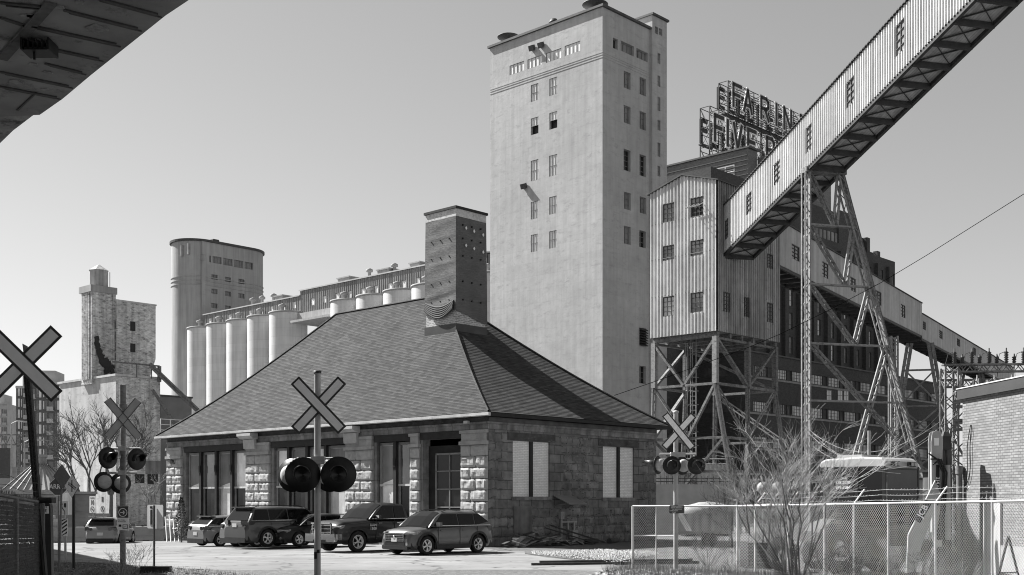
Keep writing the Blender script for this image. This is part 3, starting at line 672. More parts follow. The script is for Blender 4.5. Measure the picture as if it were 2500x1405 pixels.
for i in range(6):
    pts = []
    for j in range(13):
        s_ = j/12; pts.append(Vector((uk-.12-.012*i, vk+D_*(.02+.96*s_), zb_+1.32-.07*i-.26*math.sin(math.pi*s_)*(1+.15*i)+.1*s_)))
    k.path(pts, .05, 7)
k.build('wrap_fold', mat('folded wrap', .1, .8, .1, 3, .1), C)
k = MB(); k.box(uk-.03, uk+W_+.03, vk-.03, vk+D_+.03, ztc-.5, ztc-.12); k.build('cap_band', mat('pale cap band', .5, .8, .2, 6, .1, spots=.4, spotv=.15, spotsc=4), C)
k = MB(); k.box(uk-.1, uk+W_+.1, vk-.1, vk+D_+.1, ztc-.12, ztc); k.build('cap', M_lintel, C)
k = MB()
for r, zz in enumerate((.17, .36, .62, .80, .94)):
    z = zb_+.6+(ztc-zb_-1.2)*zz
    for s_ in (.2, .5, .8):
        if r < 4: k = MB(); k.tube((uk-.085, vk+D_*s_, z), (uk-.0, vk+D_*s_, z), .035, .035, 6); k.build('tie_bolt', M_lintel, C)
        k = MB(); k.tube((uk+W_*s_, vk-.12, z), (uk+W_*s_, vk-.02, z), .045, .045, 6); k.build('tie_bolt', M_lintel, C)
for r, zz in enumerate((.72, .90)):
    z = zb_+.6+(ztc-zb_-1.2)*zz
    for s_ in (.28, .55, .86): k.obox((uk+W_*s_, vk-.14, z-.25*(s_-.5)), (.1, 0, .1), (-.1, 0, .1), (0, .01, 0)) if False else MB().prism([(0, .09), (.07, 0), (0, -.09), (-.07, 0)], (uk+W_*s_, vk-.12, z-.25*(s_-.5)), (1,0,0), (0,0,1), (0, -.03, 0)).build('pattress_plate', M_white, C)
# ================================================================ brick mill: wing, pilastered block, sign block
fr = Fr(1821, 130)
MW = fthing('mill_wing', 'long low dark brick mill wing with rows of pale multi pane windows', 'building', fr)
u1 = fr.u(2308); v1 = fr.v(1560); ZT = fr.z(858); b = MB(); rows = [(889, 914), (977, 1003), (1064, 1091), (1150, 1178)]
hs = []
for ri, (y0, y1) in enumerate(rows[:3]):
    z1_, z0_ = fr.z(y0), fr.z(y1); u_ = 1.6; i = 0
    while u_ < u1-3.5:
        h = (u_, u_+3.0, z0_, z1_); hs.append(h)
        window(MW, (u_, 0, z0_), (1,0,0), (0,-1,0), 3.0, z1_-z0_, 8, 3, .12, M_sash, M_mill if (i*7+ri*3) % 5 else M_glassm, .05)
        h = (u_+3.12, u_+4.1, z0_, z1_); hs.append(h); u_ += 4.25; i += 1
b.wall((0,0,0), (1,0,0), (0,-1,0), u1, -1, ZT, hs, .2)
hv = []
for ri, (y0, y1) in enumerate(rows[:3]):
    z1_, z0_ = fr.z(y0), fr.z(y1)
    for q in (2.2, 6.4, 10.8):
        hv.append((q, q+3.3, z0_, z1_)); window(MW, (0, q, z0_), (0,1,0), (-1,0,0), 3.3, z1_-z0_, 7, 3, .12, M_sash, M_glassm, .06)
b.wall((0,0,0), (0,1,0), (-1,0,0), v1, -1, ZT, hv, .2)
b.quad((u1,0,-1), (u1,9,-1), (u1,9,ZT), (u1,0,ZT)); b.quad((0,0,ZT-.3), (u1,0,ZT-.3), (u1,9,ZT-.3), (0,9,ZT-.3)); b.build('wall', M_brickd, MW)
b = MB(); b.box(-.15, u1+.1, -.15, .25, ZT, ZT+.18); b.box(-.15, .25, .25, v1, ZT, ZT+.18); b.build('parapet_cap', M_coping, MW)
for h in hs:
    if h[1]-h[0] < 2: MB().quad((h[0], .16, h[2]), (h[1], .16, h[2]), (h[1], .16, h[3]), (h[0], .16, h[3])).build('spandrel_panel', mat('spandrel', .07, .8, .3, 1, .05), MW)
b = MB()
for ri, (y0, y1) in enumerate(rows[:3]): z0_ = fr.z(y1); b.box(-.05, u1, -.07, 0, z0_-.3, z0_-.08)
b.build('sill_band', mat('sill concrete', .25, .8, .2, 2, .05), MW)
for px, py, n in ((2017, 952, 1), (2044, 952, 2)):
    for i in range(n):
        a = fr.u(px+i*15); c_ = fr.u(px+i*15+12); z = fr.z(py, a); window(MW, (a, -.05, z-1.35), (1,0,0), (0,-1,0), c_-a, 1.35, 2, 2, .0, M_steell, M_panel, .08)
# pilastered block behind, roof line stepping down to the right
MBk = fthing('pilastered_mill_block', 'tall dark brick mill block with closely set pilasters and a stepped roof', 'building', fr)
vv = 8.0; zA = fr.z(640, fr.u(2185, vv), vv); uE = fr.u(2185, vv); uB_ = fr.u(2086, vv); zB_ = fr.z(531, uB_, vv); uM = fr.u(2138, vv); zM = fr.z(583, uM, vv)
b = MB(); hs = []; u_ = -12.0; b2 = MB()
while u_ < uE-2.5:
    for k in range(6):
        z0_ = ZT-.5+k*3.1
        if z0_+2.2 > zA-1: break
        hs.append((u_+12+1.7, u_+12+2.75, z0_, z0_+2.2))
        if u_ > fr.u(1890, vv): window(MBk, (u_+1.7, vv, z0_), (1,0,0), (0,-1,0), 1.05, 2.2, 2, 3, .2, M_steel, M_glassl if (k+int(u_)) % 3 else M_panel, .08)
    b2.box(u_, u_+.9, vv-.55, vv-.003, ZT-2, zA-1.2); u_ += 3.7
hs = [h for h in hs if h[0] > fr.u(1890, vv)+12]
b.wall((-12, vv, 0), (1,0,0), (0,-1,0), uE+12, -1, zA, hs, .25)
b.quad((uE,vv,-1), (uE,vv+12,-1), (uE,vv+12,zA), (uE,vv,zA)); b.quad((-12,vv,zA), (uE,vv,zA), (uE,vv+12,zA), (-12,vv+12,zA)); b.quad((-12,vv,-1), (-12,vv+12,-1), (-12,vv+12,zA), (-12,vv,zA))
b.build('wall', M_brickd, MBk); b2.build('pilaster_strips', M_brickd, MBk)
b = MB(); b.box(6, uB_, vv+.6, vv+11, zA, zB_); b.box(uB_, uM, vv+1.2, vv+11, zA, zM); b.box(uM+2, uE-1, vv+2, vv+11, zA, zA+1.2)
b.box(uB_-4, uB_+.01-.0, vv+.3, vv+.6, zA, zB_+.4); b.build('penthouse', M_brickd, MBk)
for i in range(8):
    px = 1990+i*9.6; a = fr.u(px, vv+.6); z = fr.z(556+i*2.7, a, vv+.6); k = MB(); k.box(a, a+.75, vv+.53, vv+.59, z-1.5, z); k.build('window', M_panelg, MBk)
b = MB(); n0 = fr.u(2095, vv-.5)
for i, px in enumerate((2085, 2125, 2150)): a = fr.u(px, vv); b.box(a, a+.9, vv+.5, vv+1.15, zA-6, (zB_, zM, zA+1)[i])
b.build('corner_pier', M_brickd, MBk)
# block that carries the sign
fs = Fr(1826, 150); SB = fthing('sign_block', 'brown brick block carrying the rooftop letters, with a white louvre in its lit wall', 'building', fs)
zs_ = fs.z(362); vL_ = fs.v(1500); uR_ = fs.u(2005, 0); a, c_ = fs.v(1792), fs.v(1750); zl0, zl1 = fs.z(448, 0, c_), fs.z(404, 0, a)
b = MB(); b.wall((0,0,0), (0,1,0), (-1,0,0), vL_, -1, zs_, [(a, c_, zl0-2, zl1)], .3); b.wall((0,0,0), (1,0,0), (0,-1,0), uR_, -1, zs_-3)
b.quad((uR_,0,0), (uR_,14,0), (uR_,14,zs_-3), (uR_,0,zs_-3)); b.quad((0,0,zs_-3), (uR_,0,zs_-3), (uR_,14,zs_-3), (0,14,zs_-3))
b.box(0.01, 2.2, 0.01, vL_, zs_-3.0, zs_); b.box(2.3, uR_-.2, -1.6, .0, 10, zs_-.8); b.build('wall', M_brickm, SB)
b = MB()
for i in range(7): z = zs_-.9-i*.62; b.box(-.12, -.003, .1, vL_, z, z+.13)
b.build('corbel_bands', M_dark, SB)
b = MB(); b.box(-.3, 2.5, -.3, vL_, zs_, zs_+.22); b.build('parapet_cap', M_coping, SB)
b = MB(); n = 16
for i in range(n): z = zl0-2+(zl1-zl0+2)*(i+.5)/n; b.obox((.1, (a+c_)/2, z), (0, (c_-a)/2, 0), (.12, 0, -.1), (.02, 0, .03))
b.box(-.05, .2, (a+c_)/2-.06, (a+c_)/2+.06, zl0-2, zl1); b.box(-.06, .2, a-.08, a, zl0-2, zl1); b.box(-.06, .2, c_, c_+.08, zl0-2, zl1); b.box(-.06, .2, a-.08, c_+.08, zl1, zl1+.1); b.build('louvre', M_white, SB)
# ---------------- rooftop sign
fg = Fr(1738, 160); RS = fthing('rooftop_sign', 'huge rooftop letters on black scaffolding above the brown brick block', 'sign', fg)
M_lrim = mat('pale letter rim', .75, .6, .08, 2, .03); M_lface = mat('letter face', .035, .6, .2, 2, .03)
GL = {'F': [[(0,0),(0,1)],[(0,1),(.62,1)],[(0,.55),(.5,.55)]], 'E': [[(0,0),(0,1)],[(0,1),(.6,1)],[(0,.52),(.5,.52)],[(0,0),(.6,0)]], 'I': [[(.1,0),(.1,1)]],
 'A': [[(0,0),(.36,1)],[(.36,1),(.72,0)],[(.14,.3),(.58,.3)]], 'R': [[(0,0),(0,1)],[(0,1),(.45,1)],[(.45,1),(.6,.87)],[(.6,.87),(.6,.62)],[(.6,.62),(.45,.5)],[(.45,.5),(0,.5)],[(.3,.5),(.64,0)]],
 'N': [[(0,0),(0,1)],[(0,1),(.62,0)],[(.62,0),(.62,1)]], 'V': [[(0,1),(.34,0)],[(.34,0),(.68,1)]], 'O': [[(.0,.2),(0,.8)],[(0,.8),(.2,1)],[(.2,1),(.45,1)],[(.45,1),(.62,.8)],[(.62,.8),(.62,.2)],[(.62,.2),(.45,0)],[(.45,0),(.2,0)],[(.2,0),(0,.2)]],
 'S': [[(.6,.85),(.45,1)],[(.45,1),(.15,1)],[(.15,1),(0,.85)],[(0,.85),(0,.65)],[(0,.65),(.6,.38)],[(.6,.38),(.6,.15)],[(.6,.15),(.45,0)],[(.45,0),(.15,0)],[(.15,0),(0,.15)]]}
def letter(ch, u0, z0, H, W_):
    st = GL[ch]; sx = W_/max(.2, max(p[0] for s_ in st for p in s_)); sx = sx if ch != 'I' else 1
    r = MB(); fa = MB(); t = H*.24
    for (x0, y0), (x1, y1) in st:
        p = Vector((u0+x0*sx, -.05, z0+y0*H)); q = Vector((u0+x1*sx, -.05, z0+y1*H)); d = (q-p).normalized()
        r.beam(p-d*t/2, q+d*t/2, .42, t, Vector((0, -1, 0)).cross(d)) if False else r.obox((p+q)/2, (q-p)/2+d*t/2, Vector((0, .06, 0)), d.cross(Vector((0, 1, 0)))*t/2)
        fa.obox((p+q)/2+Vector((0, -.08, 0)), (q-p)/2+d*t*.25, Vector((0, .02, 0)), d.cross(Vector((0, 1, 0)))*t*.33)
    o = r.build('letter', M_lrim, RS); fa.build('letter_face', M_lface, o)
def row(word, pxs, top, bot, v=0):
    z1 = fg.z(top, fg.u(pxs[0])); z0 = fg.z(bot, fg.u(pxs[0])); H = z1-z0
    last = 0
    for i, ch in enumerate(word):
        if ch == ' ': continue
        if i < len(pxs): u0 = fg.u(pxs[i])
        else: u0 = last+3.0
        letter(ch, u0, z0, H*.86, .15 if ch == 'I' else 2.0); last = u0
    return z0, z1
z0a, z1a = row('FARINE', [1789, 1815, 1857, 1893, 1913, 1953], 197, 259)
z0b, z1b = row('FIVE ROSES', [1744, 1774, 1790, 1825, 0, 1871, 1905, 1935, 1962, 1990], 272, 343)
def scaf(name, ua, ub, z0, z1, dep):
    b = MB(); n = int((ub-ua)/2.2)
    for v_ in (.35, dep):
        for i in range(n+1):
            u_ = ua+(ub-ua)*i/n; b.beam((u_, v_, z0), (u_, v_, z1), .11, .11)
            if i < n:
                u2 = ua+(ub-ua)*(i+1)/n; k = 3
                for j in range(k):
                    p0, p1 = z0+(z1-z0)*j/k, z0+(z1-z0)*(j+1)/k
                    b.beam((u_, v_, p0 if (i+j) % 2 else p1), (u2, v_, p1 if (i+j) % 2 else p0), .06, .06)
        for j in range(8): z = z0+(z1-z0)*j/7; b.beam((ua, v_, z), (ub, v_, z), .08, .08)
    for i in range(n+1):
        u_ = ua+(ub-ua)*i/n
        for j in range(4): z = z0+(z1-z0)*j/3; b.beam((u_, .5, z), (u_, dep, z), .08, .08); j < 3 and b.beam((u_, .5, z), (u_, dep, z+(z1-z0)/3), .05, .05)
    b.build(name, M_dark, RS)
uEnd = fg.u(2030); ua1 = fg.u(1783)
scaf('upper_scaffold', ua1, uEnd, z0a-1.2, z1a-.1, 1.9); scaf('lower_scaffold', 0, uEnd, z0b-3.6, z0a-1.2, 1.9)
b = MB()                                              # backs of the letters that face the other way
rs = random.Random(3)
for (ua, z0_, H) in ((ua1, z0a, z1a-z0a), (0.3, z0b, z1b-z0b)):
    u_ = ua
    while u_ < uEnd:
        b = MB(); b.box(u_, u_+.5, 2.0, 2.25, z0_, z0_+H*.85)
        for t in (.02, .42, .75):
            if rs.random() < .75: b.box(u_+.5, u_+1.7, 2.0, 2.25, z0_+H*t, z0_+H*(t+.14))
        b.build('letter_back', M_black, RS); u_ += 2.6
b = MB(); b.box(ua1-.6, uEnd, .5, 1.4, z0a-1.25, z0a-1.15); b.beam((-.8, 1.4, z0b-.6), (2, 1.4, z0b-.6), .5, .15); b.build('catwalk', M_dark, RS)
# ================================================================ grain silos
M_top = mat('silo roof', .3, .8, .1, 1, .05)
C0 = Vector((wx(704, 216), 216.0)); DS = 7.0; rS = 3.48; zS = wz(765, 214)
def silo_row(ks, label, flip=1):
    o = thing('silo_row', label, 'grain silos', (C0.x, C0.y, 0), fr.th, 'rows of concrete silos beside the far head tower')
    for k in ks:
        b = MB(); b.lathe([(rS, -1), (rS, zS)], 40, (0, k*DS, 0)); b.cs = True; s_ = b.build('silo', M_silo, o)
        c = MB(); c.lathe([(rS, zS), (rS+.14, zS), (rS+.14, zS+.3), (rS, zS+.34), (0, zS+.7)], 40, (0, k*DS, 0)); c.build('silo_roof', M_top, s_)
        c = MB(); c.lathe([(.35, zS+.6), (.35, zS+1.5), (.7, zS+1.55), (.7, zS+1.9), (0, zS+2.2)], 12, (-.5, k*DS+1.2, 0)); c.build('vent', M_top, s_)
    return o
silo_row([0, 1, 2, 3, 4], 'row of five tall pale round silos in front of the round-ended head tower')
silo_row([-2.6-k for k in range(7)], 'second row of silos whose tops just show above the shingle roof left of the chimney')
o = thing('roof_gallery', 'long corrugated gallery with pale square windows running along the silo tops', 'conveyor gallery', (C0.x, C0.y, 0), fr.th)
fc = Fr(704, 216); vx = 3.2
def gal(va, vb, zt_):
    b = MB(); zb_ = zS-.2; hs = []; q = va+1.2; x0 = .6
    while q < vb-1.2: hs.append((q-va, q-va+1.05, zS+1.1, zS+2.4)); q += 3.55
    b.wall((x0, va, 0), (0,1,0), (-1,0,0), vb-va, zb_, zt_, hs, .1, ribprof(.55, .1), None, ribs(vb-va, .55)); b.box(x0+.2, x0+4.5, va, vb, zb_, zt_-.05)
    b.build('wall', mat('gallery cladding', .24, .7, .15, 1, .05, streak=.3), o)
    for h in hs: f = window(o, (x0, va+h[0], h[2]), (0,1,0), (-1,0,0), 1.05, 1.3, 1, 1, .03, M_steell, M_panel, .07)
    b = MB(); b.prism([(x0-.3, zt_), (x0+2.4, zt_+.5), (x0+4.9, zt_), (x0+4.9, zt_+.15), (x0+2.4, zt_+.68), (x0-.3, zt_+.22)], (0, va-.1, 0), (1,0,0), (0,0,1), (0, vb-va+.2, 0)); b.build('roof', mat('gallery roof', .4, .6, .1, 1, .03), o)
vst = fc.v(733, .6); gal(vst, fc.v(497, .6), fc.z(724, .6, vst)); gal(fc.v(1190, .6), vst, fc.z(712, .6, vst))
b = MB(); b.box(-.5, 5, -.5*DS-10.5, -.5*DS+.2, zS-1.8, zS-.22); b.box(-2.5, 5, -15, -3.9, zS-2.2, zS-1.8); b.build('bridge_beam', M_head, o)
for px, py, s_ in ((848, 688, 1.6), (945, 672, 1.5), (1022, 660, 1.2), (690, 724, 1.2)):
    v_ = fc.v(px, 2.5); b = MB(); z = fc.z(712, .6, vst) if px > 733 else fc.z(724, .6, vst)
    b.box(1.6, 3.8, v_-s_, v_+s_, z, z+1.1); b.box(1.4, 4, v_-s_-.2, v_+s_+.2, z+1.1, z+1.3); b.build('roof_hatch', M_top, o)
for px in (963, 902, 617, 640, 668):
    v_ = fc.v(px, 2.5); z = fc.z(712, .6, vst) if px > 733 else fc.z(724, .6, vst); b = MB(); b.lathe([(.28, z), (.28, z+1.4), (.6, z+1.5), (.6, z+1.9), (0, z+2.2)], 10, (2.5, v_, 0)); b.build('roof_vent', M_top, o)
# round ended head tower
ft = Fr(479, 244); HT = fthing('head_tower', 'broad concrete head tower with rounded ends and a row of square windows near its top', 'tower', ft)
rr = 5.0; uu = ft.u(584); zt_ = wz(588, 239)
def stadium(r, ext=0):
    P_ = []
    for i in range(25): g = math.pi/2+math.pi*i/24; P_.append((0+r*math.cos(g), r*math.sin(g)))
    for i in range(25): g = -math.pi/2+math.pi*i/24; P_.append((uu+r*math.cos(g), r*math.sin(g)))
    return P_
b = MB(); pl = stadium(rr); n = len(pl); b.cs = True
hsz = []; 
def ring_wall(b, pl, z0, z1): b.add([(x, y, z0) for x, y in pl]+[(x, y, z1) for x, y in pl], [(i, (i+1) % len(pl), len(pl)+(i+1) % len(pl), len(pl)+i) for i in range(len(pl)) if i != 24])
ring_wall(b, pl, -1, zt_); b.cs = False
wn = []
for px0, px1, y0, y1 in ((492,515,621,641),(519,541,625,646),(545,568,630,651),(571,594,634,656),(597,620,639,660)): wn.append((px0, px1, y0, y1, 3, 1))
for cx_, ys in ((523, (670, 705, 740)), (556, (676, 711, 746)), (589, (681, 716))):
    for y in ys: wn.append((cx_-7, cx_+8, y, y+14, 2, 1))
hs = []
for px0, px1, y0, y1, nx, nz in wn:
    a, c_ = ft.u(px0, -rr), ft.u(px1, -rr); h = (a, c_, ft.z(y1, c_, -rr), ft.z(y0, a, -rr)); hs.append(h)
    window(HT, (a, -rr, h[2]), (1,0,0), (0,-1,0), c_-a, h[3]-h[2], nx, nz, .3, M_panelg, M_glassm, .12)
b.wall((0, -rr, 0), (1,0,0), (0,-1,0), uu, -1, zt_, hs, .4); b.poly([(x, y, zt_) for x, y in pl]); b.build('tower_body', M_head, HT)
k = MB(); big = stadium(rr+.12)
for zz, h_ in ((zt_-7.3, .16), (zt_-8.1, .16), (zt_-8.9, .16)):
    k.add([(x, y, zz) for x, y in big]+[(x, y, zz+h_) for x, y in big], [(i, (i+1) % n, n+(i+1) % n, n+i) for i in range(n)])
    k.poly([(x, y, zz+h_) for x, y in big]); k.poly([(x, y, zz) for x, y in big])
k.build('string_course', M_head, HT)
k = MB(); k.prism(stadium(rr+.35), (0,0,zt_+.003), (1,0,0), (0,1,0), (0,0,.45)); k.build('roof_edge', M_coping, HT)
k = MB(); a = ft.u(522, 0); k.prism([(a-1, zt_+.45), (a+1, zt_+.45), (a+.6, zt_+1.9), (a-.8, zt_+1.9)], (0, -1, 0), (1,0,0), (0,0,1), (0, 2, 0)); k.build('roof_vent', M_coping, HT)
for px in (428, 456):
    k = MB(); dx = (px-450)/F*244; k.obox((ft.u(px, -rr+1) if px > 440 else -rr*.92-.1, -rr*.95 if px > 440 else -2.2, ft.z(625)), (.25, 0, 0), (0, .25, 0), (0, 0, 1.1)); k.build('slot_window', M_panelg, HT)
# ================================================================ old peeling elevator on the left
M_peel = mat('peeling whitewashed brick', .6, .9, .2, 1.5, .3, 10, brick=(.14, .4, .014, .75, .12), streak=.35, big=.2, bigsc=.15, spots=.5, spotv=.1, spotsc=1.3, bd=.03)
M_peel2 = mat('whitewashed wall', .5, .9, .12, 1, .2, 8, streak=.2, big=.2, bigsc=.12, spots=.4, spotv=.24, spotsc=.6)
fe = Fr(283, 120); EL = fthing('old_elevator', 'derelict whitewashed brick elevator with a water tank on its shaft', 'building', fe)
z0 = fe.z(918); vl = fe.v(145); ur = fe.u(391)
b = MB(); b.wall((0,0,0), (0,1,0), (-1,0,0), vl, -2, z0); b.build('lit_wall', M_peel2, EL)
b = MB(); b.box(.01, ur, 0, vl, -2, z0-.02); b.build('base_block', M_peel, EL)
b = MB(); b.box(-.15, ur+.15, -.15, .3, z0, z0+.22); b.box(-.15, .3, .3, vl+.2, z0, z0+.22); b.build('parapet_cap', mat('pale parapet', .5, .8, .15, 2, .05), EL)
# shaft
ux, vx = 1.2, 4.6
def on(px, u=None, v=None): return fe.v(px, u) if v is None else fe.u(px, v)
us0 = fe.u(224, vx); vsL = fe.v(199, us0); us1 = fe.u(281, vx); zsh = fe.z(712, us0, vx)
b = MB(); b.box(us0, us1, vx, vsL, z0-.5, zsh)
for t in (.25, .45, .65, .85): b.box(us0-.12, us0, vx+(vsL-vx)*t-.1, vx+(vsL-vx)*t+.1, z0, zsh)
b.box(us0-.06, us0+.35, vx-.1, vx, z0, zsh); b.box(us1-.3, us1+.04, vx-.1, vx, z0, zsh); b.build('shaft', M_peel, EL)
b = MB(); b.box(us0-.2, us1+.15, vx-.2, vsL+.2, zsh, zsh+.7); b.build('cornice', M_head, EL)
tc_ = ((us0+us1)/2+.05, (vx+vsL)/2); b = MB(); zt0 = zsh+.75; b.lathe([(.98, zt0), (.98, zt0+1.75), (1.05, zt0+1.75), (0, zt0+2.45)], 8, (*tc_, 0)); b.cs = False; b.sm = [False]*len(b.f); b.build('water_tank', M_galvr, EL)
b = MB(); b.beam((tc_[0]+1.05, tc_[1]-.4, zt0), (tc_[0]+1.05, tc_[1]-.4, zt0+1.7), .05, .05); b.build('tank_ladder', M_dark, EL)
# right block with a cut lower corner
vb_ = vx-.4; ub0, ub1 = fe.u(285, vb_), fe.u(380, vb_); zb1 = fe.z(735, ub0, vb_); zc = fe.z(877, ub1, vb_); uc_ = fe.u(360, vb_)
b = MB(); b.prism([(ub0, z0-.3), (uc_, z0-.3), (ub1, zc), (ub1, zb1), (ub0, zb1)], (0, vb_, 0), (1,0,0), (0,0,1), (0, 4.2, 0)); b.build('upper_block', M_peel, EL)
b = MB(); b.box(ub0-.08, ub1+.08, vb_-.08, vb_+4.3, zb1, zb1+.16); b.build('parapet_cap', mat('pale parapet', .5), EL)
for px, y0, y1 in ((324, 785, 808), (324, 839, 860)):
    a, c_ = fe.u(px-6, vb_), fe.u(px+6, vb_); k = MB(); k.box(a, c_, vb_-.06, vb_-.003, fe.z(y1, a, vb_), fe.z(y0, a, vb_)); k.build('window', M_black, EL)
for y0, y1 in ((785, 803), (810, 830), (836, 858), (862, 880)):
    k = MB(); a, c_ = fe.u(279, vx), fe.u(284, vx); k.box(a, c_, vx-.15, vx-.102, fe.z(y1, a, vx), fe.z(y0, a, vx)); k.build('window', M_black, EL)
k = MB(); pts = [(233,822),(237,845),(244,868),(252,882),(262,892),(268,905)]
rs = random.Random(9)
for i in range(150):
    t = rs.random()**.7*(len(pts)-1.001); j = int(t); px = pts[j][0]+(pts[j+1][0]-pts[j][0])*(t-j); py = pts[j][1]+(pts[j+1][1]-pts[j][1])*(t-j)
    a = fe.u(px+rs.uniform(-1, 1)*(2+t*1.8), vx); z = fe.z(py+rs.uniform(-6, 6), a, vx); r_ = rs.uniform(.06, .2)
    k.obox((a, vx-.12, z), (r_, 0, r_*.4), (0, .02+rs.random()*.03, 0), (-r_*.3, 0, r_*1.3))
k.build('fire_damage', M_black, EL)
for px0, px1, y0, y1 in ((355, 392, 1125, 1158), (360, 385, 1158, 1182), (330, 352, 1158, 1180)):
    a, c_ = fe.u(px0), fe.u(px1); k = MB(); k.box(a, c_, -.05, -.003, fe.z(y1, a), fe.z(y0, a)); k.build('window', M_panelg if y0 < 1130 else M_black, EL)
for px0, px1, y0, y1, m in ((372, 391, 1130, 1180, M_dark),): pass
k = MB(); za = fe.z(884, fe.u(300, -1), -1); a0, a1 = fe.u(272, -.3), fe.u(389, -.3)
k.beam((a0, -.3, za), (a1, -.3, za), .18, .14); k.beam((a1, -.3, za), (a1, -.3, z0-.3), .3, .3); k.beam((a1-.9, -.3, za), (a1-.9, -.3, z0), .08, .08); k.beam((a0+2.8, -.3, za), (a0+2.8, -.3, z0), .1, .1)
k.build('pipe_rack', M_steel, EL)
k = MB(); p = Vector((a1-1.2, -.5, fe.z(893, a1, -.5))); q = p+Vector((6.0, -1.5, -5.6)); laced(k, p, q, .28, 20, (0, 0, 1), .1, .05, .3); k.build('chute', M_steel, EL)
k = MB(); k.beam(p+Vector((.3, 0, -2.6)), p+Vector((3.4, -.6, -7.2)), .14, .3); k.build('chute', M_steel, EL)
# low shed beside it
fl = Fr(392, 128); LS = fthing('grey_shed', 'plain grey metal shed between the old elevator and the station roof', 'building', fl)
b = MB(); b.box(0, fl.u(468), 0, 8, -2, fl.z(968)); b.build('wall', mat('grey cladding', .2, .6, .08, 1, .03, streak=.1), LS)
b = MB(); b.box(-.1, fl.u(468)+.1, -.1, 8.1, fl.z(968), fl.z(966)+.1); b.build('roof_edge', M_coping, LS)
k = thing('handrail', 'pale pipe handrail on the ledge just left of the station roof', 'railing', (wx(392, 118), 118, wz(1050, 118)), fe.th)
b = MB()
for i in range(4): b.beam((i*1.1, 0, -1), (i*1.1, 0, 1.1), .07, .07)
for z in (.0, .55, 1.1): b.beam((0, 0, z), (3.3, 0, z), .07, .07)
b.build('rail', M_white, k)
# ================================================================ far apartment blocks
M_apt = mat('apartment brick', .13, .8, .15, .6, .05); M_aptl = mat('apartment white', .45, .8, .1, .6, .03)
def apt(label, px0, px1, py, Y, floor, cols, seed, top=0):
    f = Fr(px0, Y, Vector((1, .12)), Vector((-.12, 1))); o = fthing('apartment_tower', label, 'apartment block', f, 'far apartment towers'); W_ = f.u(px1); H_ = f.z(py); rs = random.Random(seed)
    b = MB(); b.box(0, W_, .4, 18, -2, H_); b.build('wall', M_apt if seed != 2 else M_aptl, o)
    n = int(H_/floor); w_ = MB(); bl = MB(); gl = MB(); lt = MB()
    for i in range(n):
        z = .5+i*floor
        for c in range(cols):
            a = W_*(c+.1)/cols; e = W_*(c+.9)/cols; k = (c+seed) % 3
            if k == 0: bl.box(a-.2, e+.2, -.9, .4, z-.1, z+.12); bl.box(a-.2, e+.2, -.9, -.82, z+.12, z+1.0); gl.box(a, e, .3, .38, z+.3, z+floor*.8)
            elif k == 1: gl.box(a, a+(e-a)*.4, .3, .38, z+.3, z+floor*.85); lt.box(a+(e-a)*.5, e, .28, .38, z+.3, z+floor*.85)
            else: lt.box(a+(e-a)*.1, a+(e-a)*.35, .28, .38, z+.4, z+floor*.8); gl.box(a+(e-a)*.55, e, .3, .38, z+.4, z+floor*.85)
    for mb_, nm, mm in ((bl, 'balconies', M_aptl), (gl, 'dark_windows', M_glassm), (lt, 'pale_windows', M_panel)): mb_.build(nm, mm, o)['kind'] = 'stuff'
    b = MB(); b.box(W_*.3, W_*.75, 3, 12, H_, H_+3.5); b.box(0, W_, -.1, .4, H_-.4, H_+.3); b.build('penthouse', M_aptl, o)
    return o
apt('slim pale glass apartment tower at the far left', 38, 70, 945, 330, 3.1, 3, 1)
apt('dark brick apartment tower with white balconies behind the leaning crossbuck post', 72, 146, 935, 300, 3.1, 5, 0)
apt('distant brick tower cut by the left edge of the picture', -30, 17, 985, 420, 3.2, 5, 2)
# ================================================================ overhead bridge deck (upper left)
M_soff = mat('damp deck soffit', .3, .7, .25, .8, .3, 3, big=.3, bigsc=.25, spots=.35, spotv=.05, spotsc=.8, bd=.05)
ZD = 9.0
def dk(px, py, z=ZD): Y = (z-CAMZ)*F/(1225-py); return (wx(px, Y), Y)
BD = thing('bridge_deck', 'dark underside of an overhead concrete road deck cutting across the upper left corner', 'bridge', (0, 0, ZD))
E1 = [dk(462, 0), dk(405, 38), dk(223, 183), dk(154, 241), dk(97, 281)]
d0 = (Vector(E1[0])-Vector(E1[3])).normalized(); st = [tuple(Vector(E1[0])+d0*t) for t in (60, 30, 12)]
E1 = st+E1; jl = (-30, 15.5)
b = MB(); P_ = [(x, y) for x, y in E1]+[(-26, 23.5), (-26, -30)]
b.prism(P_, (0,0,0), (1,0,0), (0,1,0), (0,0,1.1)); b.build('deck_slab', M_soff, BD)
E2 = [dk(86, 279), dk(32, 320), dk(0, 351), (-18.4, 37.2), (-28.2, 55.5), (-34, 66)]
b = MB(); b.prism(E2+[(-60, 66), (-60, 23.55), (-26, 23.55)], (0,0,.006), (1,0,0), (0,1,0), (0,0,1.1)); b.build('far_deck_slab', mat('rough deck soffit', .34, .9, .3, 2.5, .6, 9, spots=.5, spotv=.05, spotsc=1.6, bd=.06), BD, 'rougher paler slab beyond the joint')
ang = (Vector(dk(1380/3.9, 280/3.9))-Vector(dk(610/3.9, 90/3.9))).normalized(); an = Vector((-ang.y, ang.x))
b = MB(); M_bead = mat('formwork bead', .07, .6, .3, 3, .1)
rs = random.Random(5)
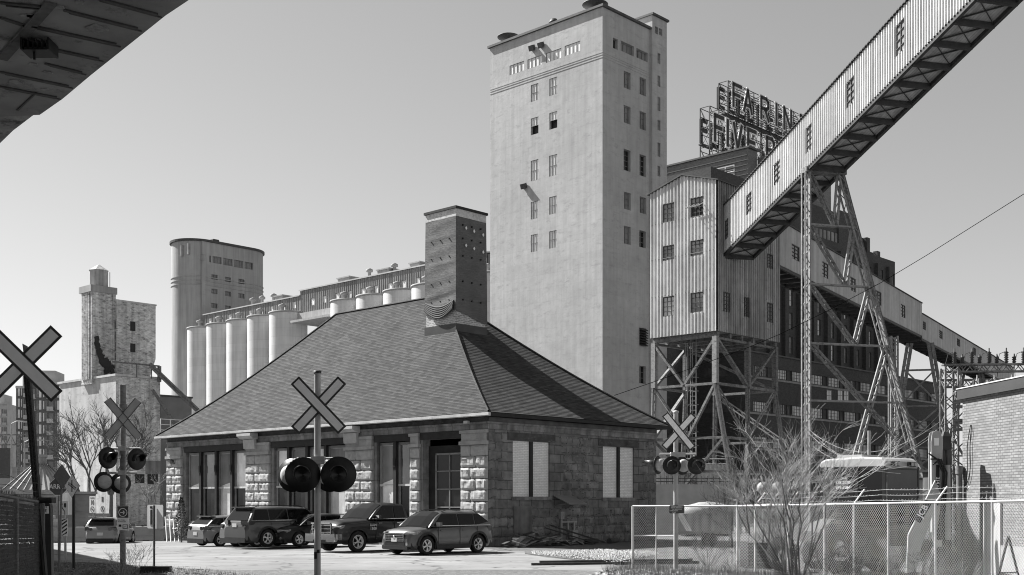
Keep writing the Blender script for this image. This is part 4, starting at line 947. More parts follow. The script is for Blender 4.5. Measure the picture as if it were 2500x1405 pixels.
for i, (q0, q1) in enumerate((((610, 90), (1380, 285)), ((300, 240), (1190, 435)), ((200, 395), (1020, 575)), ((430, 600), (815, 695)), ((0, 820), (600, 935)), ((900, -30), (1560, 150)), ((0, 680), (720, 830)), ((0, 20), (420, 60)), ((0, 160), (230, 235)))):
    p, q = [Vector((*dk(a/3.9, c/3.9), ZD)) for a, c in (q0, q1)]
    p.z = q.z = 0; q = p.lerp(q, .9)
    b.beam(p, q, .06, .05); b.beam(p+Vector((.03, .12, 0)), q+Vector((.03, .12, 0)), .03, .03)
b.build('formwork_beads', M_bead, BD)
b = MB(); p, q = [Vector((*dk(a/3.9, c/3.9), 0)) for a, c in ((490, 20), (20, 560))]; b.beam(p, q, .16, .05); b.build('joint_seam', mat('seam filler', .14, .8, .3, 5, .3), BD)
b = MB(); p, q = [Vector((*dk(a/3.9, c/3.9), 0)) for a, c in ((345, 880), (165, 1050))]; b.beam(p, q, .03, .03); b.build('crack', M_black, BD)
k = Vector((*dk(92, 98), 0)); b = MB(); b.box(k.x-.17, k.x+.2, k.y-.14, k.y+.2, -.2, -.16)
for i in range(6): b.box(k.x-.17+.07*i, k.x-.15+.07*i, k.y-.14, k.y+.2, -.19, -.05)
b.box(k.x-.2, k.x-.17, k.y-.16, k.y+.22, -.2, -.02); b.box(k.x+.2, k.x+.23, k.y-.16, k.y+.22, -.2, -.02); b.tube((k.x-.05, k.y, -.3), (k.x-.05, k.y, 0), .02); b.build('deck_lamp', M_black, BD)
b = MB(); rs = random.Random(12)
for px, py, r in ((238, 70, .2), (145, 17, .1), (70, 40, .12), (75, 38, .08), (118, 177, .1), (40, 200, .14), (110, 218, .08), (84, 157, .09), (195, 5, .08)):
    c_ = dk(px, py); n = 9; pts = [(c_[0]+r*(.6+.5*rs.random())*math.cos(2*math.pi*i/n), c_[1]+r*(.5+.5*rs.random())*math.sin(2*math.pi*i/n)) for i in range(n)]
    b = MB(); b.prism(pts, (0,0,-.012), (1,0,0), (0,1,0), (0,0,.02)); b.build('spalled_patch', mat('spalled concrete', .3, .9, .4, 9, .6), BD)
# ================================================================ railway crossing signals
M_post = mat('galvanised post', .36, .5, .12, 4, .05, metal=.3, streak=.2)
M_postd = mat('rusty post', .2, .7, .2, 3, .1, spots=.5, spotv=.1, spotsc=3)
M_xface = mat('reflective board', .85, .45, .06, 6, .02); M_xedge = mat('board edge', .05, .5, .1, 4, .02)
M_xback = mat('board back', .34, .5, .1, 4, .03)
M_lens = mat('signal lens', .012, .2, .1, 2, 0, spec=.3); M_lback = mat('lamp housing', .42, .5, .15, 4, .05, spots=.35, spotv=.2, spotsc=4)
def crossbuck(par, c, Lb, Wb, a1, a2, yaw, back=False, dy=-.09):
    """two crossed boards, each its own part"""
    R = Matrix.Rotation(yaw, 3, 'Z')
    for i, a in enumerate((a1, a2)):
        U = R@Vector((math.cos(a), 0, math.sin(a))); W_ = R@Vector((-math.sin(a), 0, math.cos(a))); N = R@Vector((0, -1, 0)); q = Vector(c)+R@Vector((0, dy-.012*i, 0))
        b = MB(); b.obox(q, U*Lb/2, W_*Wb/2, N*.004)
        o = b.build('crossbuck_board', M_xback if back else M_xedge, par)
        f = MB()
        if back:
            for t in (-.46, .46): f.obox(q+W_*Wb*t+N*.012, U*Lb/2, W_*.008, N*.008)
            f.build('rib', M_xedge, o)
        else: f.obox(q+N*.0055, U*(Lb/2-.035), W_*(Wb/2-.035), N*.0012); f.build('reflective_strip', M_xface, o)
def lamp(par, x, y, z, yaw, r=.3, hood=.26):
    """black disc with hooded lens; yaw 0 faces the camera (-y)"""
    R = Matrix.Rotation(yaw, 3, 'Z')@Matrix.Rotation(math.pi/2, 3, 'X'); c = Vector((x, y, z))
    b = MB(); b.lathe([(.1, -.0), (r, .0), (r, .012), (.1, .012)], 32, c, R); o = b.build('signal_lamp', M_black, par)
    b = MB(); b.lathe([(.0, .006), (.09, .018), (.13, .022)], 20, c, R); b.build('lens', M_lens, o)
    vs = []; n = 18; b = MB(); b.cs = True
    for i in range(n+1):
        g = math.pi*(-.12+1.24*i/n); k = .35+.65*max(0, math.sin(g))
        for rr, d in ((.135, .012), (.14, .012+hood*k)): vs.append(c+R@Vector((rr*math.cos(g), rr*math.sin(g), d)))
    b.add(vs, [(2*i, 2*i+1, 2*i+3, 2*i+2) for i in range(n)]); b.cs = False
    h = b.build('hood', mat('lamp hood', .035, .35, .2, 4, 0, spec=.6), o); md = h.modifiers.new('thick', 'SOLIDIFY'); md.thickness = .012
    b = MB(); b.lathe([(.17, -.0), (.185, -.06), (.17, -.13), (.1, -.17), (0, -.175)], 20, c, R); b.build('lamp_housing', M_lback, o)
def post(name, label, px, Y, ztop, r, mt, z0=None, lean=0, group=None):
    x = wx(px, Y); g = gz(x, Y) if z0 is None else z0
    o = thing(name, label, 'crossing signal' if 'signal' in name else 'sign', (x, Y, g), 0, group)
    b = MB(); b.tube((0,0,-.3), (lean, 0, ztop-g), r, r*.98, 14); b.build('post', mt, o); return o, x, g
GS = 'railway crossing signals'
Y = 20.5; o, x, g = post('crossing_signal', 'tall foreground crossing signal in front of the parked pickup, big black lamps facing us', 775, Y, wz(909, Y), .058, M_post, 0, 0, GS)
b = MB(); b.lathe([(.07, wz(912, Y)), (.07, wz(906, Y)), (0, wz(905, Y))], 14); b.build('post_cap', M_dark, o)
crossbuck(o, (wx(780, Y)-x, 0, wz(991, Y)), 1.2, .2, math.radians(47), math.radians(-46.5), 0)
zb_ = wz(1120, Y); b = MB(); b.tube((-.36, 0, zb_), (.33, 0, zb_), .022); b.box(-.1, .13, -.1, .1, zb_-.1, zb_+.035)
for px in (722, 815): b.tube((wx(px, Y)-x, .0, zb_), (wx(px, Y)-x, .05, zb_-.16), .03)
b.build('crossarm', M_lback, o)
lamp(o, wx(743, Y)-x, -.16, wz(1160, Y), .06, .31); lamp(o, wx(830, Y)-x, -.16, wz(1159, Y), .12, .31)
lamp(o, wx(708, Y)-x, .22, wz(1160, Y), math.pi-.35, .3); lamp(o, wx(800, Y)-x, .22, wz(1160, Y), math.pi-.35, .3)
b = MB(); b.box(-.05, -.0, -.062, -.056, 1.0, 1.12); b.box(.0, .05, -.062, -.056, 1.1, 1.16); b.build('sticker', M_black, o)
# left signal
Y = 31.0; o, x, g = post('crossing_signal', 'rusty crossing signal at left with four lamps on two levels', 300, Y, wz(990, Y), .075, M_postd, None, 0, GS)
b = MB(); z1 = wz(941, Y)-g; z0_ = wz(990, Y)-g; b.tube((0,0,z0_), (0,0,z1), .085, .085, 14); b.tube((0,0,z0_-.08), (0,0,z0_+.02), .11, .11, 14); b.build('post_sleeve', M_postd, o)
crossbuck(o, (0, .0, wz(1023, Y)-g), 1.25, .21, math.radians(52), math.radians(-51), .35, True)
za, zb_ = wz(1096, Y)-g, wz(1155, Y)-g
for z, l in ((za, .62), (zb_, .5)): b = MB(); b.tube((-l*.8, 0, z), (l*.75, 0, z), .03); b.obox((0, 0, z), (.1, 0, 0), (0, .1, 0), (0, 0, .06)); b.build('crossarm', M_lback, o)
lamp(o, wx(268, Y)-x, -.15, wz(1119, Y)-g, .95, .29, .36); lamp(o, wx(338, Y)-x, -.15, wz(1122, Y)-g, .95, .29, .36)
lamp(o, wx(250, Y)-x, .1, wz(1177, Y)-g, math.pi+.75, .27, .3); lamp(o, wx(285, Y)-x, .3, wz(1180, Y)-g, math.pi+.6, .28, .3)
# arrow sign hung on the post (a thing of its own)
Rv = (math.pi/2, 0, 0)
def plate(name, label, cat, px0, px1, py0, py1, Y, mt, yaw=0, pole=None, group=None, rnd=.03, poleM=None, zoff=0):
    xc = wx((px0+px1)/2, Y); W_ = (px1-px0)/F*Y; z0, z1 = wz(py1, Y), wz(py0, Y); g = gz(xc, Y)
    o = thing(name, label, cat, (xc, Y, g), yaw, group); W_ = W_/math.cos(yaw)
    b = MB(); r = rnd; pts = []
    for cx_, cy_, a0 in ((W_/2-r, z1-g-r, 0), (-W_/2+r, z1-g-r, 90), (-W_/2+r, z0-g+r, 180), (W_/2-r, z0-g+r, 270)):
        for k in range(4): t = math.radians(a0+30*k); pts.append((cx_+r*math.cos(t), cy_+r*math.sin(t)))
    b.prism(pts, (0, 0, 0), (1,0,0), (0,0,1), (0, .012, 0)); b.build('sign_plate', mt, o)
    if pole: b = MB(); b.tube(((pole-(px0+px1)/2)/F*Y, .05, -.3), ((pole-(px0+px1)/2)/F*Y, .05, z1-g-.02), .03, .03, 8); b.build('post', poleM or M_post, o)
    return o, W_, z0-g, z1-g
M_signw = mat('white sign', .85, .5, .05, 4, .01); M_signd = mat('dark sign', .07, .5, .1, 4, .01); M_ink = mat('sign ink', .02, .6, .1, 4, 0); M_signg = mat('grey sign', .1, .5, .1, 4, .01)
def tx(o, s_, size, x, z, mt, sx=1, bold=0): return text('lettering', s_, size, mt, o, (x, -.004, z), Rv, .002, sx=sx, bold=bold)
o, W_, z0, z1 = plate('arrow_sign', 'small sign with a white circled arrow, strapped to the left signal post', 'sign', 286, 314, 1236, 1295, 30.85, M_signw)
b = MB(); b.box(-W_/2+.005, W_/2-.005, -.004, -.0005, (z0+z1)/2+.01, z1-.005); b.build('dark_panel', M_signd, o)
b = MB(); zc = z1-.17; b.lathe([(.115, 0), (.115, .004), (.098, .004), (.098, 0)], 28, (0, -.005, zc), Matrix.Rotation(math.pi/2, 3, 'X'))
b.box(-.065, .05, -.01, -.006, zc-.009, zc+.009); b.prism([(.065, 0), (.01, .055), (-.005, .04), (.04, 0), (-.005, -.04), (.01, -.055)], (0, -.006, zc), (1,0,0), (0,0,1), (0, -.004, 0)); b.build('arrow', M_signw, o)
tx(o, 'Les Forges', .04, -.03, z0+.27, M_ink); tx(o, 'de Montréal', .04, -.025, z0+.225, M_ink)
b = MB(); b.box(-.11, -.04, -.004, -.001, z0+.09, z0+.15)
for a_, c_, d_, e_ in ((.0,.13,.06,.075),(.0,.015,.06,.17),(.115,.13,.06,.17),(.0,.13,.155,.17),(.04,.09,.12,.13),(.03,.04,.06,.12)): b.box(a_-.005, c_-.005, -.004, -.001, z0+d_-.02, z0+e_-.02)
b.build('shop_pictogram', M_ink, o)
# near-left crossbuck on a leaning I-beam
Y = 16.3; xb = wx(100, Y); o = thing('crossbuck_sign', 'large crossbuck on a thin leaning post at the left edge of the picture', 'sign', (xb, Y, 0), 0)
xt = wx(66, Y)-xb; zt_ = wz(905, Y); b = MB(); x0_ = wx(100, Y)-xb+.12
b.beam((x0_, 0, 0), (xt, 0, zt_), .02, .1, (0, 1, 0))
for s_ in (-.035, .035): b.beam((x0_+s_, 0, 0), (xt+s_, 0, zt_), .012, .08, (0, 1, 0))
b.build('post', M_black, o); b = MB(); b.obox((x0_-.05, 0, wz(1222, Y)), (.11, 0, 0), (0, .08, 0), (0, 0, .04)); b.build('post_collar', M_black, o)
crossbuck(o, (wx(62, Y)-xb, 0, wz(890, Y)), 1.28, .22, math.radians(46), math.radians(-45), .1)
b = MB(); b.prism([(0, 0), (.05, 0), (.05, .12), (-.02, .16)], (wx(60, Y)-xb, -.03, wz(868, Y)), (1,0,0), (0,0,1), (0, .03, 0)); b.build('bracket', M_xback, o)
# right signal
Y = 33.0; o, x, g = post('crossing_signal', 'pale crossing signal standing in front of the chain link fence, right of the station', 1650, Y, wz(1006, Y), .07, M_post, 0, 0, GS)
b = MB(); b.lathe([(.085, wz(1008, Y)), (.085, wz(1004, Y)), (0, wz(1002, Y))], 14); b.build('post_cap', M_lback, o)
crossbuck(o, (wx(1656, Y)-x, 0, wz(1054, Y)), 1.24, .21, math.radians(48), math.radians(-51), 0, False)
zb_ = wz(1109, Y); b = MB(); b.tube((-.45, 0, zb_), (.55, 0, zb_), .03); b.box(-.15, .25, -.1, .1, zb_-.08, zb_+.05); b.build('crossarm', M_lback, o)
lamp(o, wx(1638, Y)-x, -.16, wz(1137, Y), .08, .26, .3); lamp(o, wx(1698, Y)-x, -.16, wz(1137, Y), .15, .26, .3)
lamp(o, wx(1608, Y)-x, .1, wz(1136, Y), math.pi+.95, .26, .42); lamp(o, wx(1668, Y)-x, .22, wz(1137, Y), math.pi+.5, .26, .3)
b = MB(); b.obox((0, 0, .05), (.16, 0, 0), (0, .16, 0), (0, 0, .05)); b.build('base_flange', M_post, o)
o, W_, z0, z1 = plate('emergency_sign', 'small black emergency notice on the pale signal post at the fence', 'sign', 1634, 1671, 1234, 1254, 32.9, M_signd)
for i, s_ in enumerate(('SIGNALER URGENCE', 'REPORT EMERGENCY', 'CN 1 800 465-9239', 'SUB MONTREAL', 'MP 0.29')): tx(o, s_, .042, 0 if i < 3 else -.08, z1-.03-.042*i, M_signw, .8)
# small signs at left
Y = 42.0
o = thing('stop_sign', 'octagonal stop sign reading ARRÊT behind the diamond track sign', 'sign', (wx(142, Y), Y, gz(wx(142, Y), Y)), 0); g = o.location.z; R_s = 22/F*Y
oc = lambda r: [(r*math.cos(math.radians(22.5+45*i)), r*math.sin(math.radians(22.5+45*i))) for i in range(8)]
zc = wz(1189, Y)-g; b = MB(); b.prism(oc(R_s*1.05), (0, 0, zc), (1,0,0), (0,0,1), (0, .01, 0)); b.build('white_border', M_signw, o); b = MB(); b.prism(oc(R_s*.97), (0, -.006, zc), (1,0,0), (0,0,1), (0, .004, 0)); b.build('sign_plate', mat('stop face', .1, .5, .05, 4, .01), o)
text('lettering', 'ARRÊT', .235, M_signw, o, (0, -.01, zc), Rv, .002, sx=.9, bold=.003); b = MB(); b.tube((0, .05, -.3), (0, .05, zc), .035); b.build('post', M_postd, o)
Y = 33.5; x = wx(150, Y); o = thing('edge_on_sign', 'thin rusty post carrying a dark diamond sign turned almost edge-on', 'sign', (wx(143, Y), Y, gz(x, Y)), 0); g = o.location.z
b = MB(); b.tube((0, 0, -.3), (wx(152, Y)-wx(143, Y), 0, wz(1140, Y)-g), .032, .028); b.build('post', M_postd, o); b = MB(); zc = wz(1164, Y)-g; xx = wx(152, Y)-wx(143, Y)
b.prism([(0, .36), (.36, 0), (0, -.36), (-.36, 0)], (xx, -.04, zc), (.3, .95, 0), (0,0,1), (.012, -.004, 0)); b.build('sign_plate', M_xedge, o)
Y = 34.0; o = thing('track_warning_sign', 'pale diamond sign with a railway track symbol on a black post', 'sign', (wx(176, Y), Y, gz(wx(176, Y), Y)), -.58); g = o.location.z
b = MB(); b.tube((0, .05, -.3), (0, .05, wz(1180, Y)-g), .045, .045, 8); b.build('post', M_black, o); zc = wz(1187, Y)-g; q = .35
b = MB(); b.prism([(0, q), (q, 0), (0, -q), (-q, 0)], (0, 0, zc), (1,0,0), (0,0,1), (0, .01, 0)); b.build('border', M_ink, o); b = MB(); b.prism([(0, q*.95), (q*.95, 0), (0, -q*.95), (-q*.95, 0)], (0, -.005, zc), (1,0,0), (0,0,1), (0, .004, 0)); b.build('sign_plate', M_signw, o)
b = MB(); b.box(-.018, .018, -.012, -.008, zc-.17, zc+.17); dv = Vector((.17, 0, -.085)); nv = Vector((.085, 0, .17)).normalized()
for s_ in (-.025, .025): b.beam(Vector((0, -.0065, zc))-dv+nv*s_, Vector((0, -.0065, zc))+dv+nv*s_, .003, .014, nv)
for i in range(7): c_ = Vector((0, -.0065, zc))+dv*(-1+2*(i+.5)/7); b.beam(c_-nv*.05, c_+nv*.05, .003, .014, dv)
b.build('track_symbol', M_ink, o)
o, W_, z0, z1 = plate('keep_right_sign', 'white keep right sign with a curved arrow, above the striped marker', 'sign', 141, 170, 1224, 1258, 41, M_signw, -.55, pole=156)
b = MB(); b.prism([(.02, .17), (.13, .17), (.13, .05), (.075, -.0), (.02, .05)], (0, -.004, (z0+z1)/2), (1,0,0), (0,0,1), (0, .003, 0)); zc = (z0+z1)/2
for p, q in (((.06,-.23),(.06,-.12)),((.06,-.12),(-.09,.02)),((-.09,.02),(-.09,.15))): b.beam((p[0], -.003, zc+p[1]), (q[0], -.003, zc+q[1]), .003, .035, (1, 0, .5))
b.prism([(-.14, .12), (-.09, .2), (-.04, .12)], (0, -.004, zc), (1,0,0), (0,0,1), (0, .003, 0)); b.build('arrow', M_ink, o)
o, W_, z0, z1 = plate('hazard_marker', 'narrow black and white diagonally striped marker in front of the barriers', 'sign', 149, 166, 1266, 1309, 40.9, M_signw, -.55, rnd=.005, pole=157.5)
b = MB()
for i in range(5):
    zc = z0+.02+i*.135; pts = [(-W_/2, zc-.06), (W_/2, zc+.08), (W_/2, zc+.14), (-W_/2, zc)]; b.prism([(p, max(min(q, z1-.002), z0+.002)) for p, q in pts], (0, -.004, 0), (1,0,0), (0,0,1), (0, .003, 0))
b.build('stripes', M_ink, o)
Y = 64
o, W_, z0, z1 = plate('speed_sign', 'white speed sign reading MAXIMUM 10 with a no cycling symbol below', 'sign', 216, 235, 1212, 1253, Y, M_signw, -.6, pole=226)
tx(o, 'MAXIMUM', .1, 0, z1-.1, M_ink, .8); tx(o, '10', .38, 0, z1-.36, M_ink, .8, .006)
def ring(o, x, z, r): b = MB(); b.lathe([(r, 0), (r, .004), (r*.82, .004), (r*.82, 0)], 24, (x, -.004, z), Matrix.Rotation(math.pi/2, 3, 'X')); b.beam((x-r*.6, -.006, z+r*.6), (x+r*.6, -.006, z-r*.6), .003, .03, (1, 0, 1)); return b
b = ring(o, 0, z0+.2, .17); b.box(-.1, .1, -.008, -.004, z0+.19, z0+.21); b.build('no_cycling_symbol', M_ink, o)
o, W_, z0, z1 = plate('no_walking_sign', 'white notice board with a no walking symbol below, right of the speed sign', 'sign', 242, 259, 1210, 1253, Y, M_signw, -.6, pole=251)
b = ring(o, 0, z0+.22, .17); b.beam((0, -.006, z0+.3), (0, -.006, z0+.2), .003, .04, (1,0,0)); b.beam((0, -.006, z0+.2), (-.06, -.006, z0+.1), .003, .025, (1,0,0)); b.beam((0, -.006, z0+.2), (.06, -.006, z0+.1), .003, .025, (1,0,0)); b.build('no_walking_symbol', M_ink, o)
b = MB(); b.box(-.08, .08, -.006, -.001, z1-.35, z1-.08); b.build('notice_print', M_signg, o)
o, W_, z0, z1 = plate('access_board', 'long grey notice board right behind the hatchback driving away', 'sign', 209, 269, 1254, 1276, 65.5, mat('notice grey', .24, .5, .1, 3, .01)); tx(o, 'CHEMIN À ACCÈS RESTREINT', .1, 0, z1-.17, M_signw, .8)
b = MB(); b.box(-W_/2+.1, -W_/2+.16, .015, .07, -.3, z0+.2); b.box(W_/2-.16, W_/2-.1, .015, .07, -.3, z0+.2); b.build('post', M_postd, o)
# blank sign seen from the back, with a sticker, on a black rubber base
Y = 33.0; o, W_, z0, z1 = plate('blank_sign', 'pale rounded sign seen from behind, with a dark sticker, on a perforated post', 'sign', 354, 403, 1233, 1291, Y, mat('sign back', .85, .5, .1, 2, .02, spots=.2, spotv=.25, spotsc=3), -.62, rnd=.05)
b = MB()
for i in range(46): z = .06+i*.04; b.box(-.022, .022, -.05, -.012, z, z+.034)
b.box(-.022, -.012, -.05, -.012, 0, z1-.03); b.box(.012, .022, -.05, -.012, 0, z1-.03); b.build('post', mat('perforated post', .1, .6, .3, 5, .05), o)
b = MB(); b.box(-.22, -.09, -.006, -.001, z0+.09, z1-.12); b.build('sticker', M_signw, o)
b = MB(); b.box(-.2, -.11, -.01, -.0065, z0+.11, z1-.14); b.box(-.215, -.1, -.009, -.0065, z1-.11, z1-.04); b.build('sticker_print', M_ink, o)
o = thing('rubber_base', 'black rubber sign base lying at the foot of the blank sign', 'sign base', (wx(381, 32.6), 32.6, gz(0, 30)+.0), .1); b = MB(); b.prism([(-.42, 0), (.42, 0), (.38, .12), (-.38, .12)], (0, -.2, 0), (1,0,0), (0,0,1), (0, .4, 0))
b.build('lower_slab', M_black, o); b = MB(); b.box(-.4, .4, -.18, .18, .125, .2); b.build('upper_slab', M_black, o)
# black cabinet with sticker behind the near fence
Y = 17.5; o = thing('signal_cabinet', 'rounded black cabinet with a CAST ONE sticker beside the left fence', 'cabinet', (wx(106, Y), Y, 0), .25)
b = MB(); pts = [(-.12, 0), (.14, 0), (.11, wz(1240, Y))]+[(.11*math.cos(t)-.0, wz(1240, Y)+.13*math.sin(t)) for t in [math.pi*i/8 for i in range(1, 8)]]+[(-.12, wz(1240, Y))]
b.prism(pts, (0, -.1, 0), (1,0,0), (0,0,1), (0, .3, 0)); b.build('body', M_black, o)
b = MB(); b.box(-.09, .09, -.106, -.101, 1.82, 1.93); b.build('sticker', M_signw, o); text('lettering', 'CAST\nONE', .06, M_ink, o, (0, -.108, 1.89), Rv, .001, sx=.95, bold=.002)
# ================================================================ left background: metal roofed kiosk, striped wall, barriers, viaduct
M_seam = mat('standing seam roof', .42, .5, .1, 1, .03, metal=.2); M_seamb = mat('seam rib', .25, .5)
Y = 86; o = thing('metal_roof_pavilion', 'low pavilion with a standing seam hipped roof and a square cupola', 'building', (wx(100, Y), Y, 0), math.radians(18))
W_ = 2.35; g = -1; ze, zr_ = wz(1197, Y), wz(1136, Y); cw = .5; b = MB(); rb = MB()
cs_ = [(-1,-1),(1,-1),(1,1),(-1,1)]
for i in range(4):
    a, c_ = cs_[i], cs_[(i+1) % 4]; A_ = Vector((a[0]*W_, a[1]*W_, ze)); Bq = Vector((c_[0]*W_, c_[1]*W_, ze)); C_ = Vector((c_[0]*cw, c_[1]*cw, zr_)); D_ = Vector((a[0]*cw, a[1]*cw, zr_)); b.quad(A_, Bq, C_, D_)
    for j in range(11): t = j/10; s_ = A_.lerp(Bq, t); n_ = (Bq-A_).normalized(); top = D_.lerp(C_, t); rb.beam(s_+Vector((0,0,.04)), top+Vector((0,0,.04)), .035, .07)
b.build('roof', M_seam, o); rb.build('roof_ribs', M_seamb, o)
b = MB(); b.box(-cw*.72, cw*.72, -cw*.72, cw*.72, zr_-.2, wz(1114, Y)-.1); b.build('cupola', M_galvr, o); b = MB(); b.box(-cw*.85, cw*.85, -cw*.85, cw*.85, wz(1114, Y)-.1, wz(1112, Y)+.05); b.build('cupola_cap', M_top, o)
b = MB(); b.box(-W_+.3, W_-.3, -W_+.3, W_-.3, -2, ze-.25); b.box(-W_-.05, W_+.05, -W_-.05, W_+.05, ze-.25, ze); b.build('wall', mat('pavilion wall', .34, .8, .1, 2, .05), o)
Y = 80; x0_, x1_ = wx(40, Y), wx(228, Y); o = thing('boarded_wall', 'long low grey wall of wide horizontal boards beyond the barriers', 'wall', (x0_, Y, -.6), .03)
b = MB(); L_ = x1_-x0_; ht = wz(1207, Y)+.6; nb = 8; b.box(0, L_, .05, .3, 0, ht)
for i in range(nb): b.obox((L_/2, .03, ht*(i+.5)/nb), (L_/2, 0, 0), (0, .02, .03), (0, -.01, ht/nb*.46))
b.build('boards', mat('grey boards', .22, .8, .15, 1, .05), o); b = MB(); b.box(-.1, L_+.1, -.1, .4, ht, ht+.18); b.build('coping', M_top, o)
k = MB(); k.box(L_*.62, L_*.75, -.5, .0, ht-1.4, ht+.1); k.build('meter_box', M_galv, o)
def barrier(px, Y, rz, i):
    x = wx(px, Y); o = thing('concrete_barrier', ('concrete traffic barrier left of the silver hatchback', 'concrete traffic barrier directly behind the silver hatchback', 'concrete traffic barrier between the left signal post and the blank sign', 'concrete traffic barrier behind the blank sign, nearest the station')[i], 'barrier', (x, Y, gz(x, Y)), rz, 'concrete barriers across the side road')
    b = MB(); pr = [(-.3, 0), (.3, 0), (.3, .12), (.14, .35), (.09, .85), (-.09, .85), (-.14, .35), (-.3, .12)]; b.prism(pr, (-1.75, 0, 0), (0,1,0), (0,0,1), (3.5, 0, 0)); b.build('barrier_body', mat('barrier concrete', .3, .9, .15, 1.5, .15, spots=.3, spotv=.15, spotsc=1), o)
    b = MB(); b.tube((-1.2, -.1, .9), (-1.2, .1, .9), .05); b.tube((1.2, -.1, .9), (1.2, .1, .9), .05); b.box(-.9, -.5, -.31, -.29, .0, .08); b.box(.5, .9, -.31, -.29, 0, .08); b.build('lifting_loops', M_dark, o)
for i, (px, Y, rz) in enumerate(((178, 66, .05), (255, 70, -.1), (333, 68.5, -.06), (398, 69, .02))): barrier(px, Y, rz, i)
for i, (px, h_) in enumerate(((110, 1.5), (124, 1.55), (137, 1.35))):
    Y = 66.5; x = wx(px, Y); o = thing('timber_post_stack', ('leftmost pale crate stack at the end of the chain link fence', 'middle pale crate stack with dark slots behind the edge-on sign', 'right pale crate stack beside the striped marker')[i], 'stack', (x, Y, gz(x, Y)), .1*i, 'pale stacks beside the barriers'); b = MB()
    for j in range(6): b.box(-.2, .2, -.2, .2, h_*j/6+.02, h_*(j+1)/6)
    b.build('blocks', mat('pale block', .45, .9, .15, 3, .1), o)
Y = 150; o = thing('viaduct', 'low pale road viaduct at the far left edge', 'bridge', (wx(-40, Y), Y, 0), .12); b = MB(); b.box(0, 9, 0, 6, wz(1190, Y), wz(1152, Y)); b.box(0, 9, -.1, 0, wz(1152, Y), wz(1140, Y)); b.build('deck', mat('viaduct concrete', .3, .9, .1, 1, .05), o)
for q in (2, 7): b = MB(); b.box(q-.5, q+.5, 1, 5, -1, wz(1190, Y)); b.build('pier', MATS['viaduct concrete'], o)
Y = 110
for px, top, lab in ((28, 1035, 'tall pale lamp post at far left in front of the apartment towers'), (60, 1080, 'short pale lamp post right of the taller one at far left')):
    o = thing('street_lamp', lab, 'street lamp', (wx(px, Y), Y, 0), 0); zt_ = wz(top, Y); b = MB(); b.tube((0,0,0), (0,0,zt_), .11, .07); b.build('pole', M_post, o); b = MB(); b.path([(0,0,zt_), (.5,0,zt_+.25), (1.3,0,zt_+.2)], .05, 5); b.box(1.1, 1.8, -.12, .12, zt_+.12, zt_+.24); b.build('lamp_head', M_lback, o)
# gate frame left, horizontal signal gantry
Y = 140; o = thing('sign_gantry', 'dark steel gantry truss at the far left edge', 'gantry', (wx(-20, Y), Y, 0), 0); b = MB(); zt_ = wz(1062, Y)
for z in (zt_, zt_-1.2): b.beam((0,0,z), (4.6,0,z), .14, .14)
for i in range(8): b.beam((i*.57, 0, zt_-1.2 if i % 2 else zt_), ((i+1)*.57, 0, zt_ if i % 2 else zt_-1.2), .08, .08)
for q in (.3, 3.2): b.beam((q, 0, -1), (q, 0, zt_), .25, .25)
b.build('truss', M_steel, o); b = MB(); b.box(.6, 2.4, -.2, -.1, zt_-5.2, zt_-1.6); b.build('sign_panel', M_signd, o)
# ================================================================ vehicles
M_tyre = mat('tyre rubber', .018, .85, .2, 8, .1); M_rim = mat('alloy rim', .7, .3, .05, 4, 0, metal=.25); M_cglass = mat('car glass', .006, .04, .3, 1.2, 0, spec=.3)
M_trim = mat('black trim', .02, .5, .2, 5, .02); M_chrome = mat('chrome', .65, .12, .05, 3, 0, metal=1); M_hlamp = mat('headlight glass', .22, .08, .5, 14, 0, spec=.8); M_tail = mat('tail lamp', .045, .1, .3, 9, 0, spec=.8); M_plate = mat('number plate', .5, .5, .2, 30, 0)
def paint(name, v, metal=.35): return mat(name, v, .3, .04, 2, 0, metal=metal*.6, coat=.4, spec=.35)
def interp(tab, x):
    if x <= tab[0][0]: return tab[0][1]
    for (a, p), (b, q) in zip(tab, tab[1:]):
        if x <= b:
            t = (x-a)/(b-a); t = t*t*(3-2*t)*.5+t*.5; return p+(q-p)*t
    return tab[-1][1]
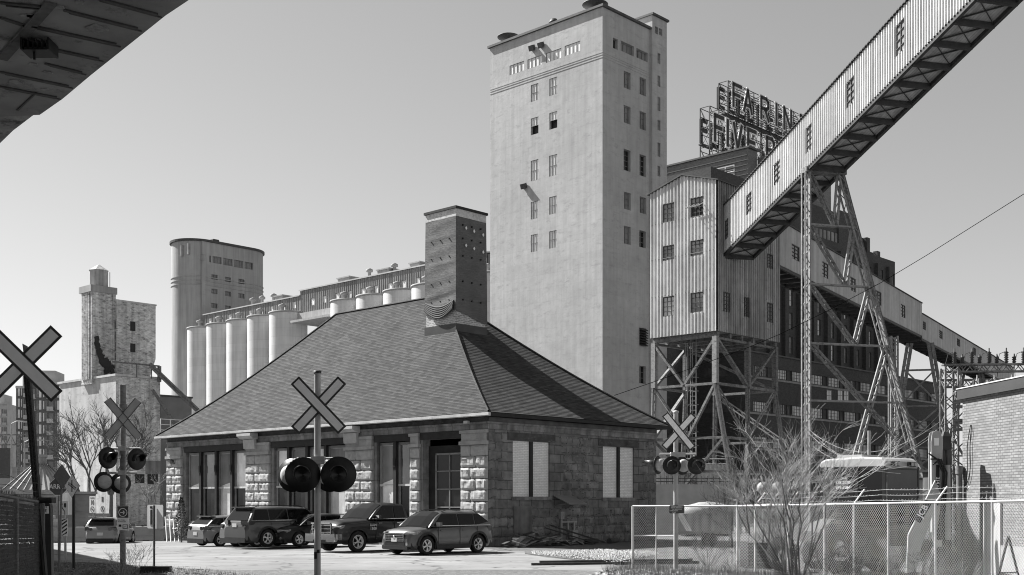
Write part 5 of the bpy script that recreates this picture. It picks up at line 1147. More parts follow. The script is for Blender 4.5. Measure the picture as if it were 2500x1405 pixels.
def car(name, label, cat, loc, rz, C, pm, group=None):
    """x forward, origin between the wheels on the ground"""
    o = thing(name, label, cat, loc, rz, group); L, Wd, wb = C['L'], C['W']/2, C['wb']; fx = C['fx']; rx_ = fx-wb; wr = C['wr']
    x1 = L/2; x0 = -L/2; top = C['top']; n = 84; rings = []
    clr = C.get('clr', .22)
    for i in range(n+1):
        t = i/n; x = x0+(x1-x0)*t
        e = min(x-x0, x1-x); pw = 1-.2*max(0, 1-e/.7)**2 if e < .7 else 1
        zl = clr+ (.10*max(0, 1-e/.5) if e < .5 else 0); arch = 0
        for wx_ in (fx, rx_):
            d = abs(x-wx_); R_ = wr+.075
            if d < R_: arch = max(arch, wr+math.sqrt(R_*R_-d*d)*.98)
        zt = interp(top, x); zs = zt-.07; w_ = Wd*pw
        if e < .12: zt -= (.12-e)*1.2; zs -= (.12-e)*1.4
        zlo = max(zl, arch) if arch else zl
        zlo = min(zlo, zs-.12)
        zm = zlo+(zs-zlo)*.45; bz = clr+.25
        rings.append([(x, w_*.93 if not arch else w_*.985, zlo), (x, w_*(.97 if not arch else 1.0), zlo+(zm-zlo)*.35), (x, w_, zm), (x, w_*.985, zs-.1), (x, w_*.955, zs), (x, w_*.87, zt), (x, w_*.45, zt+.035), (x, 0, zt+.045)])
    b = MB(); b.cs = True; vs = []; m = 15
    for r in rings: vs += r+[(p[0], -p[1], p[2]) for p in r[:-1][::-1]]
    fs = [(i*m+j, (i+1)*m+j, (i+1)*m+j+1, i*m+j+1) for i in range(n) for j in range(m-1)]
    b.add(vs, fs)
    for k in (0, n): b.add(vs[k*m:(k+1)*m], [tuple(range(m))])
    b.cs = False; body = b.build('body', pm, o)
    b = MB(); b.box(x0+.12, x1-.12, -Wd*.86, Wd*.86, clr-.02, clr+.25); b.build('underbody', M_trim, o)
    for s_ in (-1, 1):
        for wx_ in (fx, rx_):
            b = MB(); R_ = wr+.07; pts = [(wx_+R_*math.cos(g), wr+R_*math.sin(g)) for g in [math.pi*i/14 for i in range(15)]]
            b.prism(pts+[(wx_-R_, clr)]+[(wx_+R_, clr)], (0, s_*Wd*.55, 0), (1,0,0), (0,0,1), (0, s_*Wd*.30, 0)); b.build('wheel_well', M_black, o)
            if C.get('clad') and wx_ == fx: MB().box(rx_+wr+.1, fx-wr-.1, *sorted((s_*Wd*.93, s_*Wd*1.005)), clr, clr+.15).build('sill_cladding', M_trim, o)
            if C.get('clad'):
                b = MB(); R1, R2 = wr+.065, wr+.15; yy = s_*(Wd*1.004)
                pi_ = [math.pi*i/16 for i in range(17)]
                for g0, g1 in zip(pi_, pi_[1:]): b.obox((wx_+(R1+R2)/2*math.cos((g0+g1)/2), yy, wr+(R1+R2)/2*math.sin((g0+g1)/2)), Vector((math.cos((g0+g1)/2), 0, math.sin((g0+g1)/2)))*(R2-R1)/2, Vector((-math.sin((g0+g1)/2), 0, math.cos((g0+g1)/2)))*(R2*math.pi/32), (0, .012, 0))
                b.build('arch_cladding', M_trim, o)
            w_ = thing('wheel', '', '', (wx_, s_*(Wd-.12), wr), 0); del w_['label'], w_['category']; w_.parent = o
            Rm = Matrix.Rotation(math.pi/2*(-s_), 3, 'X'); b = MB(); b.lathe([(wr*.62, .02), (wr*.68, .1), (wr*.95, .115), (wr, .08), (wr, -.08), (wr*.95, -.1), (wr*.6, -.1)], 28, (0,0,0), Rm); t_ = b.build('tyre', M_tyre, w_)
            b = MB(); b.lathe([(wr*.66, .085), (wr*.62, .1), (wr*.58, .07), (wr*.5, .0)], 28, (0,0,0), Rm); b.lathe([(0, .085), (wr*.14, .085), (wr*.15, .05)], 14, (0,0,0), Rm)
            ns = C.get('spokes', 5)
            for k in range(ns):
                for dv in (-.13, .13):
                    g = 2*math.pi*k/ns+.3; p = Rm@Vector((wr*.1*math.cos(g), wr*.1*math.sin(g), .08)); q = Rm@Vector((wr*.62*math.cos(g+dv), wr*.62*math.sin(g+dv), .09)); b.beam(p, q, .028, .02, Rm@Vector((0, 0, 1)))
            b.build('rim', M_rim, w_)
            b = MB(); b.lathe([(0, -.02), (wr*.6, -.02)], 20, (0,0,0), Rm); b.build('brake_disc', M_dark, w_)
    # greenhouse
    f0, f1, r1, r0 = C['gh']; zb_, zr_ = C['belt'], C['roof']; bw_, rw_ = Wd*.93, Wd*C.get('rw', .74)
    prof = [(f0, interp(top, f0)+.02), (f0+(f1-f0)*.55, zb_+(zr_-zb_)*.62), (f1, zr_-.035), (f1+(r1-f1)*.5, zr_), (r1, zr_-.05), (r0, interp(top, r0)+.02)]
    N_ = 30; pr = []
    xs = [p[0] for p in prof][::-1]
    zt_ = [(p[0], p[1]) for p in prof][::-1]
    b = MB(); b.cs = True; vs = []
    for i in range(N_+1):
        x = xs[0]+(xs[-1]-xs[0])*i/N_
        for a, c_ in zip(zt_, zt_[1:]):
            if x <= c_[0]+1e-6: t = (x-a[0])/(c_[0]-a[0]); z = a[1]+(c_[1]-a[1])*t; break
        zb2 = min(zb_-.03, z-.01) if z > zb_ else z-.03
        f = max(0, min(1, (z-zb_)/(zr_-zb_))); w_ = bw_+(rw_-bw_)*f
        vs += [(x, bw_, zb2), (x, w_+.005, z-.05*f), (x, w_*.88, z), (x, 0, z+.03*f), (x, -w_*.88, z), (x, -w_-.005, z-.05*f), (x, -bw_, zb2)]
    b.cs = False; b.add(vs, [(i*7+j, (i+1)*7+j, (i+1)*7+j+1, i*7+j+1) for i in range(N_) for j in range(6)])
    gh = b.build('cabin', pm, o)
    def zat(x):
        for a, c_ in zip(zt_, zt_[1:]):
            if x <= c_[0]+1e-6: t = (x-a[0])/(c_[0]-a[0]); return a[1]+(c_[1]-a[1])*t
        return zt_[-1][1]
    zl, zh = zb_+.015, zr_-.115
    yw = lambda z: bw_+(rw_-bw_)*max(0, min(1, (z-zb_)/(zr_-zb_)))+.012
    def xfront(z): return f0+(f1-f0)*((z-prof[0][1])/(prof[2][1]-prof[0][1]))
    def xrear(z): return r0+(r1-r0)*((z-prof[5][1])/(prof[4][1]-prof[5][1]))
    ps = C['pil']                                # side window splits
    for s_ in (-1, 1):
        ed = [C.get('rq', xrear(zl)+.14)]+ps+[xfront(zl)-.12]
        for j, (a, c_) in enumerate(zip(ed, ed[1:])):
            a1, c1 = (a+.03, c_-.03); ta = min(max(a1, xrear(zh)+.1), c1) if j == 0 else a1; tc = max(min(c1, xfront(zh)-.1), ta+.05) if j == len(ed)-2 else c1
            b = MB(); P_ = [(a1, s_*yw(zl), zl), (c1, s_*yw(zl), zl), (tc, s_*yw(zh), zh), (ta, s_*yw(zh), zh)]
            if j == 0 and C.get('kick'): P_[0] = (a1, s_*yw(zl+.12), zl+.12)
            b.poly(P_); b.build('side_window', M_cglass, gh)
    nx_ = Vector((prof[2][1]-prof[0][1], 0, f0-f1)).normalized()*.02
    b = MB(); za, zc = prof[0][1]+.0, prof[2][1]-.03
    b.add([Vector((xfront(z), q*(yw(z)-.09)*(1 if abs(q) == 1 else 1), z+(.02 if abs(q) < 1 else 0)))+nx_+Vector((.0, 0, .02 if abs(q) < 1 else 0)) for z in (za, zb_+(zr_-zb_)*.5, zc) for q in (-1, -.5, 0, .5, 1)], [(i*5+j, i*5+j+1, i*5+j+6, i*5+j+5) for i in range(2) for j in range(4)])
    for v in b.v[5:10]: v += Vector((.03, 0, .04))
    b.build('windshield', M_cglass, gh); b = MB(); b.box(f0-.1, f0+.07, -Wd*.86, Wd*.86, prof[0][1]-.06, prof[0][1]+.045); b.build('cowl', M_trim, gh)
    b = MB(); nr = Vector((-(prof[4][1]-prof[5][1]), 0, -(r0-r1))).normalized()*.02; nr.z = abs(nr.z)
    za, zc = prof[5][1]+.07, prof[4][1]-.07
    b.quad(Vector((xrear(za), -yw(za)+.13, za))+nr, Vector((xrear(za), yw(za)-.13, za))+nr, Vector((xrear(zc), yw(zc)-.12, zc))+nr, Vector((xrear(zc), -yw(zc)+.12, zc))+nr); b.build('rear_window', M_cglass, gh)
    for s_ in (-1, 1):                            # mirrors, handles, door gaps, lamps
        b = MB(); xm = xfront(zl)-.28; b.obox((xm, s_*(Wd+.1), zb_+.06), (.06, 0, 0), (0, .11, 0), (0, 0, .075)); b.beam((xm, s_*(Wd-.08), zb_), (xm, s_*(Wd+.05), zb_+.03), .05, .04); b.build('mirror', C.get('mirror', pm), o)
        b = MB()
        for x in C['doors']: b.box(x-.006, x+.006, s_*Wd*.99-.004, s_*Wd*1.003+.004, clr+.12, zb_-.03)
        b.box(C['doors'][0], C['doors'][-1], s_*Wd*.99-.003, s_*Wd*1.002, clr+.1, clr+.112); b.build('door_gap', M_black, o)
        for x in C['doors'][1:]: b = MB(); b.box(x-.3 if x > rx_ else x, x-.12, s_*Wd*.985, s_*Wd*1.02, zb_-.19, zb_-.155); b.build('door_handle', C.get('handle', pm), o)
    xf = x1; zh_ = C['hl']; gw_, gz0, gz1 = C['grille']
    for s_ in (-1, 1):
        b = MB(); d_ = .42 if C.get('sweep') else .2
        b.prism([(xf-.03, zh_-.07), (xf+.008, zh_+.0), (xf-.03, zh_+.04), (xf-d_, zh_+.075), (xf-d_-.02, zh_+.01)], (0, s_*gw_*.5+s_*.03, 0), (1,0,0), (0,0,1), (-.2, s_*(Wd*.94-gw_*.5-.03), 0)); b.build('headlight', M_hlamp, o)
        b = MB(); tw, tz0, tz1 = C['tail']; b.prism([(x0-.02, tz0), (x0+tw, tz0), (x0+tw, tz1), (x0-.02, tz1)], (0, s_*Wd*.5, 0), (1,0,0), (0,0,1), (.13, s_*Wd*.43, 0)); b.build('tail_lamp', M_tail, o)
        b = MB(); b.tube((xf-.07, s_*Wd*.72, clr+.2), (xf+.008, s_*Wd*.72, clr+.2), .06, .06, 12); b.build('fog_lamp', M_hlamp, o)
    b = MB(); b.box(xf-.06, xf+.012, -gw_/2, gw_/2, gz0, gz1); g_ = b.build('grille', M_trim, o)
    b = MB()
    for k in range(C.get('bars', 4)): z = gz0+(gz1-gz0)*(k+.5)/C.get('bars', 4); b.box(xf+.005, xf+.03, -gw_/2, gw_/2, z-.012, z+.012)
    b.box(xf+.005, xf+.026, -gw_/2-.02, -gw_/2+.012, gz0, gz1); b.box(xf+.005, xf+.026, gw_/2-.012, gw_/2+.02, gz0, gz1); b.build('grille_bars', M_chrome, g_)
    b = MB(); b.lathe([(0, .0), (.07, .0), (.07, .012), (0, .02)], 16, (xf+.03, 0, (gz0+gz1)/2), Matrix.Rotation(math.pi/2, 3, 'Y')); b.build('badge', M_chrome, g_)
    b = MB(); b.box(x0-.01, x0+.06, -Wd*.78, Wd*.78, clr-.02, clr+.2); b.box(xf-.1, xf+.012, -Wd*.76, Wd*.76, clr, clr+.12); b.build('bumper_trim', C.get('btrim', M_trim), o)
    b = MB(); zp = C.get('plate', .8); b.box(x0-.02, x0-.0, -.16, .16, zp-.08, zp+.08); b.build('number_plate', M_plate, o)
    b = MB(); b.box(xf-.12, xf+.014, -Wd*.6, Wd*.6, clr+.13, clr+.27); b.build('lower_intake', M_black, o); b = MB(); b.box(xf+.0, xf+.034, -.15, .15, clr+.28, clr+.42); b.build('front_plate', M_plate, o)
    for s_ in (-1, 1): b = MB(); b.beam((xrear(zl)+.1, s_*(yw(zl)+.002), zl-.012), (xfront(zl)-.1, s_*(yw(zl)+.002), zl-.012), .012, .022); b.build('belt_trim', M_chrome, o)
    if C.get('rails'):
        for s_ in (-1, 1): b = MB(); b.path([(r1+.05, s_*rw_*.9, zr_-.03), (r1+.25, s_*rw_*.9, zr_+.045), (f1-.35, s_*rw_*.9, zr_+.045), (f1-.1, s_*rw_*.9, zr_-.02)], .016, 5); b.build('roof_rail', M_trim, o)
    if C.get('spoiler', 1): b = MB(); b.obox((r1-.06, 0, zr_-.03), (.14, 0, -.012), (0, rw_*.92, 0), (0, 0, .018)); b.build('spoiler', pm, gh)
    return o
suv = dict(L=4.4, W=1.85, wb=2.67, fx=1.38, wr=.35, top=[(-2.24,.98),(-2.1,1.04),(-1.6,1.08),(.7,1.03),(1.2,1.0),(1.9,.92),(2.24,.72)], belt=1.07, roof=1.62, gh=(1.28,.5,-1.45,-2.1), pil=[-1.15,-.28], doors=[-1.2,-.28,.85], hl=.82, grille=(1.0,.5,.82), tail=(.25,.85,1.02), rails=1, clad=1, sweep=1, bars=5, plate=.75, spokes=5, kick=1)
ex = dict(L=5.05, W=2.0, wb=3.02, fx=1.55, wr=.38, top=[(-2.52,1.0),(-2.4,1.12),(-1.8,1.16),(.8,1.14),(1.4,1.12),(2.2,1.03),(2.52,.8)], belt=1.16, roof=1.75, gh=(1.45,.7,-2.05,-2.45), pil=[-1.35,-.35], doors=[-1.3,-.3,.9], hl=.92, grille=(1.1,.6,.95), tail=(.3,.98,1.16), rails=1, clad=1, bars=4, plate=.95, spokes=5, kick=0)
hb = dict(L=4.3, W=1.78, wb=2.65, fx=1.35, wr=.32, top=[(-2.15,.9),(-2.0,.97),(-1.5,.98),(.7,.95),(1.3,.9),(1.9,.82),(2.15,.66)], belt=.97, roof=1.46, gh=(1.3,.4,-1.5,-2.02), pil=[-1.05,-.2], doors=[-1.1,-.2,.85], hl=.7, grille=(.9,.42,.62), tail=(.3,.8,.95), bars=3, plate=.62, clr=.18, kick=1)
gf = dict(hb, L=4.2, W=1.8, roof=1.48, gh=(1.25,.4,-1.6,-1.98))
px_ = dict(hb, L=4.4, roof=1.42, grille=(.7,.45,.6))
mid = dict(suv, L=4.5, roof=1.6, grille=(1.0,.5,.8), tail=(.28,.88,1.04))
nin = TH; nout = TH+math.pi
def carpos(px, py, wheel_x, side, Y=None):       # place by the ground contact of a wheel; side = metres from the centre line towards A
    Y = Y or CAMZ*F/(py-1225); x = wx(px, Y); return Vector((x, Y))
G_ = 'cars parked in front of the stone station'
fwd = -B2
P0 = carpos(1040, 1357, 0, 0)+A2*.82-fwd*1.38; P0 = Vector(P0)
car('parked_suv', 'grey compact SUV parked nose out at the right end of the row of cars', 'car', (P0.x, P0.y, .02), nout, suv, paint('grey metallic paint', .1), G_)
P0 = carpos(652, 1337, 0, 0)+A2*.9+B2*1.47
car('parked_suv', 'large grey SUV parked nose in, tallest of the cars whose tails face us', 'car', (P0.x, P0.y, .02), nin, ex, paint('dark silver paint', .075), G_)
ec = P0.copy()
P0 = ec+A2*2.75+B2*1.2
car('parked_suv', 'silver SUV half hidden behind the large grey SUV', 'car', (P0.x, P0.y, gz(*P0)+.02), nin, mid, paint('bright silver paint', .18), G_)
P0 = ec+A2*5.4+B2*1.0
car('parked_hatchback', 'silver hatchback parked nose in at the left end of the row of cars', 'car', (P0.x, P0.y, gz(*P0)+.02), nin, hb, paint('silver paint', .17), G_)
P0 = carpos(729, 1336, 0, 0)+A2*.8-fwd*1.35
car('parked_hatchback', 'small black car parked nose out between the large grey SUV and the black pickup', 'car', (P0.x, P0.y, .02), nout, px_, paint('black paint', .02), G_)
Y = 63.5; car('driving_hatchback', 'silver hatchback driving away down the side road, left of the parked row', 'car', (wx(253, Y)-.15, Y+1.6, gz(wx(250, Y), Y)-.08), math.pi/2+.06, gf, paint('pale silver paint', .24))
# pickup truck
pk = dict(L=5.8, W=2.0, wb=3.57, fx=1.88, wr=.41, top=[(-2.9,1.2),(-.95,1.22),(-.9,1.22),(1.0,1.24),(1.3,1.26),(2.5,1.2),(2.9,1.0)], belt=1.3, roof=1.92, gh=(1.3,.5,-.6,-.78), pil=[-.0], doors=[-.72,.04,1.0], hl=1.0, grille=(1.15,.72,1.12), tail=(.15,.8,1.15), bars=3, plate=.7, spokes=5, clr=.36, sweep=0, spoiler=0, mirror=M_chrome, handle=M_chrome, btrim=M_trim, rw=.78)
P0 = carpos(872, 1350, 0, 0)+A2*.9-fwd*1.88
pkp = paint('gloss black paint', .016, .1)
o = car('pickup_truck', 'glossy black pickup truck with chrome bumper and grille, parked nose out', 'pickup truck', (P0.x, P0.y, .02), nout, pk, pkp, G_)
b = MB(); b.box(2.88, 3.02, -.92, .92, .5, .72); b.box(2.88, 3.03, -.92, -.4, .42, .52); b.box(2.88, 3.03, .4, .92, .42, .52); b.box(2.7, 2.9, -.97, -.9, .5, .72); b.box(2.7, 2.9, .9, .97, .5, .72); b.build('chrome_bumper', M_chrome, o)
b = MB(); b.box(2.9, 2.99, -.07, .07, .7, 1.14); b.box(2.9, 2.985, -.6, .6, 1.1, 1.16); b.box(2.9, 2.985, -.6, .6, .68, .73); b.build('chrome_cross', M_chrome, o)
b = MB(); b.box(-2.85, -.85, -.85, .85, 1.205, 1.25); b.build('bed_cover', M_trim, o)
for s_ in (-1, 1): text('lettering', 'RAM\n1500', .14, M_chrome, o, (1.15, s_*1.005, .98), (math.pi/2, 0, 0 if s_ < 0 else math.pi), .003, sx=1.2, bold=.004)
# ================================================================ right foreground
M_pbrick = mat('pale buff brick', .22, .9, .1, 3, .25, 20, brick=(.07, .21, .011, .5, .2), big=.08, bigsc=.4, bd=.02)
M_fascia = mat('metal fascia', .07, .45, .1, 1, .03, metal=.2)
# pale brick building; its wall runs almost along the view
Dn = Vector((.098, -1)).normalized()              # from the far corner towards the camera
Yc = 31.5; PB = Vector((wx(2350, Yc), Yc)); o = thing('pale_brick_building', 'pale buff brick building with a dark metal fascia at the right edge', 'building', (PB.x, PB.y, 0), math.atan2(Dn.y, Dn.x))
zt_ = wz(951, Yc); zf = wz(976, Yc); L_ = 22
M_pb = M_pbrick; b = MB(); b.wall((0,0,0), (1,0,0), (0,-1,0), L_, -.5, zf, ()); b.quad((0,0,-.5), (0,9,-.5), (0,9,zf), (0,0,zf)); b.build('wall', M_pb, o)
b = MB(); b.box(-.12, L_, -.1, 9, zf, zt_); b.build('fascia', M_fascia, o); b = MB(); b.box(-.14, L_, -.12, 9, zt_, zt_+.03); b.build('fascia_drip', M_gutter, o)
fb = Fr(2350, Yc, Dn, Vector((-Dn.y, Dn.x)))
a, c_ = fb.u(2405), fb.u(2447); z1 = wz(1228, fb.pt(a, 0).y); b = MB(); b.box(a, c_, -.06, -.003, 0, z1); b.build('white_panel', mat('door panel', .42, .7, .08, 2, .05, streak=.3), o)
b = MB(); b.box(c_, c_+2.0, -.04, -.003, 0, .75); b.box(a-.14, a-.02, -.08, -.003, 0, z1+.1); b.build('door_frame', M_dark, o)
b = MB(); b.box(c_+.0, fb.u(2500)+3, -.05, -.003, 0.2, .9); b.build('base_panel', mat('pale base panel', .32, .8, .1, 2, .05), o)
b = MB(); zz = wz(1032, Yc-1.5); u_ = fb.u(2376); u0_ = fb.u(2357)
pts = []
for t in range(13): q = t/12; pts.append((u0_+(u_-u0_)*(q**.6)*.8+.06*math.sin(q*7), -.05, 2.35+(zz-2.35)*q))
pts2 = [(p[0]+.06+.1*math.sin(math.pi*i/12), -.05, p[2]) for i, p in enumerate(pts)]; b.path(pts, .012, 4); b.path(pts2, .012, 4); b.build('loose_cable', M_dark, o)
b = MB(); u_ = fb.u(2352.5); b.tube((u_, -.12, 0), (u_, -.12, wz(1140, Yc-.4)), .075, .075, 12); b.tube((u_, -.12, wz(1158, Yc)), (u_, -.12, wz(1138, Yc)), .1, .1, 12); b.build('conduit', M_postd, o)
# chain link fence
M_wire = mat('galvanised wire', .6, .5, .1, 3, 0, metal=.3); M_rail = mat('fence rail', .55, .5, .1, 3, .03, metal=.3)
def chain(mb, p, q, h0, h1, pitch, r, z0=.04):
    p, q = Vector((*p, 0)), Vector((*q, 0)); L_ = (q-p).length; d = (q-p)/L_; n = int(L_/pitch); hstep = pitch*.6
    nz = int((max(h0, h1)-z0)/hstep)
    for i in range(n):
        base = i*pitch; prev = None
        for j in range(nz+2):
            h_ = h0+(h1-h0)*base/L_; z = z0+j*hstep
            if z > h_+.05: break
            x = base+(pitch/2 if j % 2 else 0)
            for s_ in (1,):
                c = p+d*(x if i % 2 == 0 or True else x)+Vector((0, 0, z))
            if prev is not None: mb.tube(prev, c, r, r, 3, False)
            prev = c
        prev = None
        for j in range(nz+2):                         # the mirrored strand closes the diamonds
            h_ = h0+(h1-h0)*base/L_; z = z0+j*hstep
            if z > h_+.05: break
            x = base+(pitch/2 if j % 2 else pitch); c = p+d*x+Vector((0, 0, z))
            if prev is not None: mb.tube(prev, c, r, r, 3, False)
            prev = c
FA = Vector((wx(1545, 35), 35.0)); FB = Vector((wx(1790, 33.4), 33.4)); FC = Vector((wx(2520, 24.0), 24.0))
fo = thing('chain_link_fence', 'long galvanised chain link fence with barbed wire across the lower right', 'fence', (FA.x, FA.y, 0))
def rel(P_, z=0): return Vector((P_.x-FA.x, P_.y-FA.y, z))
h0, h1, h2_ = wz(1236, 35), wz(1236, 33.4), wz(1223, 24)
b = MB(); chain(b, rel(FA)[:2], rel(FB)[:2], h0, h1, .07, .0034); chain(b, rel(FB)[:2], rel(FC)[:2], h1, h2_, .07, .0034); b.build('mesh', M_wire, fo)
b = MB(); b.tube(rel(FA, h0), rel(FB, h1), .026); b.tube(rel(FB, h1), rel(FC, h2_), .026); b.tube(rel(FA, wz(1308, 35)), rel(FA.lerp(FB, .42), wz(1308, 34.5)), .022); b.build('top_rail', M_rail, fo)
arms = MB()
for P_, hh, r in [(FA, h0, .038), (FA.lerp(FB, .24), h0, .02), (FA.lerp(FB, .45), h0, .026), (FB.lerp(FC, .02), h1, .03), (FB.lerp(FC, .1), h1, .03)]+[(FB.lerp(FC, t), h1+(h2_-h1)*t, .028) for t in (.24, .38, .485, .60, .745, .9)]:
    b = MB(); b.tube(rel(P_, -.2), rel(P_, hh), r, r, 8); b.build('fence_post', M_rail, fo)
for t in (.1, .24, .485, .745): P_ = FB.lerp(FC, t); q = rel(P_, h1+(h2_-h1)*t); arms.beam(q, q+Vector((.28, .05, .36)), .03, .03)
arms.build('barbed_arm', M_rail, fo)
b = MB(); rs = random.Random(2)
for k in (.25, .6, .95):
    p, q = rel(FB.lerp(FC, .1), h1+.36*k)+Vector((.28*k, 0, 0)), rel(FC, h2_+.36*k)+Vector((.28*k, 0, 0)); b.path([p.lerp(q, i/24)+Vector((0, 0, -.03*abs(math.sin(i/24*math.pi*4)))) for i in range(25)], .004, 3)
    for i in range(90): c = p.lerp(q, (i+.5)/90); d = Vector((rs.uniform(-1, 1), rs.uniform(-1, 1), rs.uniform(-1, 1)))*.02; b.tube(c-d, c+d, .003, .003, 3, False)
b.build('barbed_wire', M_wire, fo)
# near-left slatted fence
M_slat = mat('dark privacy slats', .09, .6, .35, 5, .1)
NA, NB = Vector((wx(-200, 10.5), 10.5)), Vector((wx(104, 16.6), 16.6))
nf = thing('slatted_fence', 'dark chain link fence with privacy slats in the lower left corner', 'fence', (NA.x, NA.y, 0)); q = NB-NA; L_ = q.length; d = q/L_
hn0, hn1 = wz(1172, 10.5), wz(1228, 16.6)
b = MB(); n = int(L_/.075)
rs = random.Random(8)
for i in range(n):
    t = i/n; p = d*(L_*t); h_ = hn0+(hn1-hn0)*t
    for j in range(34):
        z = .05+j*(h_-.1)/34; b.obox((p.x+d.x*.035, p.y+d.y*.035, z+.02), (d.x*.036, d.y*.036, rs.uniform(-.006, .006)), (-d.y*.004, d.x*.004, 0), (d.y*.01*rs.uniform(-1, 1), 0, .024))
b.build('slats', M_slat, nf)
b = MB(); chain(b, (d.y*.02, -d.x*.02), (d.x*L_+d.y*.02, d.y*L_-d.x*.02), hn0, hn1, .06, .0022); b.build('mesh', mat('dull wire', .12, .5, .1, 3, 0, metal=.3), nf)
b = MB(); b.tube((0, 0, hn0), (d.x*L_, d.y*L_, hn1), .025)
b.build('top_rail', M_postd, nf)
for t in (.0, .35, .7, 1): b = MB(); b.tube((d.x*L_*t, d.y*L_*t, -.2), (d.x*L_*t, d.y*L_*t, hn0+(hn1-hn0)*t+.05), .035); b.build('fence_post', M_postd, nf)
b = MB()
for k in (.12, .24): b.path([Vector((d.x*L_*i/20, d.y*L_*i/20, hn0+(hn1-hn0)*i/20+k-.02*math.sin(i*.9))) for i in range(21)], .004, 3)
for i in range(200): c = Vector((d.x*L_*i/200, d.y*L_*i/200, hn0+(hn1-hn0)*i/200)); v = Vector((rs.uniform(-.02, .02), rs.uniform(-.02, .02), rs.uniform(.02, .09))); b.tube(c, c+v, .003, .003, 3, False)
q0 = Vector((d.x*L_*.55, d.y*L_*.55, hn0+(hn1-hn0)*.55)); b.beam(q0, q0+Vector((-.5, .1, .42)), .03, .03); b.build('barbed_wire', MATS['dull wire'], nf)
# ================================================================ backhoe
M_yel = mat('backhoe paint', .4, .5, .08, 2, .05, spots=.2, spotv=.2, spotsc=3); M_yd = mat('backhoe frame grey', .1, .6, .2, 3, .05)
Y = 32.5; bx = wx(2126, Y); BH = thing('backhoe', 'pale backhoe loader parked behind the chain link fence, its rear arm folded upright', 'backhoe', (bx, Y, 0), math.radians(-50))
# x to the right = rear, y away
def hz(py): return wz(py, Y-.4)
zr0, zr1 = hz(1140), hz(1118)
b = MB(); pts = [(-1.12, zr0+.0), (-1.08, zr0+.16), (-.9, zr1-.02), (.2, zr1+.02), (.85, zr1-.02), (1.0, zr0+.1), (.98, zr0-.06), (-1.0, zr0-.04)]
b.prism(pts, (0, -.82, 0), (1,0,0), (0,0,1), (0, 1.6, 0)); r_ = b.build('cab_roof', M_yel, BH); md = r_.modifiers.new('b', 'BEVEL'); md.width = .05; md.segments = 2
b = MB(); b.box(-.75, .05, -.5, .4, zr1, zr1+.09); b.build('roof_hatch', M_yel, BH)
zc0 = 1.35; b = MB()
for x, y in ((-.85, -.78), (.12, -.82), (.92, -.78), (-.85, .82), (.92, .82)): b.beam((x, y, zc0), (x, y, zr0), .09, .09)
b.beam((-.85, -.78, zc0), (.92, -.78, zc0), .1, .1); b.beam((.92, -.78, zc0), (.92, .82, zc0), .1, .1); b.beam((-.85, -.78, zr0-.05), (.12, -.8, zr0-.05), .09, .09); b.beam((.12, -.8, zr0-.05), (.92, -.78, zr0-.05), .09, .09); b.beam((-.85, .82, zr0-.05), (.92, .82, zr0-.05), .09, .09); b.beam((.92, -.78, zr0-.05), (.92, .82, zr0-.05), .09, .09); b.build('cab_frame', M_black, BH)
M_tint = bpy.data.materials.new('tinted glass'); M_tint.use_nodes = True; _p = M_tint.node_tree.nodes['Principled BSDF']; _p.inputs['Base Color'].default_value = (.25,)*3+(1,); _p.inputs['Transmission Weight'].default_value = .85; _p.inputs['Roughness'].default_value = .03; _p.inputs['IOR'].default_value = 1.05
b = MB(); b.quad((-.8, -.8, zc0+.05), (.08, -.83, zc0+.05), (.08, -.83, zr0-.08), (-.8, -.8, zr0-.08)); b.build('side_glass', mat('cab side glass', .02, .1, .6, .9, 0, spec=.25), BH)
b = MB(); b.quad((.16, -.83, zc0+.05), (.9, -.8, zc0+.05), (.9, -.8, zr0-.08), (.16, -.83, zr0-.08)); b.build('side_glass', M_cglass, BH)
b = MB(); b.quad((.96, -.72, zc0+.05), (.96, .76, zc0+.05), (.96, .76, zr0-.08), (.96, -.72, zr0-.08)); b.build('rear_glass', mat('cab rear glass', .02, .1, .6, .9, 0, spec=.25), BH)
b = MB(); b.box(-.25, .3, -.25, .3, 1.2, 1.65); b.obox((.28, 0, 1.95), (.07, 0, 0), (0, .25, 0), (-.05, 0, .35)); b.beam((-.5, 0, 1.3), (-.62, 0, 1.95), .07, .07); b.build('seat', M_trim, BH)
b = MB()
for y in (-.3, .5): MB().box(1.0, 1.04, y-.3, y+.08, zr0-.01, zr0+.13).build('lamp_bezel', M_black, BH)
for y in (-.44, -.29, .36, .51): b = MB(); b.box(1.05, 1.065, y-.055, y+.055, zr0+.01, zr0+.11); b.build('work_lamp', M_hlamp, BH)
text('lettering', '(514)', .09, M_signw, BH, (-.3, -.845, zr0-.32), Rv, .001); text('lettering', '618-2020', .12, M_signw, BH, (-.33, -.845, zr0-.44), Rv, .001, bold=.002); text('lettering', '969-5584', .12, M_signw, BH, (-.33, -.845, zr0-.57), Rv, .001, bold=.002)
b = MB(); b.box(-.9, 1.0, -.72, .75, .75, zc0); b.build('cab_base', M_yd, BH)
b = MB(); b.prism([(-2.9, .85), (-1.0, .85), (-1.0, 1.5), (-2.5, 1.25), (-2.9, 1.1)], (0, -.5, 0), (1,0,0), (0,0,1), (0, 1.0, 0)); b.build('bonnet', mat('darkened bonnet', .13, .6, .3, 3, .05), BH)  # yellow paint darkened in colour, since the sun leaves the bonnet too pale
b = MB(); b.prism([(-1.45, 1.18), (-.6, 1.12), (-.55, 1.5), (-.9, 1.52), (-1.3, 1.38)], (0, -1.05, 0), (1,0,0), (0,0,1), (0, .4, 0)); b.build('mudguard', M_yel, BH)
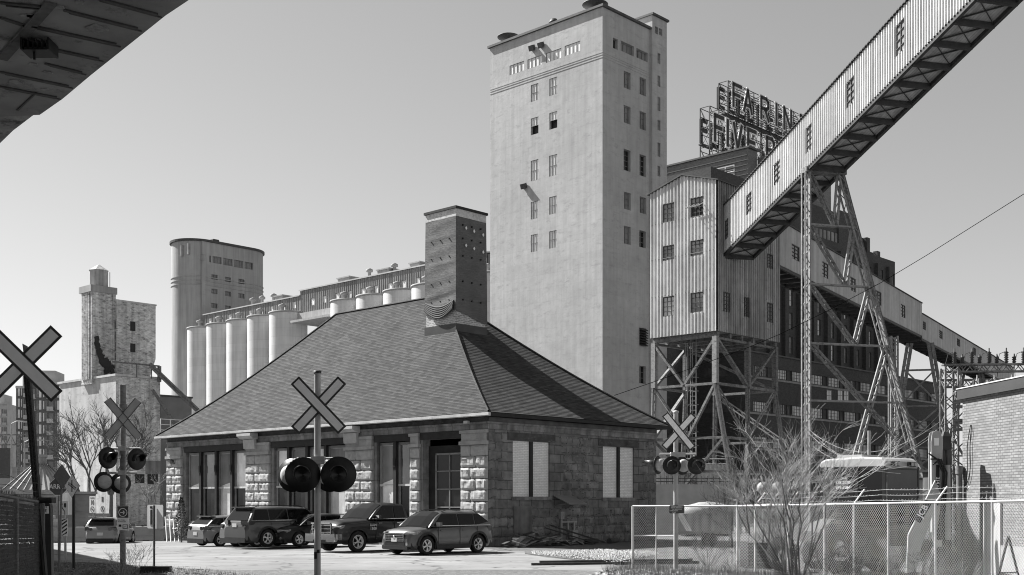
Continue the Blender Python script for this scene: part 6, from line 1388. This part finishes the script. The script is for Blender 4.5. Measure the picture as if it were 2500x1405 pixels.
for (x, y, r, w_) in ((-.25, -.95, .75, .38), (-.25, .95, .75, .38), (-2.35, -.85, .48, .28), (-2.35, .85, .48, .28)):
    w = thing('wheel', '', '', (x, y, r), 0); del w['label'], w['category']; w.parent = BH; Rm = Matrix.Rotation(math.pi/2, 3, 'X'); b = MB(); h_ = w_/2
    b.lathe([(r*.5, -h_*.8), (r*.95, -h_), (r, -h_*.8), (r, h_*.8), (r*.95, h_), (r*.5, h_*.8)], 28, (0,0,0), Rm)
    for i in range(20):
        g = 2*math.pi*i/20; b.obox((r*1.0*math.cos(g), h_*.45*(1 if i % 2 else -1), r*1.0*math.sin(g)), Vector((math.cos(g), 0, math.sin(g)))*.03, (0, h_*.5, 0), Vector((-math.sin(g), 0, math.cos(g)))*.035)
    b.build('tyre', M_tyre, w); b = MB(); b.lathe([(0, h_*.5), (r*.2, h_*.55), (r*.3, h_*.3), (r*.48, h_*.4), (r*.52, h_*.75)], 20, (0,0,0), Rm); b.build('rim', M_yd, w)
# boom: upright pair of plates with ram, and dipper leaning left
zt_ = wz(1062, Y); xo = 0.0; ARM = bpy.data.objects.new('rear_arm', None); COL.objects.link(ARM); ARM.parent = BH; ARM.rotation_euler = (0, 0, math.radians(45)); _w = Vector((wx(2292, 30.6)-bx, 30.6+.75-Y)); _c, _s = math.cos(math.radians(50)), math.sin(math.radians(50)); ARM.location = (_w.x*_c-_w.y*_s, _w.x*_s+_w.y*_c, 0)
bm = MB()
for dy in (-.14, .14):
    bm.prism([(xo-.14, 1.0), (xo+.1, .5), (xo+.12, zt_-.3), (xo+.07, zt_-.05), (xo-.03, zt_), (xo-.14, zt_-.06), (xo-.17, zt_-.3)], (0, -.75+dy-.02, 0), (1,0,0), (0,0,1), (0, .035, 0))
bm.box(xo-.13, xo+.1, -.87, -.62, 1.2, zt_-.55); bm.build('boom', M_yel, ARM); bo = ARM
bm = MB()
bm.prism([(xo+.2, .6), (xo+.42, .6), (xo+.42, zt_-.2), (xo+.36, zt_-.02), (xo+.24, zt_-.02), (xo+.2, zt_-.2)], (0, -.6, 0), (1,0,0), (0,0,1), (0, .2, 0)); bm.build('boom_side_plate', M_yd, bo)
bm = MB(); bm.tube((xo+.3, -.75, 1.0), (xo+.28, -.75, zt_-.9), .075, .075, 12); bm.build('ram_cylinder', M_yel, bo); bm = MB(); bm.tube((xo+.28, -.75, zt_-.9), (xo+.24, -.75, zt_-.3), .035, .035, 10); bm.box(xo+.14, xo+.34, -.86, -.6, zt_-.5, zt_-.15); bm.build('ram_rod', M_dark, bo)
bm = MB()
bm.prism([(xo-.12, 2.55), (xo+.0, 2.2), (xo-.45, .9), (xo-.62, .2), (xo-.85, .15), (xo-.8, 1.15), (xo-.55, 1.65)], (0, -1.12, 0), (1,0,0), (0,0,1), (0, .09, 0)); bm.build('dipper', M_yel, ARM); dp = ARM
bm = MB(); bm.box(-.3, .3, -.006, .0, -.1, .1); k = bm.build('logo_plate', M_ink, dp, loc=(xo-.44, -1.125, 1.75)); k.rotation_euler = (0, -math.radians(60), 0)
t_ = text('logo_lettering', 'JCB', .22, M_signw, dp, (xo-.44, -1.135, 1.75), (math.pi/2, -math.radians(60), 0), .002, bold=.004)
bm = MB(); bm.box(xo-.05, xo+.03, -.93, -.915, 1.9, 2.95); bm.build('number_plate', M_ink, bo); text('lettering', '214 e', .12, M_signw, bo, (xo-.01, -.94, 2.5), (math.pi/2, math.pi/2, 0), .001, bold=.003)
bm = MB(); bm.box(xo-.1, xo+.02, -.935, -.925, zt_-.4, zt_-.2); bm.build('pale_label', M_signw, bo)
bm = MB()
for i in range(3): x_ = xo-.0+.05*i; bm.path([(x_-.25, -.95, zt_-.6-.15*i), (x_-.05, -1.0, zt_-.75), (x_+.1, -1.0, zt_-1.1), (x_+.06, -.98, 1.8), (x_-.05, -.98, 1.0)], .022, 6)
bm.build('hoses', M_trim, bo)
bm = MB(); bm.prism([(xo-.3, .1), (xo+.5, .1), (xo+.55, .6), (xo+.2, .85), (xo-.1, .8)], (0, -1.0, 0), (1,0,0), (0,0,1), (0, .6, 0)); bm.build('bucket', M_yd, ARM)
bm = MB(); bm.box(1.0, 1.5, -.9, .9, .4, .8); bm.build('swing_frame', M_yd, BH); bm = MB(); bm.beam((-.5, .3, .7), (.1, -.7, .9), .3, .3); bm.build('king_post', M_yd, ARM)
# generator / dark crate behind the fence
Y = 35.5
for px0, px1, y0, lab in ((1815, 1890, 1325, 'dark steel crate behind the fence, left of the bare shrub'), ):
    o = thing('steel_crate', lab, 'crate', (wx((px0+px1)/2, Y), Y, 0), .1); w_ = (px1-px0)/F*Y/2; h_ = wz(y0, Y); b = MB(); b.box(-w_, w_, -.4, .4, 0, h_); b.build('box', mat('crate', .03, .7, .2, 3, .1), o); b = MB()
    for i in range(6): b.box(-w_-.02, w_+.02, -.43, -.4, h_*i/6+.02, h_*i/6+.06)
    b.build('slats', M_steel, o)
# white covered vehicle and ribbed wall behind
Y = 52; o = thing('tarped_boat', 'white tarp covered boat on a trailer behind the fence, right of the station', 'boat', (wx(1722, Y), Y, 0), .1); o.scale = (.62, .7, .92)
b = MB(); b.cs = True; n, m = 24, 10; vs = []
for i in range(n+1):
    t = i/n; x = -1.9+3.8*t; h_ = .55*math.sin(math.pi*(.08+.84*t))**.6; w_ = .95*math.sin(math.pi*(.05+.9*t))**.5
    for j in range(m+1): g = math.pi*j/m; vs.append((x, -w_*math.cos(g), 1.55+(h_+.03*noise.noise(Vector((x*3, j, 0))))*math.sin(g)+.12*t))
b.add(vs, [(i*(m+1)+j, (i+1)*(m+1)+j, (i+1)*(m+1)+j+1, i*(m+1)+j+1) for i in range(n) for j in range(m)]); b.cs = False; b.build('tarp', mat('white tarp', .3, .6, .08, 1.5, .3), o)
b = MB(); b.prism([(-1.85, 1.6), (1.85, 1.7), (1.6, .8), (-1.2, .75)], (0, -.8, 0), (1,0,0), (0,0,1), (0, 1.6, 0)); b.build('hull', M_galvr, o); b = MB(); b.box(-1.6, 1.6, -.6, .6, .5, .6)
for s_ in (-.75, .75): b.lathe([(0, -.1), (.33, -.1), (.33, .1), (0, .1)], 16, (.3, s_, .33), Matrix.Rotation(math.pi/2, 3, 'X'))
b.build('trailer', M_dark, o)
Y = 78; x0_, x1_ = wx(1603, Y), wx(1790, Y); o = thing('ribbed_metal_fence', 'pale ribbed metal fence below the headhouse legs', 'fence', (x0_, Y, 0), 0); b = MB(); L_ = x1_-x0_
b.wall((0,0,0), (1,0,0), (0,-1,0), L_, 0, wz(1134, Y), (), .1, ribprof(.27, .07), None, ribs(L_)); b.build('ribbed_sheets', M_galvg, o); b = MB()
for z in (wz(1121, Y), wz(1134, Y)+.02): b.tube((0, 0, z), (L_, 0, z), .05)
for i in range(5): b.tube((L_*i/4, .1, 0), (L_*i/4, .1, wz(1121, Y)), .06)
b.build('top_rail', M_steell, o)
Y = 70; x0_, x1_ = wx(1600, Y), wx(1785, Y); o = thing('yard_wall', 'pale low concrete wall with pipe rail in front of the ribbed fence', 'wall', (x0_, Y, 0), 0); b = MB(); b.box(0, x1_-x0_, 0, .3, 0, wz(1183, Y)); b.build('wall', mat('yard wall concrete', .4, .8, .1, 2, .1), o)
b = MB()
for z in (wz(1168, Y), wz(1176, Y)): b.tube((0, .15, z), (x1_-x0_, .15, z), .03)
for i in range(14): b.tube((i*.35, .15, wz(1183, Y)), (i*.35, .15, wz(1163, Y)), .02)
b.build('pipe_rail', M_dark, o)
for px, lab in ((1863, 'left of two round white gas tanks behind the shrub'), (1899, 'right of two round white gas tanks behind the shrub')):
    Y = 45; o = thing('gas_tank', lab, 'tank', (wx(px, Y), Y, wz(1192, Y)), 0, 'round gas tanks'); b = MB(); b.lathe([(0, -.3)]+[(.24*math.sin(math.pi*i/12), -.24*math.cos(math.pi*i/12)) for i in range(1, 12)]+[(0, .3)], 20); b.build('tank_body', M_galvr, o); b = MB(); b.tube((0, 0, .28), (0, 0, .4), .08); b.box(-.03, .03, -.03, .03, -wz(1192, Y), -.25); b.build('valve', M_steel, o)
# small site building behind backhoe
Y = 58; o = thing('site_cabin', 'small grey site cabin between the backhoe cab and its arm', 'cabin', (wx(2236, Y), Y, 0), 0); b = MB(); b.box(-1.3, 1.3, 0, 2, 0, wz(1172, Y)); b.build('wall', mat('cabin wall', .3, .6, .1, 2, .05), o); b = MB(); b.box(-1.4, 1.4, -.1, 2.1, wz(1172, Y), wz(1167, Y)); b.build('roof', M_coping, o); b = MB(); b.box(-.25, .15, -.03, -.003, wz(1200, Y), wz(1182, Y)); b.build('notice', M_signd, o)
Y = 48; o = thing('vent_stack', 'slim pale vertical stack rising behind the backhoe cab', 'pipe', (wx(2122, Y), Y, 0), 0); b = MB(); b.tube((0,0,0), (0,0,wz(1052, Y)), .07, .07); b.build('stack', M_post, o); b = MB(); b.tube((0,0,0), (0,0,.2), .16); b.build('stack_base', M_post, o)
# ================================================================ switchgear gantry
Y = 46; ox = wx(2318, Y); SG = thing('switchgear_gantry', 'lattice steel gantry carrying rows of insulators above the pale brick building', 'electrical gantry', (ox, Y, 0), math.radians(0))
zt_ = wz(899, Y)
def latt(mb, p, q, wd, n, s1, s2, c=.07, l=.035):
    p, q = Vector(p), Vector(q); s1, s2 = Vector(s1), Vector(s2)
    cs4 = [(s1*a+s2*e)*wd/2 for a, e in ((-1,-1),(1,-1),(1,1),(-1,1))]
    for o_ in cs4: mb.beam(p+o_, q+o_, c, c)
    for i in range(n):
        a, e = p.lerp(q, i/n), p.lerp(q, (i+1)/n)
        for k in range(4): u_, v_ = cs4[k], cs4[(k+1) % 4]; mb.beam(a+(u_ if i % 2 else v_), e+(v_ if i % 2 else u_), l, l)
for x, y in ((0, 0), (.72, -1.5)): b = MB(); latt(b, (x, y, 0), (x, y, zt_ if x == 0 else zt_-.6), .5, 16, (1,0,0), (0,1,0)); b.build('lattice_column', M_steel, SG)
bd_ = Vector((4.6, -6.5, 0)).normalized() if False else Vector((.996, -.09, 0)); p = Vector((-.2, .2, zt_)); q = p+bd_*4.6
for dy, dz in ((0, 0), (1.2, -.55)):
    b = MB(); off = Vector((bd_.y, -bd_.x, 0))*dy*-0.4+Vector((0, 0, dz)); latt(b, p+off, q+off, .28, 20, (bd_.y, -bd_.x, 0), (0,0,1), .06, .03); b.build('crossbeam', M_steel, SG)
for i in range(7):
    for dy, up in ((0, 1),):
        c = p.lerp(q, (i+.7)/7)+Vector((0, 0, .16)); b = MB(); b.lathe([(.05, 0)]+[(r_, .03+.045*j) for j in range(10) for r_ in ((.1,) if j % 2 else (.045,))]+[(.03, .5), (.03, .62), (0, .64)], 10, c)
        c2 = c+bd_*.3; b.lathe([(.05, 0)]+[(.09 if j % 2 else .045, .03+.045*j) for j in range(7)]+[(.02, .4)], 10, c2)
        b.path([c+Vector((0,0,.5)), c-bd_*.25+Vector((0,0,.4)), c-bd_*.35+Vector((0,0,.0)), c-bd_*.32+Vector((0,0,-.5))], .012, 4); b.build('insulator', M_dark, SG)
        c = c+Vector((.3, .2, -.65)); b = MB(); b.lathe([(.04, -.25), (.07, -.2), (.04, -.12), (.08, -.06), (.08, .06), (.03, .14), (.03, .25)], 8, c); b.build('bushing', M_lback, SG)
for z in [wz(y, Y) for y in (952, 982, 995, 1028, 1034, 1050)]: b = MB(); b.beam((.1, -.2, z), (1.0, -.5, z), .08, .12); b.build('strut', M_steel, SG)
k = MB(); k.beam((.2, 0, wz(1000, Y)), (.95, -.2, wz(925, Y)), .07, .07); k.beam((.2, 0, wz(1075, Y)), (.9, -.2, wz(1160, Y)), .09, .09); k.build('brace', M_steel, SG)
Y = 50; o = thing('dark_shed', 'dark low shed roof between the lattice gantry and the pale brick building', 'shed', (wx(2330, Y), Y, 0), 0); b = MB(); b.box(-.3, 2.5, 0, 3, 0, wz(1150, Y)); b.build('wall', M_coping, o); b = MB(); b.box(-.5, 2.7, -.2, 3.2, wz(1150, Y), wz(1144, Y)); b.build('roof', M_black, o)
# ================================================================ cables
def cable(label, pts, r, sag=0, n=24):
    P_ = [Vector((wx(px, Y_), Y_, wz(py, Y_))) for px, py, Y_ in pts]; O_ = P_[0].copy(); b = MB(); q = []
    for a, c_ in zip(P_, P_[1:]):
        for i in range(n): t = i/n; q.append(a.lerp(c_, t)-O_-Vector((0, 0, sag*4*t*(1-t))))
    q.append(P_[-1]-O_); b.path(q, r, 4); o = b.build('cable', mat('cable jacket', .004, 1, .1, 3, 0, spec=0) if r > .014 else M_steell, loc=O_); return tag(o, label, 'cable')
cable('long thin dark cable crossing the sky from the station eaves to the right edge', [(1500, 966, 60), (1610, 928, 59), (1834, 846, 57), (1905, 816, 56), (2023, 758, 55), (2152, 690, 53), (2262, 624, 51), (2530, 455, 46)], .015, 0, 6)
for i, (x0_, y0_, x1_, y1_, sg, lab) in enumerate(((1965, 1040, 2320, 1010, 1.5, 'uppermost of the pale sagging wires in front of the dark mill wing'), (1965, 1048, 2320, 1030, 1.7, 'second pale sagging wire in front of the dark mill wing, just below the uppermost'), (1985, 1058, 2320, 980, 1.9, 'pale wire rising steeply to the lattice gantry, right of the A-frame trestle'), (1985, 1090, 2320, 1020, 1.4, 'lowest pale sagging wire above the backhoe cab'))):
    cable(lab, [(x0_, y0_, 64), (x1_, y1_, 47)], .012, sg)
# ================================================================ bare shrubs, trees, litter
M_twig = mat('pale twig', .38, .8, .2, 6, 0); M_bark = mat('grey bark', .13, .9, .25, 6, .2); M_twigd = mat('dark twig', .1, .85, .2, 6, 0)
def grow(mb, p, d, L_, r, depth, rs, kids_=(3, 4), spread=.55, up=.12, seg=3, shrink=.62, rmin=.0022, n=4):
    r = max(r, rmin); q = p; m_ = mb[0] if r > .0085 else mb[1]
    for i in range(seg):
        d = (d+Vector((rs.gauss(0, .13), rs.gauss(0, .13), rs.gauss(0, .09)+up*.3))).normalized(); e = q+d*L_/seg
        m_.tube(q, e, max(rmin*.8, r*(1-.28*i/seg)), max(rmin*.8, r*(1-.28*(i+1)/seg)), n if r > .012 else 3, False); q = e
        if depth > 0:
            for k in range(rs.randint(*kids_) if i == seg-1 else rs.randint(0, 1)+(depth < 2)):
                a = Vector((rs.gauss(0, 1), rs.gauss(0, 1), rs.gauss(0, .6))); a = (a-d*a.dot(d)).normalized()
                nd = (d+a*spread*rs.uniform(.5, 1.5)+Vector((0, 0, up))).normalized(); grow(mb, q, nd, L_*shrink*rs.uniform(.6, 1.25), r*.6, depth-1, rs, kids_, spread, up, seg, shrink, rmin, n)
def shrub(name, label, cat, px, Y, stems, L_, r, depth, seed, spread, m1, m2, lean=.35, kids_=(2, 3), up=.12, group=None, trunk=0, z=0, rmin=.0022, shrink=.62):
    x = wx(px, Y); o = thing(name, label, cat, (x, Y, z), 0, group); rs = random.Random(seed); b = MB(); t = MB()
    if trunk: t.tube((0,0,-.1), (.05, 0, trunk), r*1.5, r*1.1, 8, False)
    for i in range(stems):
        g = 2*math.pi*(i+rs.random()*.6)/stems; d = Vector((math.cos(g)*lean*rs.uniform(.4, 1.3), math.sin(g)*lean*rs.uniform(.3, 1), 1)).normalized(); p = Vector((math.cos(g)*.08, math.sin(g)*.08, trunk-.02 if trunk else -.05))
        e = p+d*L_*.35; t.tube(p, e, r, r*.75, 6, False); grow((t, b), e, d, L_, r*.75, depth, rs, kids_, spread, up, 3, shrink, rmin)
    t.build('trunk' if trunk else 'stems', m1, o); b.build('crown', m2, o); return o
shrub('bare_shrub', 'big pale leafless shrub in front of the chain link fence, left of the backhoe', 'shrub', 1935, 25.5, 13, 1.25, .024, 4, 27, .5, M_bark, M_twig, .42, (2, 3), .08, rmin=.0023, shrink=.7)
shrub('bare_shrub', 'lower dense tangle of dark twigs at the foot of the big pale shrub', 'shrub', 2000, 25.2, 14, .55, .014, 3, 21, .9, M_bark, M_twigd, 1.1, (2, 3), .02, rmin=.0024)
shrub('bare_shrub', 'fine twiggy bush behind the fence, left of the big pale shrub', 'shrub', 1810, 40, 10, 1.3, .02, 3, 5, .7, M_bark, M_twigd, .6, (2, 3), .1, rmin=.004)
shrub('bare_shrub', 'tall grey bush under the A-frame trestle behind the big shrub', 'shrub', 1880, 50, 10, 1.7, .03, 3, 6, .7, M_bark, M_twigd, .6, (2, 3), .1, rmin=.004)
shrub('bare_shrub', 'thin weedy bush at the foot of the fence before the backhoe wheels', 'shrub', 2200, 24.6, 12, .5, .008, 2, 8, .7, M_bark, M_twig, .7, (2, 3), .1, rmin=.002)
shrub('bare_shrub', 'thin straggly bush at the foot of the fence below the backhoe arm', 'shrub', 2330, 23.8, 10, .45, .008, 2, 9, .7, M_bark, M_twig, .8, (2, 3), .1, rmin=.002)
shrub('bare_tree', 'bare tree with a wide fan of branches against the old whitewashed elevator', 'tree', 212, 92, 5, 2.7, .13, 4, 3, .5, M_bark, M_twigd, .5, (2, 3), .1, trunk=1.6, z=-.5, rmin=.012, shrink=.68)
shrub('bare_tree', 'slender bare tree behind the left signal post, right of the wide bare tree', 'tree', 270, 80, 4, 2.2, .11, 4, 14, .5, M_bark, M_twigd, .45, (2, 3), .08, trunk=3.0, z=-.5, rmin=.011, shrink=.66)
shrub('bare_tree', 'small pale bare sapling against the dark panel left of the station', 'tree', 372, 84, 5, 1.3, .04, 3, 15, .6, M_bark, M_twig, .55, (2, 3), .1, trunk=1.2, z=-.4, rmin=.008)
shrub('dry_weeds', 'dry weeds round the foot of the left signal post', 'weeds', 305, 30.6, 12, .4, .006, 2, 31, .7, M_bark, M_twig, .7, (1, 3), .12, rmin=.003)
shrub('dry_weeds', 'thin dry weeds between the signal post and the blank sign', 'weeds', 335, 31.5, 6, .45, .006, 2, 33, .6, M_bark, M_twigd, .5, (1, 2), .15, rmin=.003)
for i, (px, Y, lab) in enumerate(((1560, 34.5, 'dry weeds at the left end post of the chain link fence'), (1720, 32.6, 'dry weeds at the fence just right of the pale signal post'), (1800, 31, 'dry weeds at the fence left of the steel crate'), (2420, 23, 'dry weeds at the fence before the white panel'))):
    shrub('dry_weeds', lab, 'weeds', px, Y, 12, .28, .005, 2, 40+i, .8, M_bark, M_twig if i % 2 else M_twigd, .9, (1, 3), .1, rmin=.0025)
shrub('bare_shrub', 'dark brambles behind the fence under the backhoe cab', 'shrub', 2110, 29.2, 12, .5, .01, 3, 51, .9, M_bark, M_twigd, 1.0, (2, 3), .0, rmin=.003)
shrub('bare_shrub', 'dark brambles behind the fence at the foot of the backhoe arm', 'shrub', 2250, 28.0, 12, .45, .01, 3, 52, .9, M_bark, M_twigd, 1.0, (2, 3), .0, rmin=.003)
shrub('bare_shrub', 'low brambles behind the fence right of the pale signal post', 'shrub', 1730, 36.5, 12, .5, .012, 3, 53, .9, M_bark, M_twigd, 1.0, (2, 3), .0, rmin=.004)
# small conical evergreen by the station corner
Y = 64; x = wx(443, Y); o = thing('conical_evergreen', 'narrow dark evergreen beside the left corner of the station', 'shrub', (x, Y, -.25)); b = MB(); rs = random.Random(1)
for i in range(2600):
    t = rs.random(); r_ = (.42*(1-t)**.8+.05)*math.sqrt(rs.random()); g = rs.random()*6.283; c = Vector((r_*math.cos(g), r_*math.sin(g), .2+2.3*t)); s_ = rs.uniform(.03, .07)
    d = Vector((math.cos(g), math.sin(g), rs.uniform(.2, 1.2))).normalized()*s_; n_ = Vector((rs.gauss(0,1), rs.gauss(0,1), rs.gauss(0,1))).cross(d).normalized()*s_*.4; b.poly([c-n_, c+n_, c+d])
b.build('crown', mat('evergreen foliage', .04, .8, .4, 8, 0), o); b = MB(); b.tube((0,0,0), (0,0,.8), .05); b.build('trunk', M_bark, o)
# grass and litter: uncountable
def scatter(name, poly, n, seed, mt, h=(.05, .16), lie=False):
    b = MB(); rs = random.Random(seed); xs = [p[0] for p in poly]; ys = [p[1] for p in poly]; k = 0
    def inside(x, y):
        c = False; j = len(poly)-1
        for i in range(len(poly)):
            if (poly[i][1] > y) != (poly[j][1] > y) and x < (poly[j][0]-poly[i][0])*(y-poly[i][1])/(poly[j][1]-poly[i][1])+poly[i][0]: c = not c
            j = i
        return c
    while k < n:
        x, y = rs.uniform(min(xs), max(xs)), rs.uniform(min(ys), max(ys))
        if not inside(x, y): continue
        k += 1; z = gz(x, y)+.01; hh = rs.uniform(*h); g = rs.random()*6.283
        if lie:
            d = Vector((math.cos(g), math.sin(g), rs.uniform(-.1, .3)))*hh; e = Vector((-math.sin(g), math.cos(g), rs.uniform(-.3, .3)))*hh*rs.uniform(.3, .9); c = Vector((x, y, z+.02+rs.random()*.03)); b.poly([c-d-e, c+d-e*.6, c+d*.7+e, c-d*.8+e]); 
        else:
            e = Vector((math.cos(g)*.006, math.sin(g)*.006, 0)); b.poly([Vector((x, y, z))-e, Vector((x, y, z))+e, Vector((x+rs.gauss(0, .04), y+rs.gauss(0, .04), z+hh))])
    o = b.build(name, mt, uv=False); o['kind'] = 'stuff'; return o
scatter('dead_leaves', [(-13, 27), (-4, 27), (-9.5, 34.5), (-15.5, 38.5), (-17, 36)], 5000, 1, mat('dead leaf', .2, .8, .6, 30, 0), (.02, .05), True)
scatter('grass', [(-13, 27), (-3, 27), (-9.5, 34.3), (-15, 38.5), (-17, 36)], 6000, 2, mat('dry grass', .17, .8, .4, 20, 0))
scatter('litter', [(1.5, 29), (11, 22), (12, 24), (10.5, 25), (4, 34.2), (2.6, 33.4)], 3000, 3, mat('pale litter', .32, .8, .6, 30, 0), (.02, .07), True)
scatter('dry_grass', [(2.5, 30), (11, 22), (12, 24), (10.5, 27), (4, 36), (2.6, 34)], 9000, 4, mat('dry grass', .17), (.08, .3))
# gravel bank and stones along the station side
b = MB(); rs = random.Random(6)
gp = [(.6, 44.5), (3.2, 37.2), (4.9, 37.2), (9.2, 54), (8.2, 60), (-.6, 50.2)]
bb = MB(); bb.poly([(x, y, .012) for x, y in gp]); struct(bb.build('gravel_strip', M_ground))
k = 0
while k < 5200:
    x, y = rs.uniform(.8, 5.6), rs.uniform(37.5, 47); lim = .6+(44.5-y)*(2.6/7.3) if y < 44.5 else .2
    if x < lim+.15 or x > 3.8+(y-38)*.27: continue
    k += 1; s_ = rs.uniform(.02, .055); dz = max(0, .28-.05*((x-3.2)**2+(y-41)**2*.25)); c = Vector((x, y, .02+dz*rs.random()))
    pts = [c+Vector((s_*rs.uniform(.6, 1.2)*a, s_*rs.uniform(.6, 1.2)*e, s_*rs.uniform(.4, .9)*f)) for a, e, f in ((1,0,0),(-1,0,0),(0,1,0),(0,-1,0),(0,0,1),(0,0,-1))]
    b.add(pts, [(0,2,4),(2,1,4),(1,3,4),(3,0,4)])
o = b.build('gravel', M_gravel, uv=False); o['kind'] = 'stuff'
# rails
for i, off in enumerate((0, 1.435)):
    p = Vector((wx(1310, 38)-.2+off*.2, 36.3+off, 0)); q = Vector((wx(1560, 37)+2, 37.6+off, 0)); d = (q-p).normalized(); b = MB()
    b.beam((0,0,.0), (q-p), .14, .02); b.beam((0,0,.03), (q-p)+Vector((0,0,.03)), .025, .1); b.beam((0,0,.08), (q-p)+Vector((0,0,.08)), .07, .03)
    o = b.build('rail', mat('rusty rail', .07, .6, .3, 5, .1), loc=p); tag(o, ('nearer rusty rail emerging from the road toward the fence', 'farther rusty rail beside the gravel bank')[i], 'rail', 'railway rails')
# timber and scrap heap against the station side
fr = Fr(1192, 51.2); rs = random.Random(17)
def pile(u_, v_): P_ = fr.pt(u_, v_); return P_.x, P_.y
M_plk = mat('broken timber', .26, .85, .3, 4, .2); M_plkd = mat('dark timber', .06, .85, .3, 4, .2); n_ = 0
ords = ['lowest', 'second', 'third', 'fourth', 'fifth', 'sixth', 'seventh', 'eighth', 'ninth', 'tenth', 'eleventh', 'twelfth']
hp = thing('timber_heap', 'heap of broken boards and scrap against the shaded station wall', 'scrap heap', (*pile(2.2, -1.2), 0), TH)
b = MB(); bd = MB()
for i in range(46):
    c = Vector((rs.uniform(-1.9, 3.6), rs.uniform(-.5, .8), 0)); hgt = max(.05, .75-.25*abs(c.x+.4)); c.z = .06+rs.random()*hgt*.8; g = rs.gauss(0.1, .5); L_ = rs.uniform(.4, 1.5); d = Vector((math.cos(g), math.sin(g)*.6, rs.uniform(-.35, .35)))
    (b if i % 3 else bd).obox(c, d*L_/2, Vector((-math.sin(g), math.cos(g), 0))*rs.uniform(.04, .14), Vector((0, 0, .018)))
b.build('pale_boards', M_plk, hp)['kind'] = 'stuff'; bd.build('dark_boards', M_plkd, hp)['kind'] = 'stuff'
b = MB(); b.beam((1.6, .9, .9), (4.1, -.2, .1), .12, .06); b.beam((1.2, .9, .8), (3.4, -.1, .1), .08, .05); b.build('leaning_planks', M_plkd, hp)
Y_ = pile(.7, -1.0); o = thing('bucket', 'white plastic bucket at the left end of the scrap heap', 'bucket', (*Y_, 0)); b = MB(); b.lathe([(0, 0), (.13, 0), (.16, .42), (.15, .42), (.125, .02)], 16); b.build('bucket_body', M_white, o); b = MB(); b.path([(.16*math.cos(t), .02, .42+.1*math.sin(t)) for t in [math.pi*i/8 for i in range(9)]], .006, 4); b.build('handle', M_dark, o)
for i, (u_, lab) in enumerate(((6.0, 'dark round log lying left of the others along the station side'), (7.4, 'dark log lying in the middle along the station side'), (8.9, 'dark log lying nearest the fence along the station side'))):
    o = thing('log', lab, 'log', (*pile(u_, -.9-.2*i), .12), TH+.2*i, 'logs along the station side'); b = MB(); b.tube((-.45, 0, 0), (.45, .05, .03), .14, .12, 10); b.build('log_body', M_plkd, o)
o = thing('picket_barrier', 'pale leaning boards at the left corner of the station', 'boards', (wx(408, 66), 66, -.35), .5); b = MB()
for i in range(4): b.beam((i*.22, 0, 0), (i*.22-.08, .1, 1.5+.15*math.sin(i*2)), .14, .04)
b.build('boards', M_signw, o)
o = thing('ladder_frame', 'small black A-frame stand at the lower right corner behind the fence', 'stand', (wx(2462, 25.5), 25.5, 0), .2); b = MB(); b.beam((-.35, 0, 0), (0, 0, 1.25), .05, .03); b.beam((.35, 0, 0), (0, 0, 1.25), .05, .03); b.beam((-.22, 0, .45), (.22, 0, .45), .04, .03); b.build('frame', M_black, o)
